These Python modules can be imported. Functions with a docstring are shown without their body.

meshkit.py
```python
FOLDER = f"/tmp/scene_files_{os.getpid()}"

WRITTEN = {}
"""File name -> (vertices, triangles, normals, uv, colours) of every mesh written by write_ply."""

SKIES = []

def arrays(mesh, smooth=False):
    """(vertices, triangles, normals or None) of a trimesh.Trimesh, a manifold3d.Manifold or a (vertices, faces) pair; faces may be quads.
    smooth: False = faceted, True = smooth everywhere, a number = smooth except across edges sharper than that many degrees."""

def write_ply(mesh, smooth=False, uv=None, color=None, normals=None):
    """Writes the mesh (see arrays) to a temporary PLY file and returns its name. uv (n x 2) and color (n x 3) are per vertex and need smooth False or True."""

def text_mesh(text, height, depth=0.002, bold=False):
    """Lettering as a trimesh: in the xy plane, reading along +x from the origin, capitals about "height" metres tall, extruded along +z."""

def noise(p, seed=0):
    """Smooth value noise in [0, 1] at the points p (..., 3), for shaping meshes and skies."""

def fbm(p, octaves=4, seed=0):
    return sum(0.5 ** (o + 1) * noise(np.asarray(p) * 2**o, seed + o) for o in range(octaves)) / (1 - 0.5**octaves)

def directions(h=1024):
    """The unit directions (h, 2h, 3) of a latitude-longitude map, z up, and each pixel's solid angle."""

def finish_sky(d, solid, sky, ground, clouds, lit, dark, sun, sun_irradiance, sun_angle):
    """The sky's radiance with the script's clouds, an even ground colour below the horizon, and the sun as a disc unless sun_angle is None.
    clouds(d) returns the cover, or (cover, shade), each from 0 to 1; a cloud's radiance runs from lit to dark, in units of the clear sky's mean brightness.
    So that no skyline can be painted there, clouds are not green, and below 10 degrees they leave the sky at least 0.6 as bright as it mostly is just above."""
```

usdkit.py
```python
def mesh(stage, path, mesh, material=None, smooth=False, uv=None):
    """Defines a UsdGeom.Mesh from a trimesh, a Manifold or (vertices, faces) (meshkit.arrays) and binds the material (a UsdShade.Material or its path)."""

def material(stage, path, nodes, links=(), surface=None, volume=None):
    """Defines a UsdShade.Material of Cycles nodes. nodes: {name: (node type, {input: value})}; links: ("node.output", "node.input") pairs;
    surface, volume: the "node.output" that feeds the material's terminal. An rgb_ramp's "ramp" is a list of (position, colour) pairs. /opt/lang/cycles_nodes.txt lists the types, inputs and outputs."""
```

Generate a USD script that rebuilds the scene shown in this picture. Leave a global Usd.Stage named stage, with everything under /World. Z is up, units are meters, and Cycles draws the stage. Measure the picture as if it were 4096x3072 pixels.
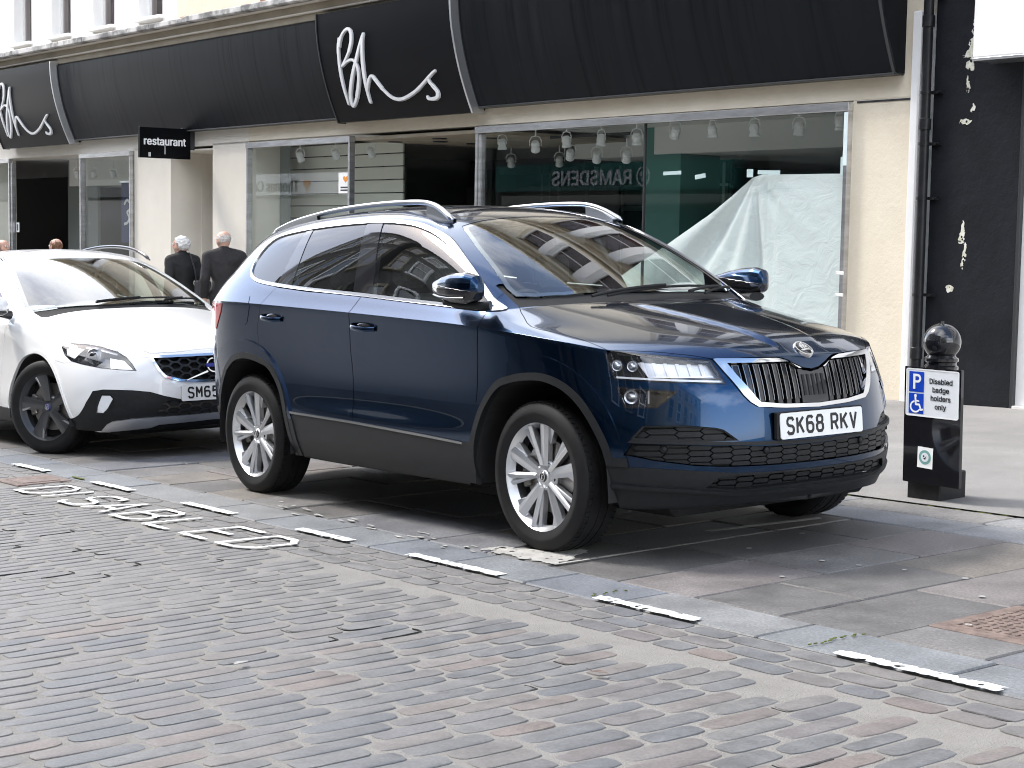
import math, random, itertools
import numpy as np, trimesh, manifold3d
import shapely as sh
from shapely import affinity
from scipy.interpolate import BSpline, LinearNDInterpolator
from pxr import Usd, UsdGeom, UsdLux, UsdShade, Gf, Sdf, Vt
import usdkit, meshkit
stage = Usd.Stage.CreateInMemory()
UsdGeom.SetStageUpAxis(stage, 'Z'); UsdGeom.SetStageMetersPerUnit(stage, 1.0)
UsdGeom.Xform.Define(stage, '/World'); UsdGeom.Scope.Define(stage, '/World/Looks')
# ---------------------------------------------------------------- camera
CAM = dict(f=6792.0, C=(5.8958, -5.533, 1.2978), yaw=2.4887, pitch=-0.0724, roll=-0.0139)
def camera():
    c = UsdGeom.Camera.Define(stage, '/World/camera')
    fw = np.array([math.cos(CAM['pitch']) * math.cos(CAM['yaw']), math.cos(CAM['pitch']) * math.sin(CAM['yaw']), math.sin(CAM['pitch'])])
    r = np.cross(fw, [0, 0, 1]); r /= np.linalg.norm(r); u = np.cross(r, fw); a = CAM['roll']
    r2, u2 = r * math.cos(a) + u * math.sin(a), -r * math.sin(a) + u * math.cos(a)
    M = Gf.Matrix4d(*[float(q) for q in (*r2, 0, *u2, 0, *(-fw), 0, *CAM['C'], 1)])
    c.AddTransformOp().Set(M)
    c.CreateHorizontalApertureAttr(36.0); c.CreateVerticalApertureAttr(27.0); c.CreateFocalLengthAttr(36.0 * CAM['f'] / 4096)
    c.CreateClippingRangeAttr(Gf.Vec2f(0.05, 2000)); c.CreateExposureAttr(EXPOSURE)
# ---------------------------------------------------------------- light
EXPOSURE = 1.56
SUN_AZ, SUN_EL = math.radians(200), math.radians(50)      # direction towards the sun: azimuth from +x towards +y
CLOUD, CLOUD_COL = (.475, .64), (11.5, 11.6, 11.8)
SUN_INT, SUN_ANGLE, SKY = 0.35, 12.0, 0.14
camera()
def sky_light():
    d = np.array([math.cos(SUN_EL) * math.cos(SUN_AZ), math.cos(SUN_EL) * math.sin(SUN_AZ), math.sin(SUN_EL)])
    rotn = math.atan2(d[0], d[1])
    mat = usdkit.material(stage, '/World/Looks/sky', {
        'tc': ('texture_coordinate', {}), 'sx': ('separate_xyz', {}),
        'sky': ('sky_texture', {'sky_type': 'single_scattering', 'sun_disc': False, 'sun_elevation': SUN_EL, 'sun_rotation': rotn, 'air_density': 1.0, 'aerosol_density': 1.4, 'ozone_density': 1.0}),
        'za': ('math', {'math_type': 'add', 'value2': .22}), 'zm': ('math', {'math_type': 'maximum', 'value2': .05}), 'dx': ('math', {'math_type': 'divide'}), 'dy': ('math', {'math_type': 'divide'}), 'cv': ('combine_xyz', {}),
        'no': ('noise_texture', {'scale': .85, 'detail': 8, 'roughness': 0.56, 'distortion': 0.25}),
        'mr': ('map_range', {'from_min': CLOUD[0], 'from_max': CLOUD[1], 'to_min': 0.0, 'to_max': 0.95, 'clamp': True}),
        'hz': ('map_range', {'from_min': .0, 'from_max': .42, 'to_min': .75, 'to_max': 0.0, 'clamp': True}), 'mxx': ('math', {'math_type': 'maximum'}),
        'mx': ('mix_color', {'blend_type': 'mix', 'b': CLOUD_COL, 'use_clamp': False}),
        'bg': ('background_shader', {'strength': SKY})},
        [('tc.generated', 'sx.vector'), ('sx.z', 'za.value1'), ('za.value', 'zm.value1'), ('sx.x', 'dx.value1'), ('zm.value', 'dx.value2'), ('sx.y', 'dy.value1'), ('zm.value', 'dy.value2'), ('dx.value', 'cv.x'), ('dy.value', 'cv.y'), ('cv.vector', 'no.vector'),
         ('no.fac', 'mr.value'), ('sx.z', 'hz.value'), ('mr.result', 'mxx.value1'), ('hz.result', 'mxx.value2'), ('mxx.value', 'mx.fac'), ('sky.color', 'mx.a'), ('mx.result', 'bg.color')], surface='bg.background')
    dome = UsdLux.DomeLight.Define(stage, '/World/sky')
    UsdShade.MaterialBindingAPI.Apply(dome.GetPrim()).Bind(mat)
    dome.GetPrim().SetCustomDataByKey('kind', 'structure')
    s = UsdLux.DistantLight.Define(stage, '/World/sun')
    s.CreateIntensityAttr(SUN_INT); s.CreateAngleAttr(SUN_ANGLE); s.CreateNormalizeAttr(True); s.CreateColorAttr(Gf.Vec3f(1.0, 0.96, 0.9))
    z = d; x = np.cross([0, 0, 1], z); x /= np.linalg.norm(x); y = np.cross(z, x)
    s.AddTransformOp().Set(Gf.Matrix4d(*[float(q) for q in (*x, 0, *y, 0, *z, 0, 0, 0, 30, 1)]))
sky_light()
# ---------------------------------------------------------------- helpers
rng = random.Random(7)
NR = np.random.default_rng(11)
USED = {}
def numbered(parent, name):
    k = (parent, name); n = USED.get(k, -1) + 1; USED[k] = n
    return name if n == 0 else f'{name}_{n:03d}'
def keys(prim, label=None, cat=None, group=None, kind=None):
    for k, v in (('label', label), ('category', cat), ('group', group), ('kind', kind)):
        if v: prim.SetCustomDataByKey(k, v)
    return prim
def thing(name, label=None, cat=None, loc=(0, 0, 0), rz=0.0, group=None, kind=None):
    x = UsdGeom.Xform.Define(stage, '/World/' + numbered('/World', name))
    x.AddTranslateOp().Set(Gf.Vec3d(*map(float, loc)))
    if rz: x.AddRotateZOp().Set(float(math.degrees(rz)))
    return keys(x.GetPrim(), label, cat, group, kind)
def raw_mesh(path, v, f, n, mat):
    m = UsdGeom.Mesh.Define(stage, path)
    m.CreatePointsAttr(Vt.Vec3fArray.FromNumpy(np.ascontiguousarray(v, np.float32)))
    m.CreateFaceVertexCountsAttr(Vt.IntArray.FromNumpy(np.full(len(f), 3, np.int32)))
    m.CreateFaceVertexIndicesAttr(Vt.IntArray.FromNumpy(np.ascontiguousarray(f, np.int32).ravel()))
    m.CreateSubdivisionSchemeAttr('none')
    if n is not None:
        m.CreateNormalsAttr(Vt.Vec3fArray.FromNumpy(np.ascontiguousarray(n, np.float32)))
        m.SetNormalsInterpolation('vertex')
    UsdShade.MaterialBindingAPI.Apply(m.GetPrim()).Bind(mat)
    return m.GetPrim()
def part(parent, name, mesh, mat, smooth=False, label=None, kind=None):
    """mesh: trimesh / manifold / (v, f) / (v, f, n); parent: a prim, or None for /World"""
    base = str(parent.GetPath()) if parent is not None else '/World'
    path = base + '/' + numbered(base, name)
    if isinstance(mesh, list): mesh = trimesh.util.concatenate([as_tm(m) for m in mesh])
    if isinstance(mesh, tuple) and len(mesh) == 3:
        prim = raw_mesh(path, *mesh, mat)
    else:
        v, f, n = meshkit.arrays(mesh, smooth)
        prim = raw_mesh(path, v, f, n, mat)
    return keys(prim, label, None, None, kind)
def as_tm(m):
    if isinstance(m, trimesh.Trimesh): return m
    if hasattr(m, 'to_mesh'):
        q = m.to_mesh(); return trimesh.Trimesh(np.asarray(q.vert_properties)[:, :3], np.asarray(q.tri_verts), process=False)
    v, f, _ = meshkit.arrays(m if len(m) == 2 else m[:2]); return trimesh.Trimesh(v, f, process=False)
def top(name, mesh, mat, label=None, cat=None, group=None, kind=None, smooth=False):
    return keys(part(None, name, mesh, mat, smooth), label, cat, group, kind)
def thing_part(root, name, label=None):
    base = str(root.GetPath()); x = UsdGeom.Xform.Define(stage, base + '/' + numbered(base, name))
    return keys(x.GetPrim(), label)
def copy_of(src, name, loc, rz, label, group):
    x = UsdGeom.Xform.Define(stage, '/World/' + numbered('/World', name))
    x.AddTranslateOp().Set(Gf.Vec3d(*map(float, loc)))
    if rz: x.AddRotateZOp().Set(float(math.degrees(rz)))
    q = x.GetPrim(); q.GetReferences().AddInternalReference(src.GetPath()); q.SetInstanceable(True)
    return keys(q, label, src.GetCustomDataByKey('category'), group)
def box(x0, x1, y0, y1, z0, z1, bev=0.0):
    c = ((x0 + x1) / 2, (y0 + y1) / 2, (z0 + z1) / 2); e = np.array([abs(x1 - x0), abs(y1 - y0), abs(z1 - z0)])
    if bev <= 0:
        m = trimesh.creation.box(e)
    else:
        b = min(bev, e.min() * .45); pts = []
        for s in itertools.product((-1, 1), repeat=3):
            for k in range(3):
                q = e / 2 - b; q[k] += b; pts.append(q * np.array(s))
        m = trimesh.Trimesh(pts, process=False).convex_hull
    m.apply_translation(c); return m
def rot(m, a, axis, at=(0, 0, 0)):
    m = m.copy(); m.apply_transform(trimesh.transformations.rotation_matrix(a, axis, at)); return m
def mv(m, *t):
    m = m.copy(); m.apply_translation(t); return m
def cyl(a, b, r, n=16, r2=None):
    a, b = np.asarray(a, float), np.asarray(b, float); d = b - a; L = np.linalg.norm(d); d = d / L
    u = np.cross(d, [0, 0, 1.0] if abs(d[2]) < .9 else [1.0, 0, 0]); u /= np.linalg.norm(u); w = np.cross(d, u)
    t = np.arange(n) * 2 * np.pi / n; ring = np.cos(t)[:, None] * u + np.sin(t)[:, None] * w
    v = np.vstack([a + ring * r, b + ring * (r if r2 is None else r2), a, b]); i = np.arange(n); j = (i + 1) % n
    f = np.vstack([np.c_[i, i + n, j], np.c_[j, i + n, j + n], np.c_[j, i * 0 + 2 * n, i], np.c_[i + n, i * 0 + 2 * n + 1, j + n]])
    m = trimesh.Trimesh(v, f, process=False)
    return m
def tube(P, r, n=8, closed=False, flat=None):
    """sweeps a circle (or an ellipse flat=(ru, rw, up)) along points P"""
    P = np.asarray(P, float); T = np.roll(P, -1, 0) - np.roll(P, 1, 0)
    if not closed: T[0] = P[1] - P[0]; T[-1] = P[-1] - P[-2]
    T /= np.linalg.norm(T, axis=1)[:, None] + 1e-12
    up = np.array(flat[2] if flat else [0, 0, 1.0], float)
    U = np.cross(T, up); bad = np.linalg.norm(U, axis=1) < 1e-3; U[bad] = np.cross(T[bad], [1.0, 0, 0]); U /= np.linalg.norm(U, axis=1)[:, None]
    W = np.cross(U, T); t = np.arange(n) * 2 * np.pi / n
    r = np.broadcast_to(np.asarray(r, float), (len(P),))
    ru, rw = (flat[0], flat[1]) if flat else (1, 1)
    V = P[:, None] + (np.cos(t)[None, :, None] * U[:, None] * ru + np.sin(t)[None, :, None] * W[:, None] * rw) * r[:, None, None]
    m = len(P); I, J = np.meshgrid(np.arange(m if closed else m - 1), np.arange(n), indexing='ij'); I, J = I.ravel(), J.ravel()
    q = np.c_[I * n + J, I * n + (J + 1) % n, ((I + 1) % m) * n + (J + 1) % n, ((I + 1) % m) * n + J]
    F = np.vstack([q[:, [0, 2, 1]], q[:, [0, 3, 2]]]); V = V.reshape(-1, 3)
    if not closed:
        V = np.vstack([V, P[0], P[-1]]); k = np.arange(n); l = (k + 1) % n
        F = np.vstack([F, np.c_[k * 0 + m * n, k, l][:, [0, 1, 2]], np.c_[k * 0 + m * n + 1, (m - 1) * n + l, (m - 1) * n + k]])
    return trimesh.Trimesh(V, F, process=False)
def lathe(prof, n=32, axis='z', ang=2 * np.pi):
    """prof: (r, h) points; axis z or y"""
    prof = np.asarray(prof, float); t = np.arange(n) * ang / n
    V = np.stack([prof[None, :, 0] * np.cos(t)[:, None], prof[None, :, 0] * np.sin(t)[:, None], np.broadcast_to(prof[None, :, 1], (n, len(prof)))], -1)
    m = len(prof); I, J = np.meshgrid(np.arange(n), np.arange(m - 1), indexing='ij'); I, J = I.ravel(), J.ravel(); K = (I + 1) % n
    q = np.c_[I * m + J, K * m + J, K * m + J + 1, I * m + J + 1]
    F = np.vstack([q[:, [0, 1, 2]], q[:, [0, 2, 3]]]); V = V.reshape(-1, 3)
    if axis == 'y': V = V[:, [0, 2, 1]]; F = F[:, ::-1]
    return trimesh.Trimesh(V, F, process=False)
def poly(pts):
    p_ = sh.Polygon(pts)
    return p_ if p_.is_valid else p_.buffer(0)
def prism(pg, d, e, w, lo, hi):
    """Manifold prism of a shapely polygon: plane axes e, w (unit), extruded along d from lo to hi"""
    out = None
    d, e, w = (np.asarray(q, float) for q in (d, e, w))
    for g in getattr(pg, 'geoms', [pg]):
        if g.is_empty or g.area < 1e-9: continue
        rings = [np.asarray(g.exterior.coords)[:-1]] + [np.asarray(r.coords)[:-1] for r in g.interiors]
        cs = manifold3d.CrossSection([r.tolist() for r in rings], manifold3d.FillRule.EvenOdd)
        m = manifold3d.Manifold.extrude(cs, hi - lo).translate((0, 0, lo))
        M = np.stack([e, w, d], 1)
        m = m.transform(np.hstack([M, np.zeros((3, 1))]))
        out = m if out is None else out + m
    return out
def extr(pg, h, z=0.0):
    ms = [trimesh.creation.extrude_polygon(g, h, engine='earcut') for g in getattr(pg, 'geoms', [pg]) if g.area > 1e-8]
    m = trimesh.util.concatenate(ms); m.apply_translation([0, 0, z]); return m
def frame_to(m, o, e, w, d):
    """local x, y, z -> o + x e + y w + z d"""
    m = m.copy(); e, w, d = (np.asarray(q, float) for q in (e, w, d))
    V = np.asarray(o, float) + m.vertices[:, :1] * e + m.vertices[:, 1:2] * w + m.vertices[:, 2:] * d
    F = m.faces if np.dot(np.cross(e, w), d) > 0 else m.faces[:, ::-1]
    return trimesh.Trimesh(V, F, process=False)
def ell(rx, ry, rz, c=(0, 0, 0), sub=2):
    m = trimesh.creation.icosphere(sub, 1.0); m.apply_scale([rx, ry, rz]); m.apply_translation(c); return m
def catmull(P, k=8, closed=False):
    P = np.asarray(P, float); n = len(P)
    if closed: Q = np.vstack([P[-1], P, P[0], P[1]]); segs = n
    else: Q = np.vstack([2 * P[0] - P[1], P, 2 * P[-1] - P[-2]]); segs = n - 1
    out = []
    for i in range(segs):
        a, b, c, d = Q[i:i + 4]
        for t in np.arange(k) / k:
            out.append(.5 * (2 * b + (c - a) * t + (2 * a - 5 * b + 4 * c - d) * t * t + (3 * b - a - 3 * c + d) * t ** 3))
    if not closed: out.append(P[-1])
    return np.array(out)
_SEG7 = {}
def strokes(chars, h, w, gap, t, space=None):
    """plate / road lettering from strokes on a 4 x 6 grid -> shapely, capitals h tall, w wide"""
    G = {'S': [[(4, 5), (3.2, 6), (.8, 6), (0, 5), (0, 4), (.8, 3.2), (3.2, 2.8), (4, 2), (4, 1), (3.2, 0), (.8, 0), (0, 1)]],
         'K': [[(0, 0), (0, 6)], [(4, 6), (.2, 2.6)], [(1.5, 3.6), (4, 0)]], '6': [[(3.7, 5.3), (3, 6), (.9, 6), (0, 5), (0, 1), (.9, 0), (3.1, 0), (4, 1), (4, 2.6), (3.1, 3.5), (.9, 3.5), (0, 2.8)]],
         '8': [[(.9, 3.2), (.2, 4), (.2, 5.2), (1, 6), (3, 6), (3.8, 5.2), (3.8, 4), (3.1, 3.2), (.9, 3.2), (0, 2.4), (0, .9), (.9, 0), (3.1, 0), (4, .9), (4, 2.4), (3.1, 3.2)]],
         'R': [[(0, 0), (0, 6), (3, 6), (4, 5.2), (4, 3.7), (3, 2.9), (0, 2.9)], [(2.2, 2.9), (4, 0)]], 'V': [[(0, 6), (2, 0), (4, 6)]],
         'M': [[(0, 0), (0, 6), (2, 2.6), (4, 6), (4, 0)]], '5': [[(3.8, 6), (.3, 6), (.1, 3.3), (.9, 3.7), (3, 3.7), (4, 2.8), (4, .9), (3.1, 0), (.8, 0), (0, .8)]],
         'D': [[(0, 0), (0, 6), (2.6, 6), (4, 4.8), (4, 1.2), (2.6, 0), (0, 0)]], 'I': [[(2, 0), (2, 6)]], 'A': [[(0, 0), (2, 6), (4, 0)], [(.7, 2), (3.3, 2)]],
         'B': [[(0, 0), (0, 6), (2.7, 6), (3.7, 5.3), (3.7, 3.9), (2.8, 3.2), (0, 3.2)], [(2.8, 3.2), (4, 2.3), (4, .9), (3, 0), (0, 0)]], 'L': [[(0, 6), (0, 0), (4, 0)]],
         'E': [[(4, 6), (0, 6), (0, 0), (4, 0)], [(0, 3.1), (3.2, 3.1)]], 'N': [[(0, 0), (0, 6), (4, 0), (4, 6)]]}
    x = 0.0; gs = []
    for c in chars:
        if c == ' ': x += (space or w * .6); continue
        cw = w
        for pl in G[c]:
            L = sh.LineString([(x + t / 2 + a / 4 * (cw - t), t / 2 + b / 6 * (h - t)) for a, b in pl])
            gs.append(L.buffer(t / 2, cap_style=2, join_style=1, quad_segs=4))
        x += cw + gap
    return sh.union_all(gs), x - gap
# ---------------------------------------------------------------- lofted car bodies
def car_loft(rows, creases, ku=10, kv=6):
    """rows: list of (stations, 3) arrays for the half body (x, h, z), bottom to top, last row on the centre line (h = 0).
    Returns a closed trimesh (x, y, z) with both halves."""
    R_ = np.array(rows, float); nr, ns, _ = R_.shape
    full = np.concatenate([R_, (R_ * [1, -1, 1])[:, -2:0:-1]], 1); nf = full.shape[1]     # periodic loop: right half (+h), then left
    tt = np.arange(nf * ku) / ku; i0 = np.floor(tt).astype(int); t = tt - i0
    w = np.stack([(1 - t) ** 3, 3 * t ** 3 - 6 * t ** 2 + 4, -3 * t ** 3 + 3 * t ** 2 + 3 * t + 1, t ** 3], 1) / 6
    U = np.zeros((len(tt), nf))
    for k in range(4): np.add.at(U, (np.arange(len(tt)), (i0 - 1 + k) % nf), w[:, k])
    loops = np.einsum('uf,rfc->ruc', U, full)
    ext = np.concatenate([loops, (loops[-2:-1] * [1, -1, 1])], 0)                       # one mirrored row past the centre line keeps the roof smooth
    cuts = [0] + sorted(creases) + [nr]; V = []
    for a, b in zip(cuts[:-1], cuts[1:]):
        seg = ext[a:b + 1]; n = len(seg); deg = min(3, n - 1)
        kn = np.concatenate([np.zeros(deg), np.linspace(0, 1, n - deg + 1), np.ones(deg)])
        m = (n - 1) * kv; s = np.linspace(0, 1, m + 1); s = np.unique(np.concatenate([s, [.012, .988]]))
        if b == nr:                                                                      # stop where h reaches zero: the last but one control row
            lo_, hi_ = 0.0, 1.0
            f = lambda q: (BSpline.design_matrix(np.array([q]), kn, deg).toarray() @ seg[:, 5 * ku])[0, 1]
            lo_ = .5
            for _ in range(40):
                mid = (lo_ + hi_) / 2
                if f(mid) > 0: lo_ = mid
                else: hi_ = mid
            s = np.linspace(0, hi_, m + 1)
        D = BSpline.design_matrix(np.clip(s, 0, 1 - 1e-12), kn, deg).toarray()
        P = np.einsum('sr,ruc->suc', D, seg)
        V.append(P if not V else P[1:])
    V = np.concatenate(V, 0); V[0, :, 1] = 0; V[-1, :, 1] = 0
    m, n = V.shape[:2]; I, J = np.meshgrid(np.arange(m - 1), np.arange(n), indexing='ij'); I, J = I.ravel(), J.ravel(); K = (J + 1) % n
    q = np.c_[I * n + J, I * n + K, (I + 1) * n + K, (I + 1) * n + J]
    tm = trimesh.Trimesh(V.reshape(-1, 3) * [1, -1, 1], np.vstack([q[:, [0, 2, 1]], q[:, [0, 3, 2]]]), process=False)
    tm.merge_vertices(digits_vertex=7); tm.update_faces(tm.nondegenerate_faces()); tm.update_faces(tm.unique_faces()); tm.remove_unreferenced_vertices()
    if tm.volume < 0: tm.invert()
    return tm
class Skin:
    """a closed body surface that is cut into panels; keeps smooth normals through every cut"""
    def __init__(s, tm):
        s.tm = tm; v, f, n = meshkit.arrays(tm, True); s.v, s.f, s.n = v, f, n
        s.m = manifold3d.Manifold(manifold3d.Mesh(np.hstack([v, n]).astype(np.float32), f.astype(np.uint32)))
        assert s.m.num_tri() > 0, s.m.status()
        fr = (n[:, 0] > .12) & (v[:, 0] > -.2)
        s.front = LinearNDInterpolator(v[fr][:, 1:], np.c_[v[fr][:, 0], n[fr]])
        sd = n[:, 1] < -.2
        s.side = LinearNDInterpolator(v[sd][:, [0, 2]], np.c_[v[sd][:, 1], n[sd]])
        tp = n[:, 2] > .15
        s.topi = LinearNDInterpolator(v[tp][:, :2], np.c_[v[tp][:, 2], n[tp]])
    def fx(s, y, z):
        q = s.front(np.c_[np.ravel(y), np.ravel(z)]); return np.c_[q[:, 0], np.ravel(y), np.ravel(z)], q[:, 1:] / np.linalg.norm(q[:, 1:], axis=1)[:, None]
    def sy(s, x, z):
        q = s.side(np.c_[np.ravel(x), np.ravel(z)]); return np.c_[np.ravel(x), q[:, 0], np.ravel(z)], q[:, 1:] / np.linalg.norm(q[:, 1:], axis=1)[:, None]
    def tz(s, x, y):
        q = s.topi(np.c_[np.ravel(x), np.ravel(y)]); return np.c_[np.ravel(x), np.ravel(y), q[:, 0]], q[:, 1:] / np.linalg.norm(q[:, 1:], axis=1)[:, None]
def sheet(man, off=0.0, thick=0.012, keep=None):
    """outer skin triangles of a cut piece -> (v, f, n) panel with thickness; off: distance along the normal"""
    q = man.to_mesh(); P = np.asarray(q.vert_properties, float)
    if P.shape[1] < 6 or len(P) == 0: return None
    F = np.asarray(q.tri_verts, int); v, n = P[:, :3], P[:, 3:6]; L = np.linalg.norm(n, axis=1)
    ok = (L[F] > .3).all(1)
    if keep is not None: ok &= keep(v[F].mean(1), (n[F].mean(1)))
    F = F[ok]
    if not len(F): return None
    key = np.round(np.hstack([v, n]), 5); _, idx, inv = np.unique(key, axis=0, return_index=True, return_inverse=True)
    v, n, F = v[idx], n[idx], inv.ravel()[F]; F = F[(F[:, 0] != F[:, 1]) & (F[:, 1] != F[:, 2]) & (F[:, 0] != F[:, 2])]
    used = np.unique(F); mp = np.full(len(v), -1); mp[used] = np.arange(len(used)); v, n, F = v[used], n[used], mp[F]
    n = n / np.linalg.norm(n, axis=1)[:, None]
    vo = v + n * off
    if not thick: return vo, F, n
    vi = v + n * (off - thick); N = len(v)
    e = np.vstack([F[:, [0, 1]], F[:, [1, 2]], F[:, [2, 0]]]); es = np.sort(e, 1)
    _, first, cnt = np.unique(es, axis=0, return_index=True, return_counts=True); b = e[first[cnt == 1]]
    a0, a1 = b[:, 0], b[:, 1]; k = len(b); W = np.vstack([vo[a0], vo[a1], vi[a1], vi[a0]])
    t = vo[a1] - vo[a0]; wn = np.cross(t, n[a0]); wn /= np.linalg.norm(wn, axis=1)[:, None] + 1e-12
    i = np.arange(k) + 2 * N
    WF = np.vstack([np.c_[i, i + 3 * k, i + k], np.c_[i + k, i + 3 * k, i + 2 * k]])
    return np.vstack([vo, vi, W]), np.vstack([F, F[:, ::-1] + N, WF]), np.vstack([n, -n, wn, wn, wn, wn])
def flip_y(t):
    v, f, n = t; return v * [1, -1, 1], f[:, ::-1], n * [1, -1, 1]
# ---------------------------------------------------------------- materials
def M_(name, nodes, links=(), surface='p.BSDF'):
    return usdkit.material(stage, '/World/Looks/' + name, nodes, links, surface=surface)
def plain(name, col, rough=.5, metal=0.0, coat=0.0, **k):
    return M_(name, {'p': ('principled_bsdf', dict(base_color=col, roughness=rough, metallic=metal, coat_weight=coat, coat_roughness=.02, **k))})
def noisy(name, c1, c2, scale=6.0, rough=.7, bump=0.0, bscale=60.0, detail=5, metal=0.0, lo=.35, hi=.65, stretch=(1, 1, 1), spec=.5, coat=0.0):
    nd = {'g': ('geometry', {}), 'm': ('mapping', {'scale': stretch}), 'n': ('noise_texture', {'scale': scale, 'detail': detail, 'roughness': .62}),
          'r': ('rgb_ramp', {'ramp': [(lo, c1), (hi, c2)]}), 'p': ('principled_bsdf', {'roughness': rough, 'metallic': metal, 'specular_ior_level': spec, 'coat_weight': coat})}
    ln = [('g.position', 'm.vector'), ('m.vector', 'n.vector'), ('n.fac', 'r.fac'), ('r.color', 'p.base_color')]
    if bump:
        nd['n2'] = ('noise_texture', {'scale': bscale, 'detail': 6, 'roughness': .65}); nd['b'] = ('bump', {'strength': 1.0, 'distance': bump})
        ln += [('g.position', 'n2.vector'), ('n2.fac', 'b.height'), ('b.normal', 'p.normal')]
    return M_(name, nd, ln)
def glass_mat(name, tint, ior=1.5, rough=0.0, extra=0.0, gain=1.0):
    """thin pane: tinted transparent + mirror, the same from both sides"""
    f0 = ((ior - 1) / (ior + 1)) ** 2 * 1.5
    nd = {'t': ('transparent_bsdf', {'color': tint}), 'g': ('glossy_bsdf', {'color': (1, 1, 1), 'roughness': rough}), 'lw': ('layer_weight', {'blend': .5}), 'pw': ('math', {'math_type': 'power', 'value2': 4.2}), 'a': ('math', {'math_type': 'multiply_add', 'value2': (1 - f0) * gain, 'value3': f0 * gain + extra}), 'm': ('mix_closure', {})}
    return M_(name, nd, [('lw.facing', 'pw.value1'), ('pw.value', 'a.value1'), ('a.value', 'm.fac'), ('t.BSDF', 'm.closure1'), ('g.BSDF', 'm.closure2')], 'm.closure')
mt = {}
mt['blue'] = M_('blue_metallic_paint', {'g': ('geometry', {}), 'v': ('voronoi_texture', {'scale': 900.0}), 'h': ('mix_color', {'blend_type': 'mix', 'a': (0.0007, 0.011, 0.050), 'b': (0.0012, 0.040, 0.100)}),
    'p': ('principled_bsdf', {'metallic': 1.0, 'roughness': .21, 'coat_weight': 1.0, 'coat_roughness': .01, 'coat_ior': 1.47})},
    [('g.position', 'v.vector'), ('v.distance', 'h.fac'), ('h.result', 'p.base_color')])
mt['white'] = plain('white_paint', (.80, .80, .79), .3, 0, 1.0)
mt['cladding'] = noisy('grained_black_plastic', (.0055, .006, .0068), (.0095, .0102, .0112), 40, .44, .0006, 900, spec=.32)
mt['gloss'] = plain('gloss_black', (.006, .006, .007), .06, 0, .6)
mt['black'] = plain('dull_black', (.006, .006, .006), .8)
mt['chrome'] = plain('chrome', (.80, .80, .80), .10, 1.0)
mt['satin'] = plain('satin_silver', (.72, .73, .75), .30, 1.0)
mt['alloy'] = plain('silver_alloy', (.62, .63, .65), .30, .85, .5)
mt['alloy_grey'] = plain('grey_alloy', (.07, .072, .076), .32, .6, .5)
mt['alloy_cut'] = plain('cut_alloy', (.5, .5, .5), .25, .9)
mt['rubber'] = noisy('tyre_rubber', (.005, .005, .0054), (.0085, .0085, .009), 18, .62, .0004, 300, spec=.28)
mt['disc'] = plain('brake_steel', (.25, .24, .23), .35, .9)
mt['cglass'] = glass_mat('car_glass', (.86, .92, .89), 1.52, gain=1.25)
mt['dglass'] = glass_mat('tinted_car_glass', (.42, .50, .46), 1.52)
mt['lglass'] = glass_mat('lamp_lens', (.97, .97, .98), 1.5, gain=1.5)
mt['red'] = plain('red_lamp', (.32, .008, .012), .1, 0, 1.0)
mt['plate'] = plain('plate_white', (.80, .80, .78), .35)
mt['ink'] = plain('plate_black', (.008, .008, .009), .4)
mt['cabin'] = plain('cabin_black', (.022, .022, .024), .7)
mt['seat'] = noisy('seat_fabric', (.035, .034, .034), (.06, .058, .055), 60, .85)
mt['liner'] = plain('headliner', (.50, .47, .42), .9)
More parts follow.
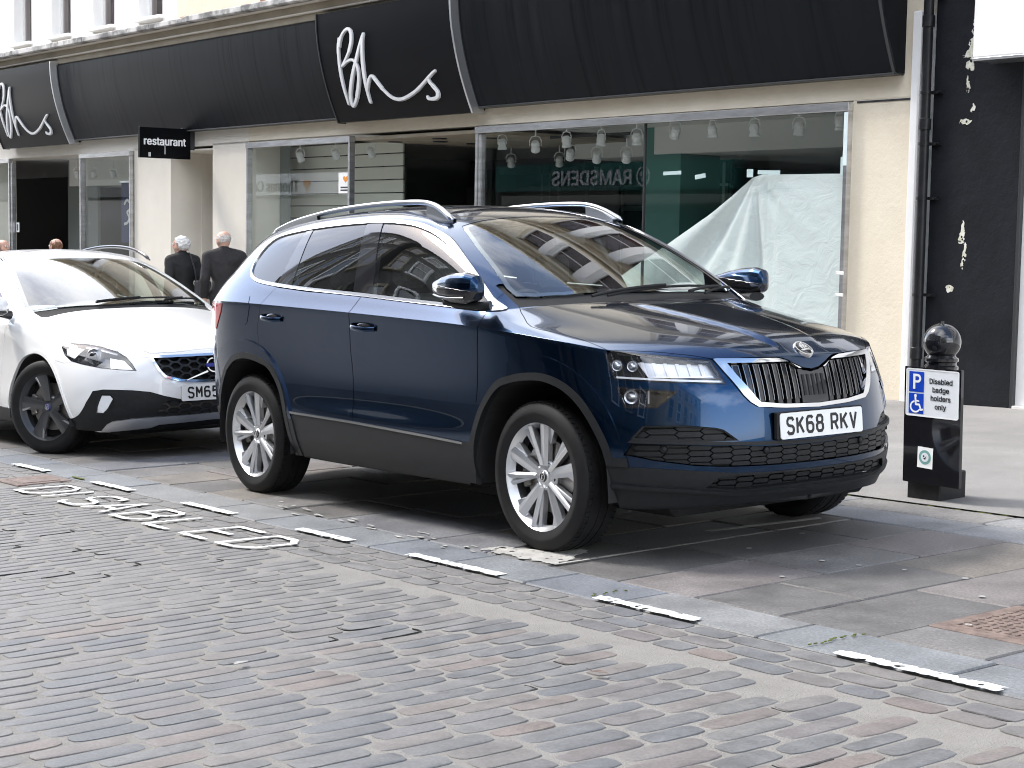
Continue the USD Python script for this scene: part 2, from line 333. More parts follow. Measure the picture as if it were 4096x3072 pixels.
mt['paper'] = plain('paper', (.82, .82, .80), .7)
mt['led'] = plain('lamp_white', (.80, .82, .85), .25, .2)
mt['reflector'] = plain('lamp_reflector', (.62, .64, .67), .30, 1.0)
mt['slatedge'] = plain('slat_edge', (.34, .35, .36), .22, 1.0)
# ---------------------------------------------------------------- materials of the place
mt['capblue'] = plain('cap_blue', (.02, .03, .22), .3)
mt['cream'] = noisy('cream_render', (.66, .585, .455), (.74, .665, .53), 1.3, .85, .004, 26)
mt['cream2'] = noisy('smooth_cream_render', (.66, .62, .54), (.73, .69, .61), .9, .8, .0015, 18)
mt['buff'] = noisy('buff_moulding', (.30, .255, .185), (.38, .33, .25), 2.2, .8, .001, 30)
mt['whitepaint'] = noisy('white_masonry_paint', (.74, .735, .72), (.80, .795, .78), 1.5, .7, .001, 20)
mt['ledge'] = noisy('weathered_ledge', (.16, .155, .15), (.62, .60, .57), 3.0, .85, .004, 30, detail=8, lo=.40, hi=.58)
mt['brick'] = noisy('red_brick', (.22, .085, .05), (.34, .15, .09), 9, .9, .003, 60)
mt['mortar'] = noisy('lime_mortar', (.42, .39, .33), (.52, .49, .43), 8, .95)
mt['brownpane'] = glass_mat('upper_window_glass', (.62, .58, .57), 1.5, gain=.55)
mt['brownroom'] = noisy('curtain_brown', (.10, .055, .045), (.17, .105, .095), 1.2, .9, stretch=(3, 3, .3))
mt['shopglass'] = glass_mat('shop_glass', (.93, .965, .95), 1.5, gain=.75)
mt['frame'] = noisy('worn_chrome_frame', (.50, .50, .50), (.72, .72, .73), 2.5, .24, .0012, 4, metal=.95, stretch=(1, 1, 6))
mt['dframe'] = plain('dark_frame', (.04, .042, .043), .4, .3)
mt['fascia'] = M_('black_fascia', {'g': ('geometry', {}), 'm': ('mapping', {'scale': (9, .3, .22)}), 'n': ('noise_texture', {'scale': 1.0, 'detail': 8, 'roughness': .7}), 'm2': ('mapping', {'scale': (.35, .35, .5)}), 'n2': ('noise_texture', {'scale': 1.0, 'detail': 3}),
    'x': ('mix_float', {'fac': .45}), 'r': ('rgb_ramp', {'ramp': [(.36, (.0026, .0032, .0042)), (.64, (.0055, .0066, .0084)), (.80, (.013, .0145, .0165))]}), 'rr': ('map_range', {'from_min': .35, 'from_max': .7, 'to_min': .28, 'to_max': .5}), 'p': ('principled_bsdf', {'specular_ior_level': .12})},
    [('g.position', 'm.vector'), ('m.vector', 'n.vector'), ('g.position', 'm2.vector'), ('m2.vector', 'n2.vector'), ('n.fac', 'x.a'), ('n2.fac', 'x.b'), ('x.result', 'r.fac'), ('r.color', 'p.base_color'), ('n.fac', 'rr.value'), ('rr.result', 'p.roughness')])
mt['fasciaclean'] = noisy('black_sign_panel', (.0022, .0024, .003), (.0034, .0038, .0048), .8, .30, lo=.3, hi=.7, spec=.09)
mt['letter'] = plain('white_letter', (.80, .80, .80), .35, 0, .3)
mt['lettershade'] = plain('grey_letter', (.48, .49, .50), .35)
mt['blackwall'] = M_('black_painted_wall', {'g': ('geometry', {}), 'n': ('noise_texture', {'scale': 2.4, 'detail': 8, 'roughness': .66, 'distortion': .6}), 'm': ('mapping', {'scale': (3.2, 3.2, 1.5), 'location': (1.3, 0, .4)}), 'n3': ('noise_texture', {'scale': 1.0, 'detail': 9, 'roughness': .7, 'distortion': 1.2}),
    'r': ('rgb_ramp', {'ramp': [(.3, (.005, .0058, .0075)), (.7, (.0125, .014, .0175))]}), 'fl': ('rgb_ramp', {'ramp': [(.715, (0, 0, 0)), (.725, (1, 1, 1))]}), 'mx': ('mix_color', {'b': (.52, .55, .40)}),
    'bn': ('noise_texture', {'scale': 14, 'detail': 7, 'roughness': .7}), 'b': ('bump', {'distance': .006}), 'p': ('principled_bsdf', {'roughness': .45, 'specular_ior_level': .22})},
    [('g.position', 'n.vector'), ('n.fac', 'r.fac'), ('g.position', 'm.vector'), ('m.vector', 'n3.vector'), ('n3.fac', 'fl.fac'), ('fl.color', 'mx.fac'), ('r.color', 'mx.a'), ('mx.result', 'p.base_color'), ('g.position', 'bn.vector'), ('bn.fac', 'b.height'), ('b.normal', 'p.normal')])
mt['flake'] = noisy('bare_render_flake', (.50, .49, .36), (.74, .73, .66), 18, .9)
mt['pipe'] = noisy('black_pipe_paint', (.005, .005, .006), (.011, .011, .012), 12, .35, .001, 40, spec=.35)
mt['teal'] = noisy('teal_wall', (.022, .12, .10), (.034, .165, .14), .6, .8)
mt['teal2'] = plain('teal_column', (.08, .22, .19), .7)
mt['tealrail'] = plain('teal_rail', (.15, .32, .27), .5)
mt['shopceil'] = plain('shop_ceiling', (.70, .69, .66), .9)
mt['shopfloor'] = plain('shop_floor', (.10, .10, .10), .5)
mt['darkroom'] = plain('dark_room', (.022, .022, .022), .9)
mt['greywall'] = plain('grey_green_wall', (.20, .22, .205), .8)
mt['slat'] = plain('slatwall_cream', (.78, .77, .69), .6)
mt['lampwhite'] = plain('spot_white', (.84, .85, .85), .4)
mt['cloth'] = M_('white_cloth', {'g': ('geometry', {}), 'm': ('mapping', {'scale': (2.2, 2.2, 3.1)}), 'n': ('noise_texture', {'scale': 2.0, 'detail': 5, 'roughness': .55, 'distortion': 1.4}), 'b': ('bump', {'distance': .02, 'strength': .6}), 'p': ('principled_bsdf', {'base_color': (.86, .90, .90), 'roughness': .8}), 't': ('translucent_bsdf', {'color': (.5, .56, .56)}), 'mx': ('mix_closure', {'fac': .2})},
    [('g.position', 'm.vector'), ('m.vector', 'n.vector'), ('n.fac', 'b.height'), ('b.normal', 'p.normal'), ('p.BSDF', 'mx.closure1'), ('t.BSDF', 'mx.closure2')], 'mx.closure')
mt['tape'] = plain('masking_tape', (.62, .72, .73), .7)
mt['alarm'] = plain('alarm_red', (.34, .02, .02), .4)
mt['orange'] = plain('orange_print', (.75, .28, .03), .6)
mt['bluecloth'] = plain('blue_banner', (.012, .022, .085), .8)
mt['sett'] = M_('granite_setts', {'g': ('geometry', {}), 'o': ('object_info', {}), 'ad': ('math', {'math_type': 'add'}), 'frc': ('math', {'math_type': 'fraction'}),
    'r': ('rgb_ramp', {'ramp': [(0, (.112, .114, .117)), (.22, (.134, .132, .129)), (.42, (.150, .136, .126)), (.58, (.116, .119, .125)), (.75, (.158, .132, .118)), (.9, (.140, .137, .131)), (1, (.100, .103, .108))]}),
    'n': ('noise_texture', {'scale': 90.0, 'detail': 4, 'roughness': .7}), 'n2': ('noise_texture', {'scale': 7.0, 'detail': 6, 'roughness': .65}),
    'h': ('hsv', {}), 'v': ('map_range', {'from_min': .3, 'from_max': .7, 'to_min': .80, 'to_max': 1.22}), 'v2': ('map_range', {'from_min': .32, 'from_max': .68, 'to_min': .78, 'to_max': 1.2}), 'vm': ('math', {'math_type': 'multiply'}),
    'b': ('bump', {'distance': .0016, 'strength': .7}), 'rg': ('map_range', {'from_min': .3, 'from_max': .7, 'to_min': .42, 'to_max': .68}), 'p': ('principled_bsdf', {'specular_ior_level': .45})},
    [('g.random_per_island', 'ad.value1'), ('o.random', 'ad.value2'), ('ad.value', 'frc.value1'), ('frc.value', 'r.fac'), ('g.position', 'n.vector'), ('g.position', 'n2.vector'), ('n.fac', 'v.value'), ('n2.fac', 'v2.value'), ('v.result', 'vm.value1'), ('v2.result', 'vm.value2'),
     ('r.color', 'h.color'), ('vm.value', 'h.value'), ('h.color', 'p.base_color'), ('n.fac', 'b.height'), ('b.normal', 'p.normal'), ('n2.fac', 'rg.value'), ('rg.result', 'p.roughness')])
mt['joint'] = M_('sand_joint', {'g': ('geometry', {}), 'n': ('noise_texture', {'scale': 5.0, 'detail': 8, 'roughness': .7}), 'n2': ('noise_texture', {'scale': 140.0, 'detail': 3}), 'r': ('rgb_ramp', {'ramp': [(.20, (.05, .046, .042)), (.28, (.185, .175, .158)), (.7, (.235, .224, .204))]}), 'b': ('bump', {'distance': .006}), 'p': ('principled_bsdf', {'roughness': .95})},
    [('g.position', 'n.vector'), ('g.position', 'n2.vector'), ('n.fac', 'r.fac'), ('r.color', 'p.base_color'), ('n2.fac', 'b.height'), ('b.normal', 'p.normal')])
mt['asph_joint'] = noisy('dark_joint', (.012, .011, .01), (.16, .15, .135), 4.0, .95, lo=.42, hi=.62)
def slabmat(name, c):
    c = np.array(c)
    return M_(name, {'g': ('geometry', {}), 'n': ('noise_texture', {'scale': 75.0, 'detail': 5, 'roughness': .85}), 'n2': ('noise_texture', {'scale': 3.5, 'detail': 7, 'roughness': .65}), 'r': ('rgb_ramp', {'ramp': [(.34, tuple(c * .62)), (.5, tuple(c)), (.60, tuple(c * 1.2)), (.70, tuple(c * 2.1 + .03))]}),
        'h': ('hsv', {}), 'v2': ('map_range', {'from_min': .3, 'from_max': .7, 'to_min': .72, 'to_max': 1.3}), 'b': ('bump', {'distance': .0012}), 'rg': ('map_range', {'from_min': .3, 'from_max': .7, 'to_min': .50, 'to_max': .78}), 'p': ('principled_bsdf', {'specular_ior_level': .4})},
        [('g.position', 'n.vector'), ('g.position', 'n2.vector'), ('n.fac', 'r.fac'), ('r.color', 'h.color'), ('n2.fac', 'v2.value'), ('v2.result', 'h.value'), ('h.color', 'p.base_color'), ('n.fac', 'b.height'), ('b.normal', 'p.normal'), ('n2.fac', 'rg.value'), ('rg.result', 'p.roughness')])
mt['slab'] = [slabmat('slab_grey', (.138, .133, .128)), slabmat('slab_brown', (.150, .135, .118)), slabmat('slab_blue', (.128, .130, .138)), slabmat('slab_mauve', (.152, .138, .132)), slabmat('slab_dark', (.106, .102, .098))]
mt['kerb'] = [slabmat('kerb_grey', (0.175, 0.179, 0.184)), slabmat('kerb_pale', (0.198, 0.198, 0.195)), slabmat('kerb_warm', (0.184, 0.175, 0.164))]
mt['edge'] = [slabmat('edge_grey', (0.157, 0.165, 0.170)), slabmat('edge_blue', (0.140, 0.150, 0.164)), slabmat('edge_pale', (0.177, 0.179, 0.177))]
mt['asphalt'] = M_('pale_asphalt', {'g': ('geometry', {}), 'n': ('noise_texture', {'scale': 170.0, 'detail': 3, 'roughness': .8}), 'n2': ('noise_texture', {'scale': 1.1, 'detail': 8, 'roughness': .6}), 'r': ('rgb_ramp', {'ramp': [(.3, (.145, .139, .131)), (.5, (.225, .217, .205)), (.68, (.32, .31, .295))]}), 'h': ('hsv', {}), 'v': ('map_range', {'from_min': .3, 'from_max': .7, 'to_min': .78, 'to_max': 1.18}), 'b': ('bump', {'distance': .003}), 'p': ('principled_bsdf', {'roughness': .9})},
    [('g.position', 'n.vector'), ('g.position', 'n2.vector'), ('n.fac', 'r.fac'), ('r.color', 'h.color'), ('n2.fac', 'v.value'), ('v.result', 'h.value'), ('h.color', 'p.base_color'), ('n.fac', 'b.height'), ('b.normal', 'p.normal')])
mt['roadpaint'] = noisy('worn_road_paint', (.52, .52, .50), (.78, .78, .76), 22, .7, .002, 90)
mt['pale'] = noisy('pale_mortar', (.30, .29, .27), (.42, .41, .38), 12, .9, .003, 60)
mt['rust'] = noisy('rusty_iron', (.105, .072, .058), (.20, .145, .12), 14, .7, .002, 90)
mt['moss'] = noisy('moss', (.07, .085, .02), (.15, .17, .045), 60, .95, .004, 200)
mt['street'] = noisy('far_setts', (.15, .155, .16), (.21, .205, .20), 9, .7, .01, 30)
mt['stone_dark'] = noisy('dark_sandstone', (.05, .047, .043), (.10, .095, .088), 1.5, .9, .01, 12)
mt['stone_warm'] = noisy('warm_sandstone', (.42, .36, .27), (.54, .47, .36), 1.2, .9, .01, 12)
mt['opglass'] = plain('far_window', (.012, .014, .018), .05, 0, .5)
# ---------------------------------------------------------------- the street falls away to the left: everything upright follows this frame
def _rot3(a, b, c):
    ca, sa, cb, sb, cc, sc = math.cos(a), math.sin(a), math.cos(b), math.sin(b), math.cos(c), math.sin(c)
    return np.array([[cc, -sc, 0], [sc, cc, 0], [0, 0, 1]]) @ np.array([[cb, 0, sb], [0, 1, 0], [-sb, 0, cb]]) @ np.array([[1, 0, 0], [0, ca, -sa], [0, sa, ca]])
B_ = _rot3(-.0147596, .0313748, .0016687)
D = 5.85                                                       # the shop front's plane
def bthing(name, label=None, cat=None, group=None, kind=None, at=None):
    """a thing in the upright frame (x along the front, y into the building, z up); at: its own origin"""
    x = UsdGeom.Xform.Define(stage, '/World/' + numbered('/World', name)); o = B_ @ np.array(at if at is not None else (0, 0, 0), float)
    x.AddTransformOp().Set(Gf.Matrix4d(*[float(q) for q in (*B_[:, 0], 0, *B_[:, 1], 0, *B_[:, 2], 0, *o, 1)]))
    return keys(x.GetPrim(), label, cat, group, kind)
def bpoint(x, y, z): return B_ @ np.array([x, y, z], float)
# ---------------------------------------------------------------- ground
def cam_dist(x, y): return math.hypot(x - CAM['C'][0], y - CAM['C'][1])
_fw = np.array([math.cos(CAM['yaw']), math.sin(CAM['yaw'])]); _rt = np.array([_fw[1], -_fw[0]])
def in_view(x, y, m=.5):
    d = np.array([x - CAM['C'][0], y - CAM['C'][1]]); a = d @ _fw; b = d @ _rt
    return a > 2.6 and abs(b) < a * .30 + m and a > 3.15 - m + 0 * b
def bump_h(x, y):
    return (meshkit.fbm(np.array([[x * .9, y * .9, 3.3]]), 3, 5)[0] - .5) * .035 * min(1, max(0, (-1.75 - y) / .6))
top('ground', trimesh.util.concatenate([box(-70, 60, -60, 60, -.30, -.06)]), mt['street'], kind='structure')
road = thing('road', kind='structure')
part(road, 'bedding', trimesh.util.concatenate([box(-60, 40, -14, -7, -.10, -.0062), box(-60, -9.6, -7, -1.73, -.10, -.0062), box(5.2, 40, -7, -1.73, -.10, -.0062)]), mt['joint'])
_gx, _gy = np.meshgrid(np.linspace(-9.6, 5.2, 260), np.linspace(-7, -1.73, 95), indexing='ij'); _P = np.c_[_gx.ravel(), _gy.ravel()]
_h = (meshkit.fbm(np.c_[_P * .9, np.full(len(_P), 3.3)], 3, 5) - .5) * .035 * np.clip((-1.75 - _P[:, 1]) / .6, 0, 1)
_I, _J = np.meshgrid(np.arange(259), np.arange(94), indexing='ij'); _a = (_I * 95 + _J).ravel()
part(road, 'bedding', (np.c_[_P, _h - .0062], np.c_[_a, _a + 95, _a + 96, _a + 1]), mt['joint'], smooth=True)
def sett_mesh(cx, cy, lx, ly, h0, ang=0.0, worn=1.0):
    """one worn sett: lx across (x), ly along (y)"""
    n = 14; t = (np.arange(n) + .5) / n * 2 * np.pi; k = rng.uniform(3.4, 6.0)
    c, s = np.cos(t), np.sin(t)
    rx = np.sign(c) * np.abs(c) ** (2 / k); ry = np.sign(s) * np.abs(s) ** (2 / k)
    ry = ry * (1 + .0 * rx); j = 1 + NR.normal(0, .022, n)
    ox, oy = lx / 2 * rx * j, ly / 2 * ry * (1 + (j - 1) * .5)
    tilt = NR.normal(0, .006, 2); rings = []
    for f, z in ((1.0, -.022), (.99, -.0035), (.93, .0008 * worn), (.66, .0020 * worn)):
        rings.append(np.c_[ox * (1 - (1 - f) * min(1, .06 / lx)) * (f if f < .8 else 1), oy * (f if f < .8 else 1 - (1 - f) * .45), np.full(n, z)])
    V = np.vstack(rings + [[[0, 0, .0024 * worn]]]); V[:, 2] += V[:, 0] * tilt[0] + V[:, 1] * tilt[1] * .5
    ca, sa = math.cos(ang), math.sin(ang); V = np.c_[V[:, 0] * ca - V[:, 1] * sa + cx, V[:, 0] * sa + V[:, 1] * ca + cy, V[:, 2] + h0]
    F = []
    for r in range(3):
        for i in range(n):
            a, b = r * n + i, r * n + (i + 1) % n; F += [(a, b, b + n), (a, b + n, a + n)]
    F += [(3 * n + i, 3 * n + (i + 1) % n, 4 * n) for i in range(n)]
    return V, np.array(F)
setts = []
x = -9.5; row = 0
while x < 4.6:
    w = rng.uniform(.080, .104); y = -1.745 - rng.uniform(0, .22); skew = math.sin(x * .5) * .03 - .015
    while y > -6.2:
        L = rng.uniform(.21, .335); yc = y - L / 2; xc = x + w / 2 + (yc + 2.5) * skew + .012 * math.sin(yc * 1.7 + x)
        if in_view(xc, yc, .55):
            setts.append((xc, yc, w - rng.uniform(.006, .014), L - rng.uniform(.010, .022), math.atan(skew) * -1 + rng.uniform(-.025, .025)))
        y -= L
    x += w
for k in range(3):                                             # three courses laid along the kerb side of the carriageway
    yy = -1.39 - .055 - k * .112; xx = -9.5 + rng.uniform(0, .2)
    while xx < 4.6:
        L = rng.uniform(.17, .29)
        if in_view(xx + L / 2, yy, .55): setts.append((xx + L / 2, yy, L - rng.uniform(.010, .020), .112 - rng.uniform(.010, .018), rng.uniform(-.02, .02)))
        xx += L
part(road, 'bedding', box(-60, 40, -1.73, -1.385, -.10, -.0062), mt['joint'])
setts.sort(key=lambda s_: cam_dist(s_[0], s_[1]))
stuffV, stuffF, nn_ = [], [], 0
vis = [s_ for s_ in setts if in_view(s_[0], s_[1], .02)]
vis_set = set(vis[:300])
for s_ in setts:
    V, F = sett_mesh(s_[0], s_[1], s_[2], s_[3], bump_h(s_[0], s_[1]) - .004, s_[4])
    if s_ in vis_set: part(road, 'sett', (V, F), mt['sett'], smooth=50)
    else: stuffV.append(V); stuffF.append(F + nn_); nn_ += len(V)
part(road, 'distant_setts', (np.vstack(stuffV), np.vstack(stuffF)), mt['sett'], smooth=50, kind='stuff')
gaps = []
for s_ in setts:
    if rng.random() < (.22 if s_[0] < 1.0 and s_[1] < -2.2 else .07) and in_view(s_[0], s_[1], .1):
        ex = rng.choice((-1, 1)); a0 = s_[3] / 2; P = [(s_[2] / 2 * .9, ex * (a0 * .75)), (s_[2] / 2 * .75, ex * (a0 + .004)), (0, ex * (a0 + .008)), (-s_[2] / 2 * .7, ex * (a0 + .004))]
        if rng.random() < .35: P = [(s_[2] / 2 + .004, ex * a0 * -.3), (s_[2] / 2 + .005, ex * a0 * .3)] + P
        ca, sa = math.cos(s_[4]), math.sin(s_[4]); L = sh.LineString([(s_[0] + a * ca - b * sa, s_[1] + a * sa + b * ca) for a, b in P]); gaps.append(sh.union_all([sh.LineString([L.interpolate(t, True), L.interpolate(t + .125, True)]).buffer(rng.uniform(.0008, .0042)) for t in np.arange(8) / 8]))
part(road, 'open_joints', extr(sh.union_all(gaps), .003, -.0078), mt['black'], kind='stuff')
# parking bay of stone slabs
bay = thing('parking_bay', kind='structure')
part(bay, 'bedding', box(-60, 40, -1.385, .86, -.10, -.006), mt['asph_joint'])
def slab(parent, name, x0, x1, y0, y1, mats, g=.008, dz=None, bev=.006):
    m = box(x0 + g / 2, x1 - g / 2, y0 + g / 2, y1 - g / 2, -.07, 0, bev)
    c = ((x0 + x1) / 2, (y0 + y1) / 2); t = NR.normal(0, .0028, 2); V = m.vertices
    V[:, 2] += (V[:, 0] - c[0]) * t[0] + (V[:, 1] - c[1]) * t[1] + (dz if dz is not None else NR.normal(0, .0022))
    return part(parent, name, m, rng.choice(mats))
# edge course (y -1.385 .. -1.07)
xx = -13.95
while xx < 5.5:
    L = rng.uniform(.52, .78); slab(bay, 'edging_slab', xx, xx + L, -1.385, -1.075, mt['edge'], .009); xx += L
# bay slabs: courses .45 wide across the bay, joints staggered
xc = -13.65; k = 0
while xc < 5.4:
    y = -1.075; cuts = []; first = True
    ys = [-1.075]
    if abs(xc - 1.20) < .2: ys = [-1.075, -.62, .05]
    elif abs(xc - 1.65) < .2: ys = [-1.075, -.33, .42]
    elif abs(xc - .75) < .2: ys = [-1.075, -.34, .27]
    else:
        y = -1.075 + rng.uniform(.35, .8); ys.append(y)
    while ys[-1] + .5 < .86: ys.append(ys[-1] + rng.uniform(.55, .85))
    if ys[-1] > .60: ys = ys[:-1]
    ys.append(.86)
    for a, b in zip(ys[:-1], ys[1:]):
        if abs(xc - 2.1) < .2 and a < -.35:                      # the iron cover sits here
            if a < -1.0: slab(bay, 'bay_slab', xc, xc + .45, -1.075, -.81, mt['slab'])
            if b > -.30: slab(bay, 'bay_slab', xc, xc + .45, -.29, b, mt['slab'])
            continue
        slab(bay, 'bay_slab', xc, xc + .45, a, b, mt['slab'], .008 if rng.random() < .75 else .016)
    xc += .45; k += 1
# flush kerb: two courses
kerb = thing('kerb', kind='structure')
part(kerb, 'bedding', box(-60, 40, .86, 1.455, -.10, -.005), mt['asph_joint'])
for (y0, y1) in ((.86, 1.185), (1.185, 1.455)):
    xx = -24 + rng.uniform(0, .6)
    while xx < 7:
        L = rng.uniform(.75, 1.05); slab(kerb, 'kerb_stone', xx, xx + L, y0, y1, mt['kerb'], .008, .002 + (.004 if y0 > 1 else 0)); xx += L
# pavement rising gently to the buildings
def pave_z(y): return .012 + (y - 1.455) * .0125
nx, ny = 60, 24; X, Y = np.meshgrid(np.linspace(-60, 40, nx), np.linspace(1.46, 7.5, ny), indexing='ij')
V = np.c_[X.ravel(), Y.ravel(), pave_z(Y.ravel())]; I, J = np.meshgrid(np.arange(nx - 1), np.arange(ny - 1), indexing='ij'); I, J = I.ravel(), J.ravel()
top('pavement', (V, np.c_[I * ny + J, (I + 1) * ny + J, (I + 1) * ny + J + 1, I * ny + J + 1]), mt['asphalt'], kind='structure', smooth=True)
# painted marks
def ragged(pg, amp, seed, holes=.0):
    L = pg.boundary; r_ = np.random.default_rng(seed); out = []
    for ring in ([pg.exterior] + list(pg.interiors)):
        n = max(12, int(ring.length / .012)); P = np.array([ring.interpolate(t, normalized=True).coords[0] for t in np.arange(n) / n])
        P = P + (meshkit.noise(np.c_[P * 38, np.full(n, seed * 3.1)], seed)[:, None] - .5) * amp * 2 * np.array([.6, 1]) + r_.normal(0, amp * .25, P.shape); out.append(P)
    q = poly(out[0])
    for h in out[1:]: q = q.difference(poly(h))
    x0, y0, x1, y1 = q.bounds
    for _ in range(int(holes * (x1 - x0) * (y1 - y0))):
        q = q.difference(sh.Point(r_.uniform(x0, x1), r_.uniform(y0, y1)).buffer(r_.uniform(.004, .014), 3))
    return q
def paint(parent, name, pg, z, mat='roadpaint'):
    part(parent, name, extr(pg, .0008, z), mt[mat])
for i, (a, b) in enumerate(((-8.6, -8.05), (-7.4, -6.85), (-6.2, -5.65), (-4.97, -4.42), (-3.72, -3.18), (-2.52, -1.95), (-1.29, -.80), (-.32, .36), (.965, 1.525), (2.18, 2.83), (3.45, 4.05))):
    paint(bay, 'bay_line', ragged(sh.box(a, -1.396, b, -1.338), .007, 40 + i, 260), .0068)
for k, (ch, x0) in enumerate(zip('DISABLED', (-3.69, -3.44, -3.09, -2.76, -2.37, -1.97, -1.57, -1.19))):
    L, wd = strokes(ch, .335, .285, 0, .033)
    q = affinity.affine_transform(L, [1, .12, 0, 1, x0 - .02, -1.875])
    paint(road, 'painted_letter', ragged(q, .006, 80 + k, 200), .0060)
paint(bay, 'bay_end_line', ragged(sh.box(.302, -1.05, .322, .80), .004, 5, 300), .006, 'pale')
paint(bay, 'pale_strip', ragged(poly([(.085, .05), (.125, .05), (.21, .74), (.165, .75)]), .005, 6), .006, 'pale')
paint(bay, 'mortar_patch', ragged(poly([(-.22, -1.06), (.30, -1.055), (.29, -.955), (.14, -.72), (.02, -.74), (-.05, -.90), (-.20, -.93)]), .02, 9, 200), .006, 'pale')
for i in range(26):
    a, b = rng.uniform(-2.2, -.1), rng.uniform(-1.16, -.95)
    paint(bay, 'paint_scrap', ragged(affinity.scale(sh.Point(a, b).buffer(.03, 4), rng.uniform(.5, 1.8), rng.uniform(.15, .4)), .006, 200 + i), .006, 'pale')
for i in range(22):
    a, b = rng.uniform(-1.0, 3.2), rng.uniform(-1.0, .8)
    paint(bay, 'gum_spot', affinity.scale(sh.Point(a, b).buffer(rng.uniform(.008, .016), 4), 1.0, rng.uniform(.7, 1.2)), .006, 'pale')
# moss in joints
mossp = [affinity.scale(sh.Point(a, 1.462 + rng.uniform(-.012, .03)).buffer(rng.uniform(.006, .014), 4), 1.8, .5) for a in np.linspace(-.3, .75, 24)] + [affinity.scale(sh.Point(2.05 + rng.uniform(-.012, .012), b).buffer(.006, 4), .6, 1.4) for b in np.linspace(-1.35, -1.1, 12)] + [sh.Point(.93 + rng.uniform(-.02, .02), b).buffer(.005, 4) for b in np.linspace(-1.36, -1.2, 7)] + [affinity.scale(sh.Point(-3.95 + rng.uniform(-.08, .08), -1.36).buffer(.02, 4), 2, .5) for _ in range(7)]
top('moss', extr(sh.union_all([ragged(g_, .004, 500 + i) for i, g_ in enumerate(mossp)]), .004, .004), mt['moss'], kind='stuff')
# iron covers
cv = thing('manhole_cover', 'rusty square iron cover with raised studs set among the bay slabs', 'manhole cover', (2.42, -.55, 0))
part(cv, 'frame', box(-.32, .32, -.255, .255, -.05, .003, .004), mt['rust'])
part(cv, 'plate', box(-.265, .265, -.205, .205, -.01, .0065, .003), mt['rust'])
studs = [box(a - .012, a + .012, b - .006, b + .006, .006, .0105, .002) if (i + j) % 2 else box(a - .006, a + .006, b - .012, b + .012, .006, .0105, .002) for i, a in enumerate(np.linspace(-.24, .24, 13)) for j, b in enumerate(np.linspace(-.18, .18, 10))]
part(cv, 'studs', trimesh.util.concatenate(studs), mt['rust'])
cv = thing('water_cover', 'small reddish iron cover in the setts beside the first painted letter', 'cover', (-4.05, -1.60, 0))
part(cv, 'frame', box(-.22, .16, -.17, .17, -.05, .004, .004), mt['rust']); part(cv, 'lid', box(-.17, .11, -.12, .12, -.02, .008, .003), mt['rust'])
# litter: leaves
for i, (a, b) in enumerate(((1.05, -2.95), (1.9, -2.15), (-.9, -3.3))):
    q = thing('fallen_leaf', ['pale curled leaf lying on the setts nearest the camera', 'small brown leaf on the setts near the second painted dash', 'dry leaf on the setts at the left foreground'][i], 'leaf', (a, b, .008), rng.uniform(0, 3))
    m = extr(poly(catmull([(-.028, 0), (-.008, .012), (.018, .008), (.03, 0), (.018, -.009), (-.008, -.011)], 4, True)), .001); m.vertices[:, 2] += 6 * m.vertices[:, 1] ** 2 * 8 + m.vertices[:, 0] ** 2 * 6
    part(q, 'blade', m, mt['pale'] if i == 0 else mt['rust']); part(q, 'stalk', cyl((-.045, 0, .012), (-.02, 0, .004), .0012, 5), mt['rust'])
# ---------------------------------------------------------------- the closed department store
shop = bthing('department_store', 'cream rendered store front with chrome framed windows under the black fascia', 'building')
ZG = -1.2                                                       # walls start below the falling pavement
def sheet_pane(x0, x1, z0, z1, y): return (np.array([(x0, y, z0), (x1, y, z0), (x1, y, z1), (x0, y, z1)], float), np.array([(0, 1, 2), (0, 2, 3)]))
def win_frame(parent, name, x0, x1, z0, z1, y, w=.045, d=.06, mat='frame', head=.075):
    ms = [box(x0, x0 + w, y - d, y + .02, z0, z1 - head, .004), box(x1 - w, x1, y - d, y + .02, z0, z1 - head, .004), box(x0 - .004, x1 + .004, y - d - .008, y + .02, z1 - head, z1, .004), box(x0 + w, x1 - w, y - d + .012, y + .018, z0, z0 + .05, .004)]
    return [part(parent, name, m, mt[mat]) for m in ms]
pil = lambda x0, x1, y0=D, y1=D + .5, z1=2.60, m='cream': part(shop, 'pillar', box(x0, x1, y0, y1, ZG, z1), mt[m])
pil(-4.165, -3.50); pil(-15.975, -14.94, m='cream2'); pil(-18.535, -17.295, m='cream2')
part(shop, 'joint_strip', box(-4.12, -3.5, D - .006, D + .01, 2.575, 2.592), mt['dframe'])
part(shop, 'corner_bead', box(-3.515, -3.425, D - .045, D + .4, ZG, 3.3, .012), mt['whitepaint'])
part(shop, 'doorway_side', box(-17.30, -17.28, D + .5, D + 2.3, ZG, 2.52), mt['cream2']); part(shop, 'doorway_side', box(-15.99, -15.97, D + .5, D + 2.3, ZG, 2.52), mt['cream2'])
part(shop, 'doorway_back', box(-17.3, -15.97, D + 2.3, D + 2.34, ZG, 2.52), mt['darkroom']); part(shop, 'doorway_soffit', box(-17.29, -15.98, D + .02, D + 2.3, 2.515, 2.54), mt['cream2'])
# lintel band: flat wall that tucks up under the fascia
for x0, x1, m in ((-9.66, -3.425, 'cream'), (-14.94, -9.66, 'cream'), (-17.295, -14.94, 'cream2'), (-30, -17.295, 'cream2')):
    part(shop, 'lintel', box(x0 + .001, x1 - .001, D, D + .5, 2.602 if x1 > -9 or x0 > -17 else 2.575, 4.3), mt[m])
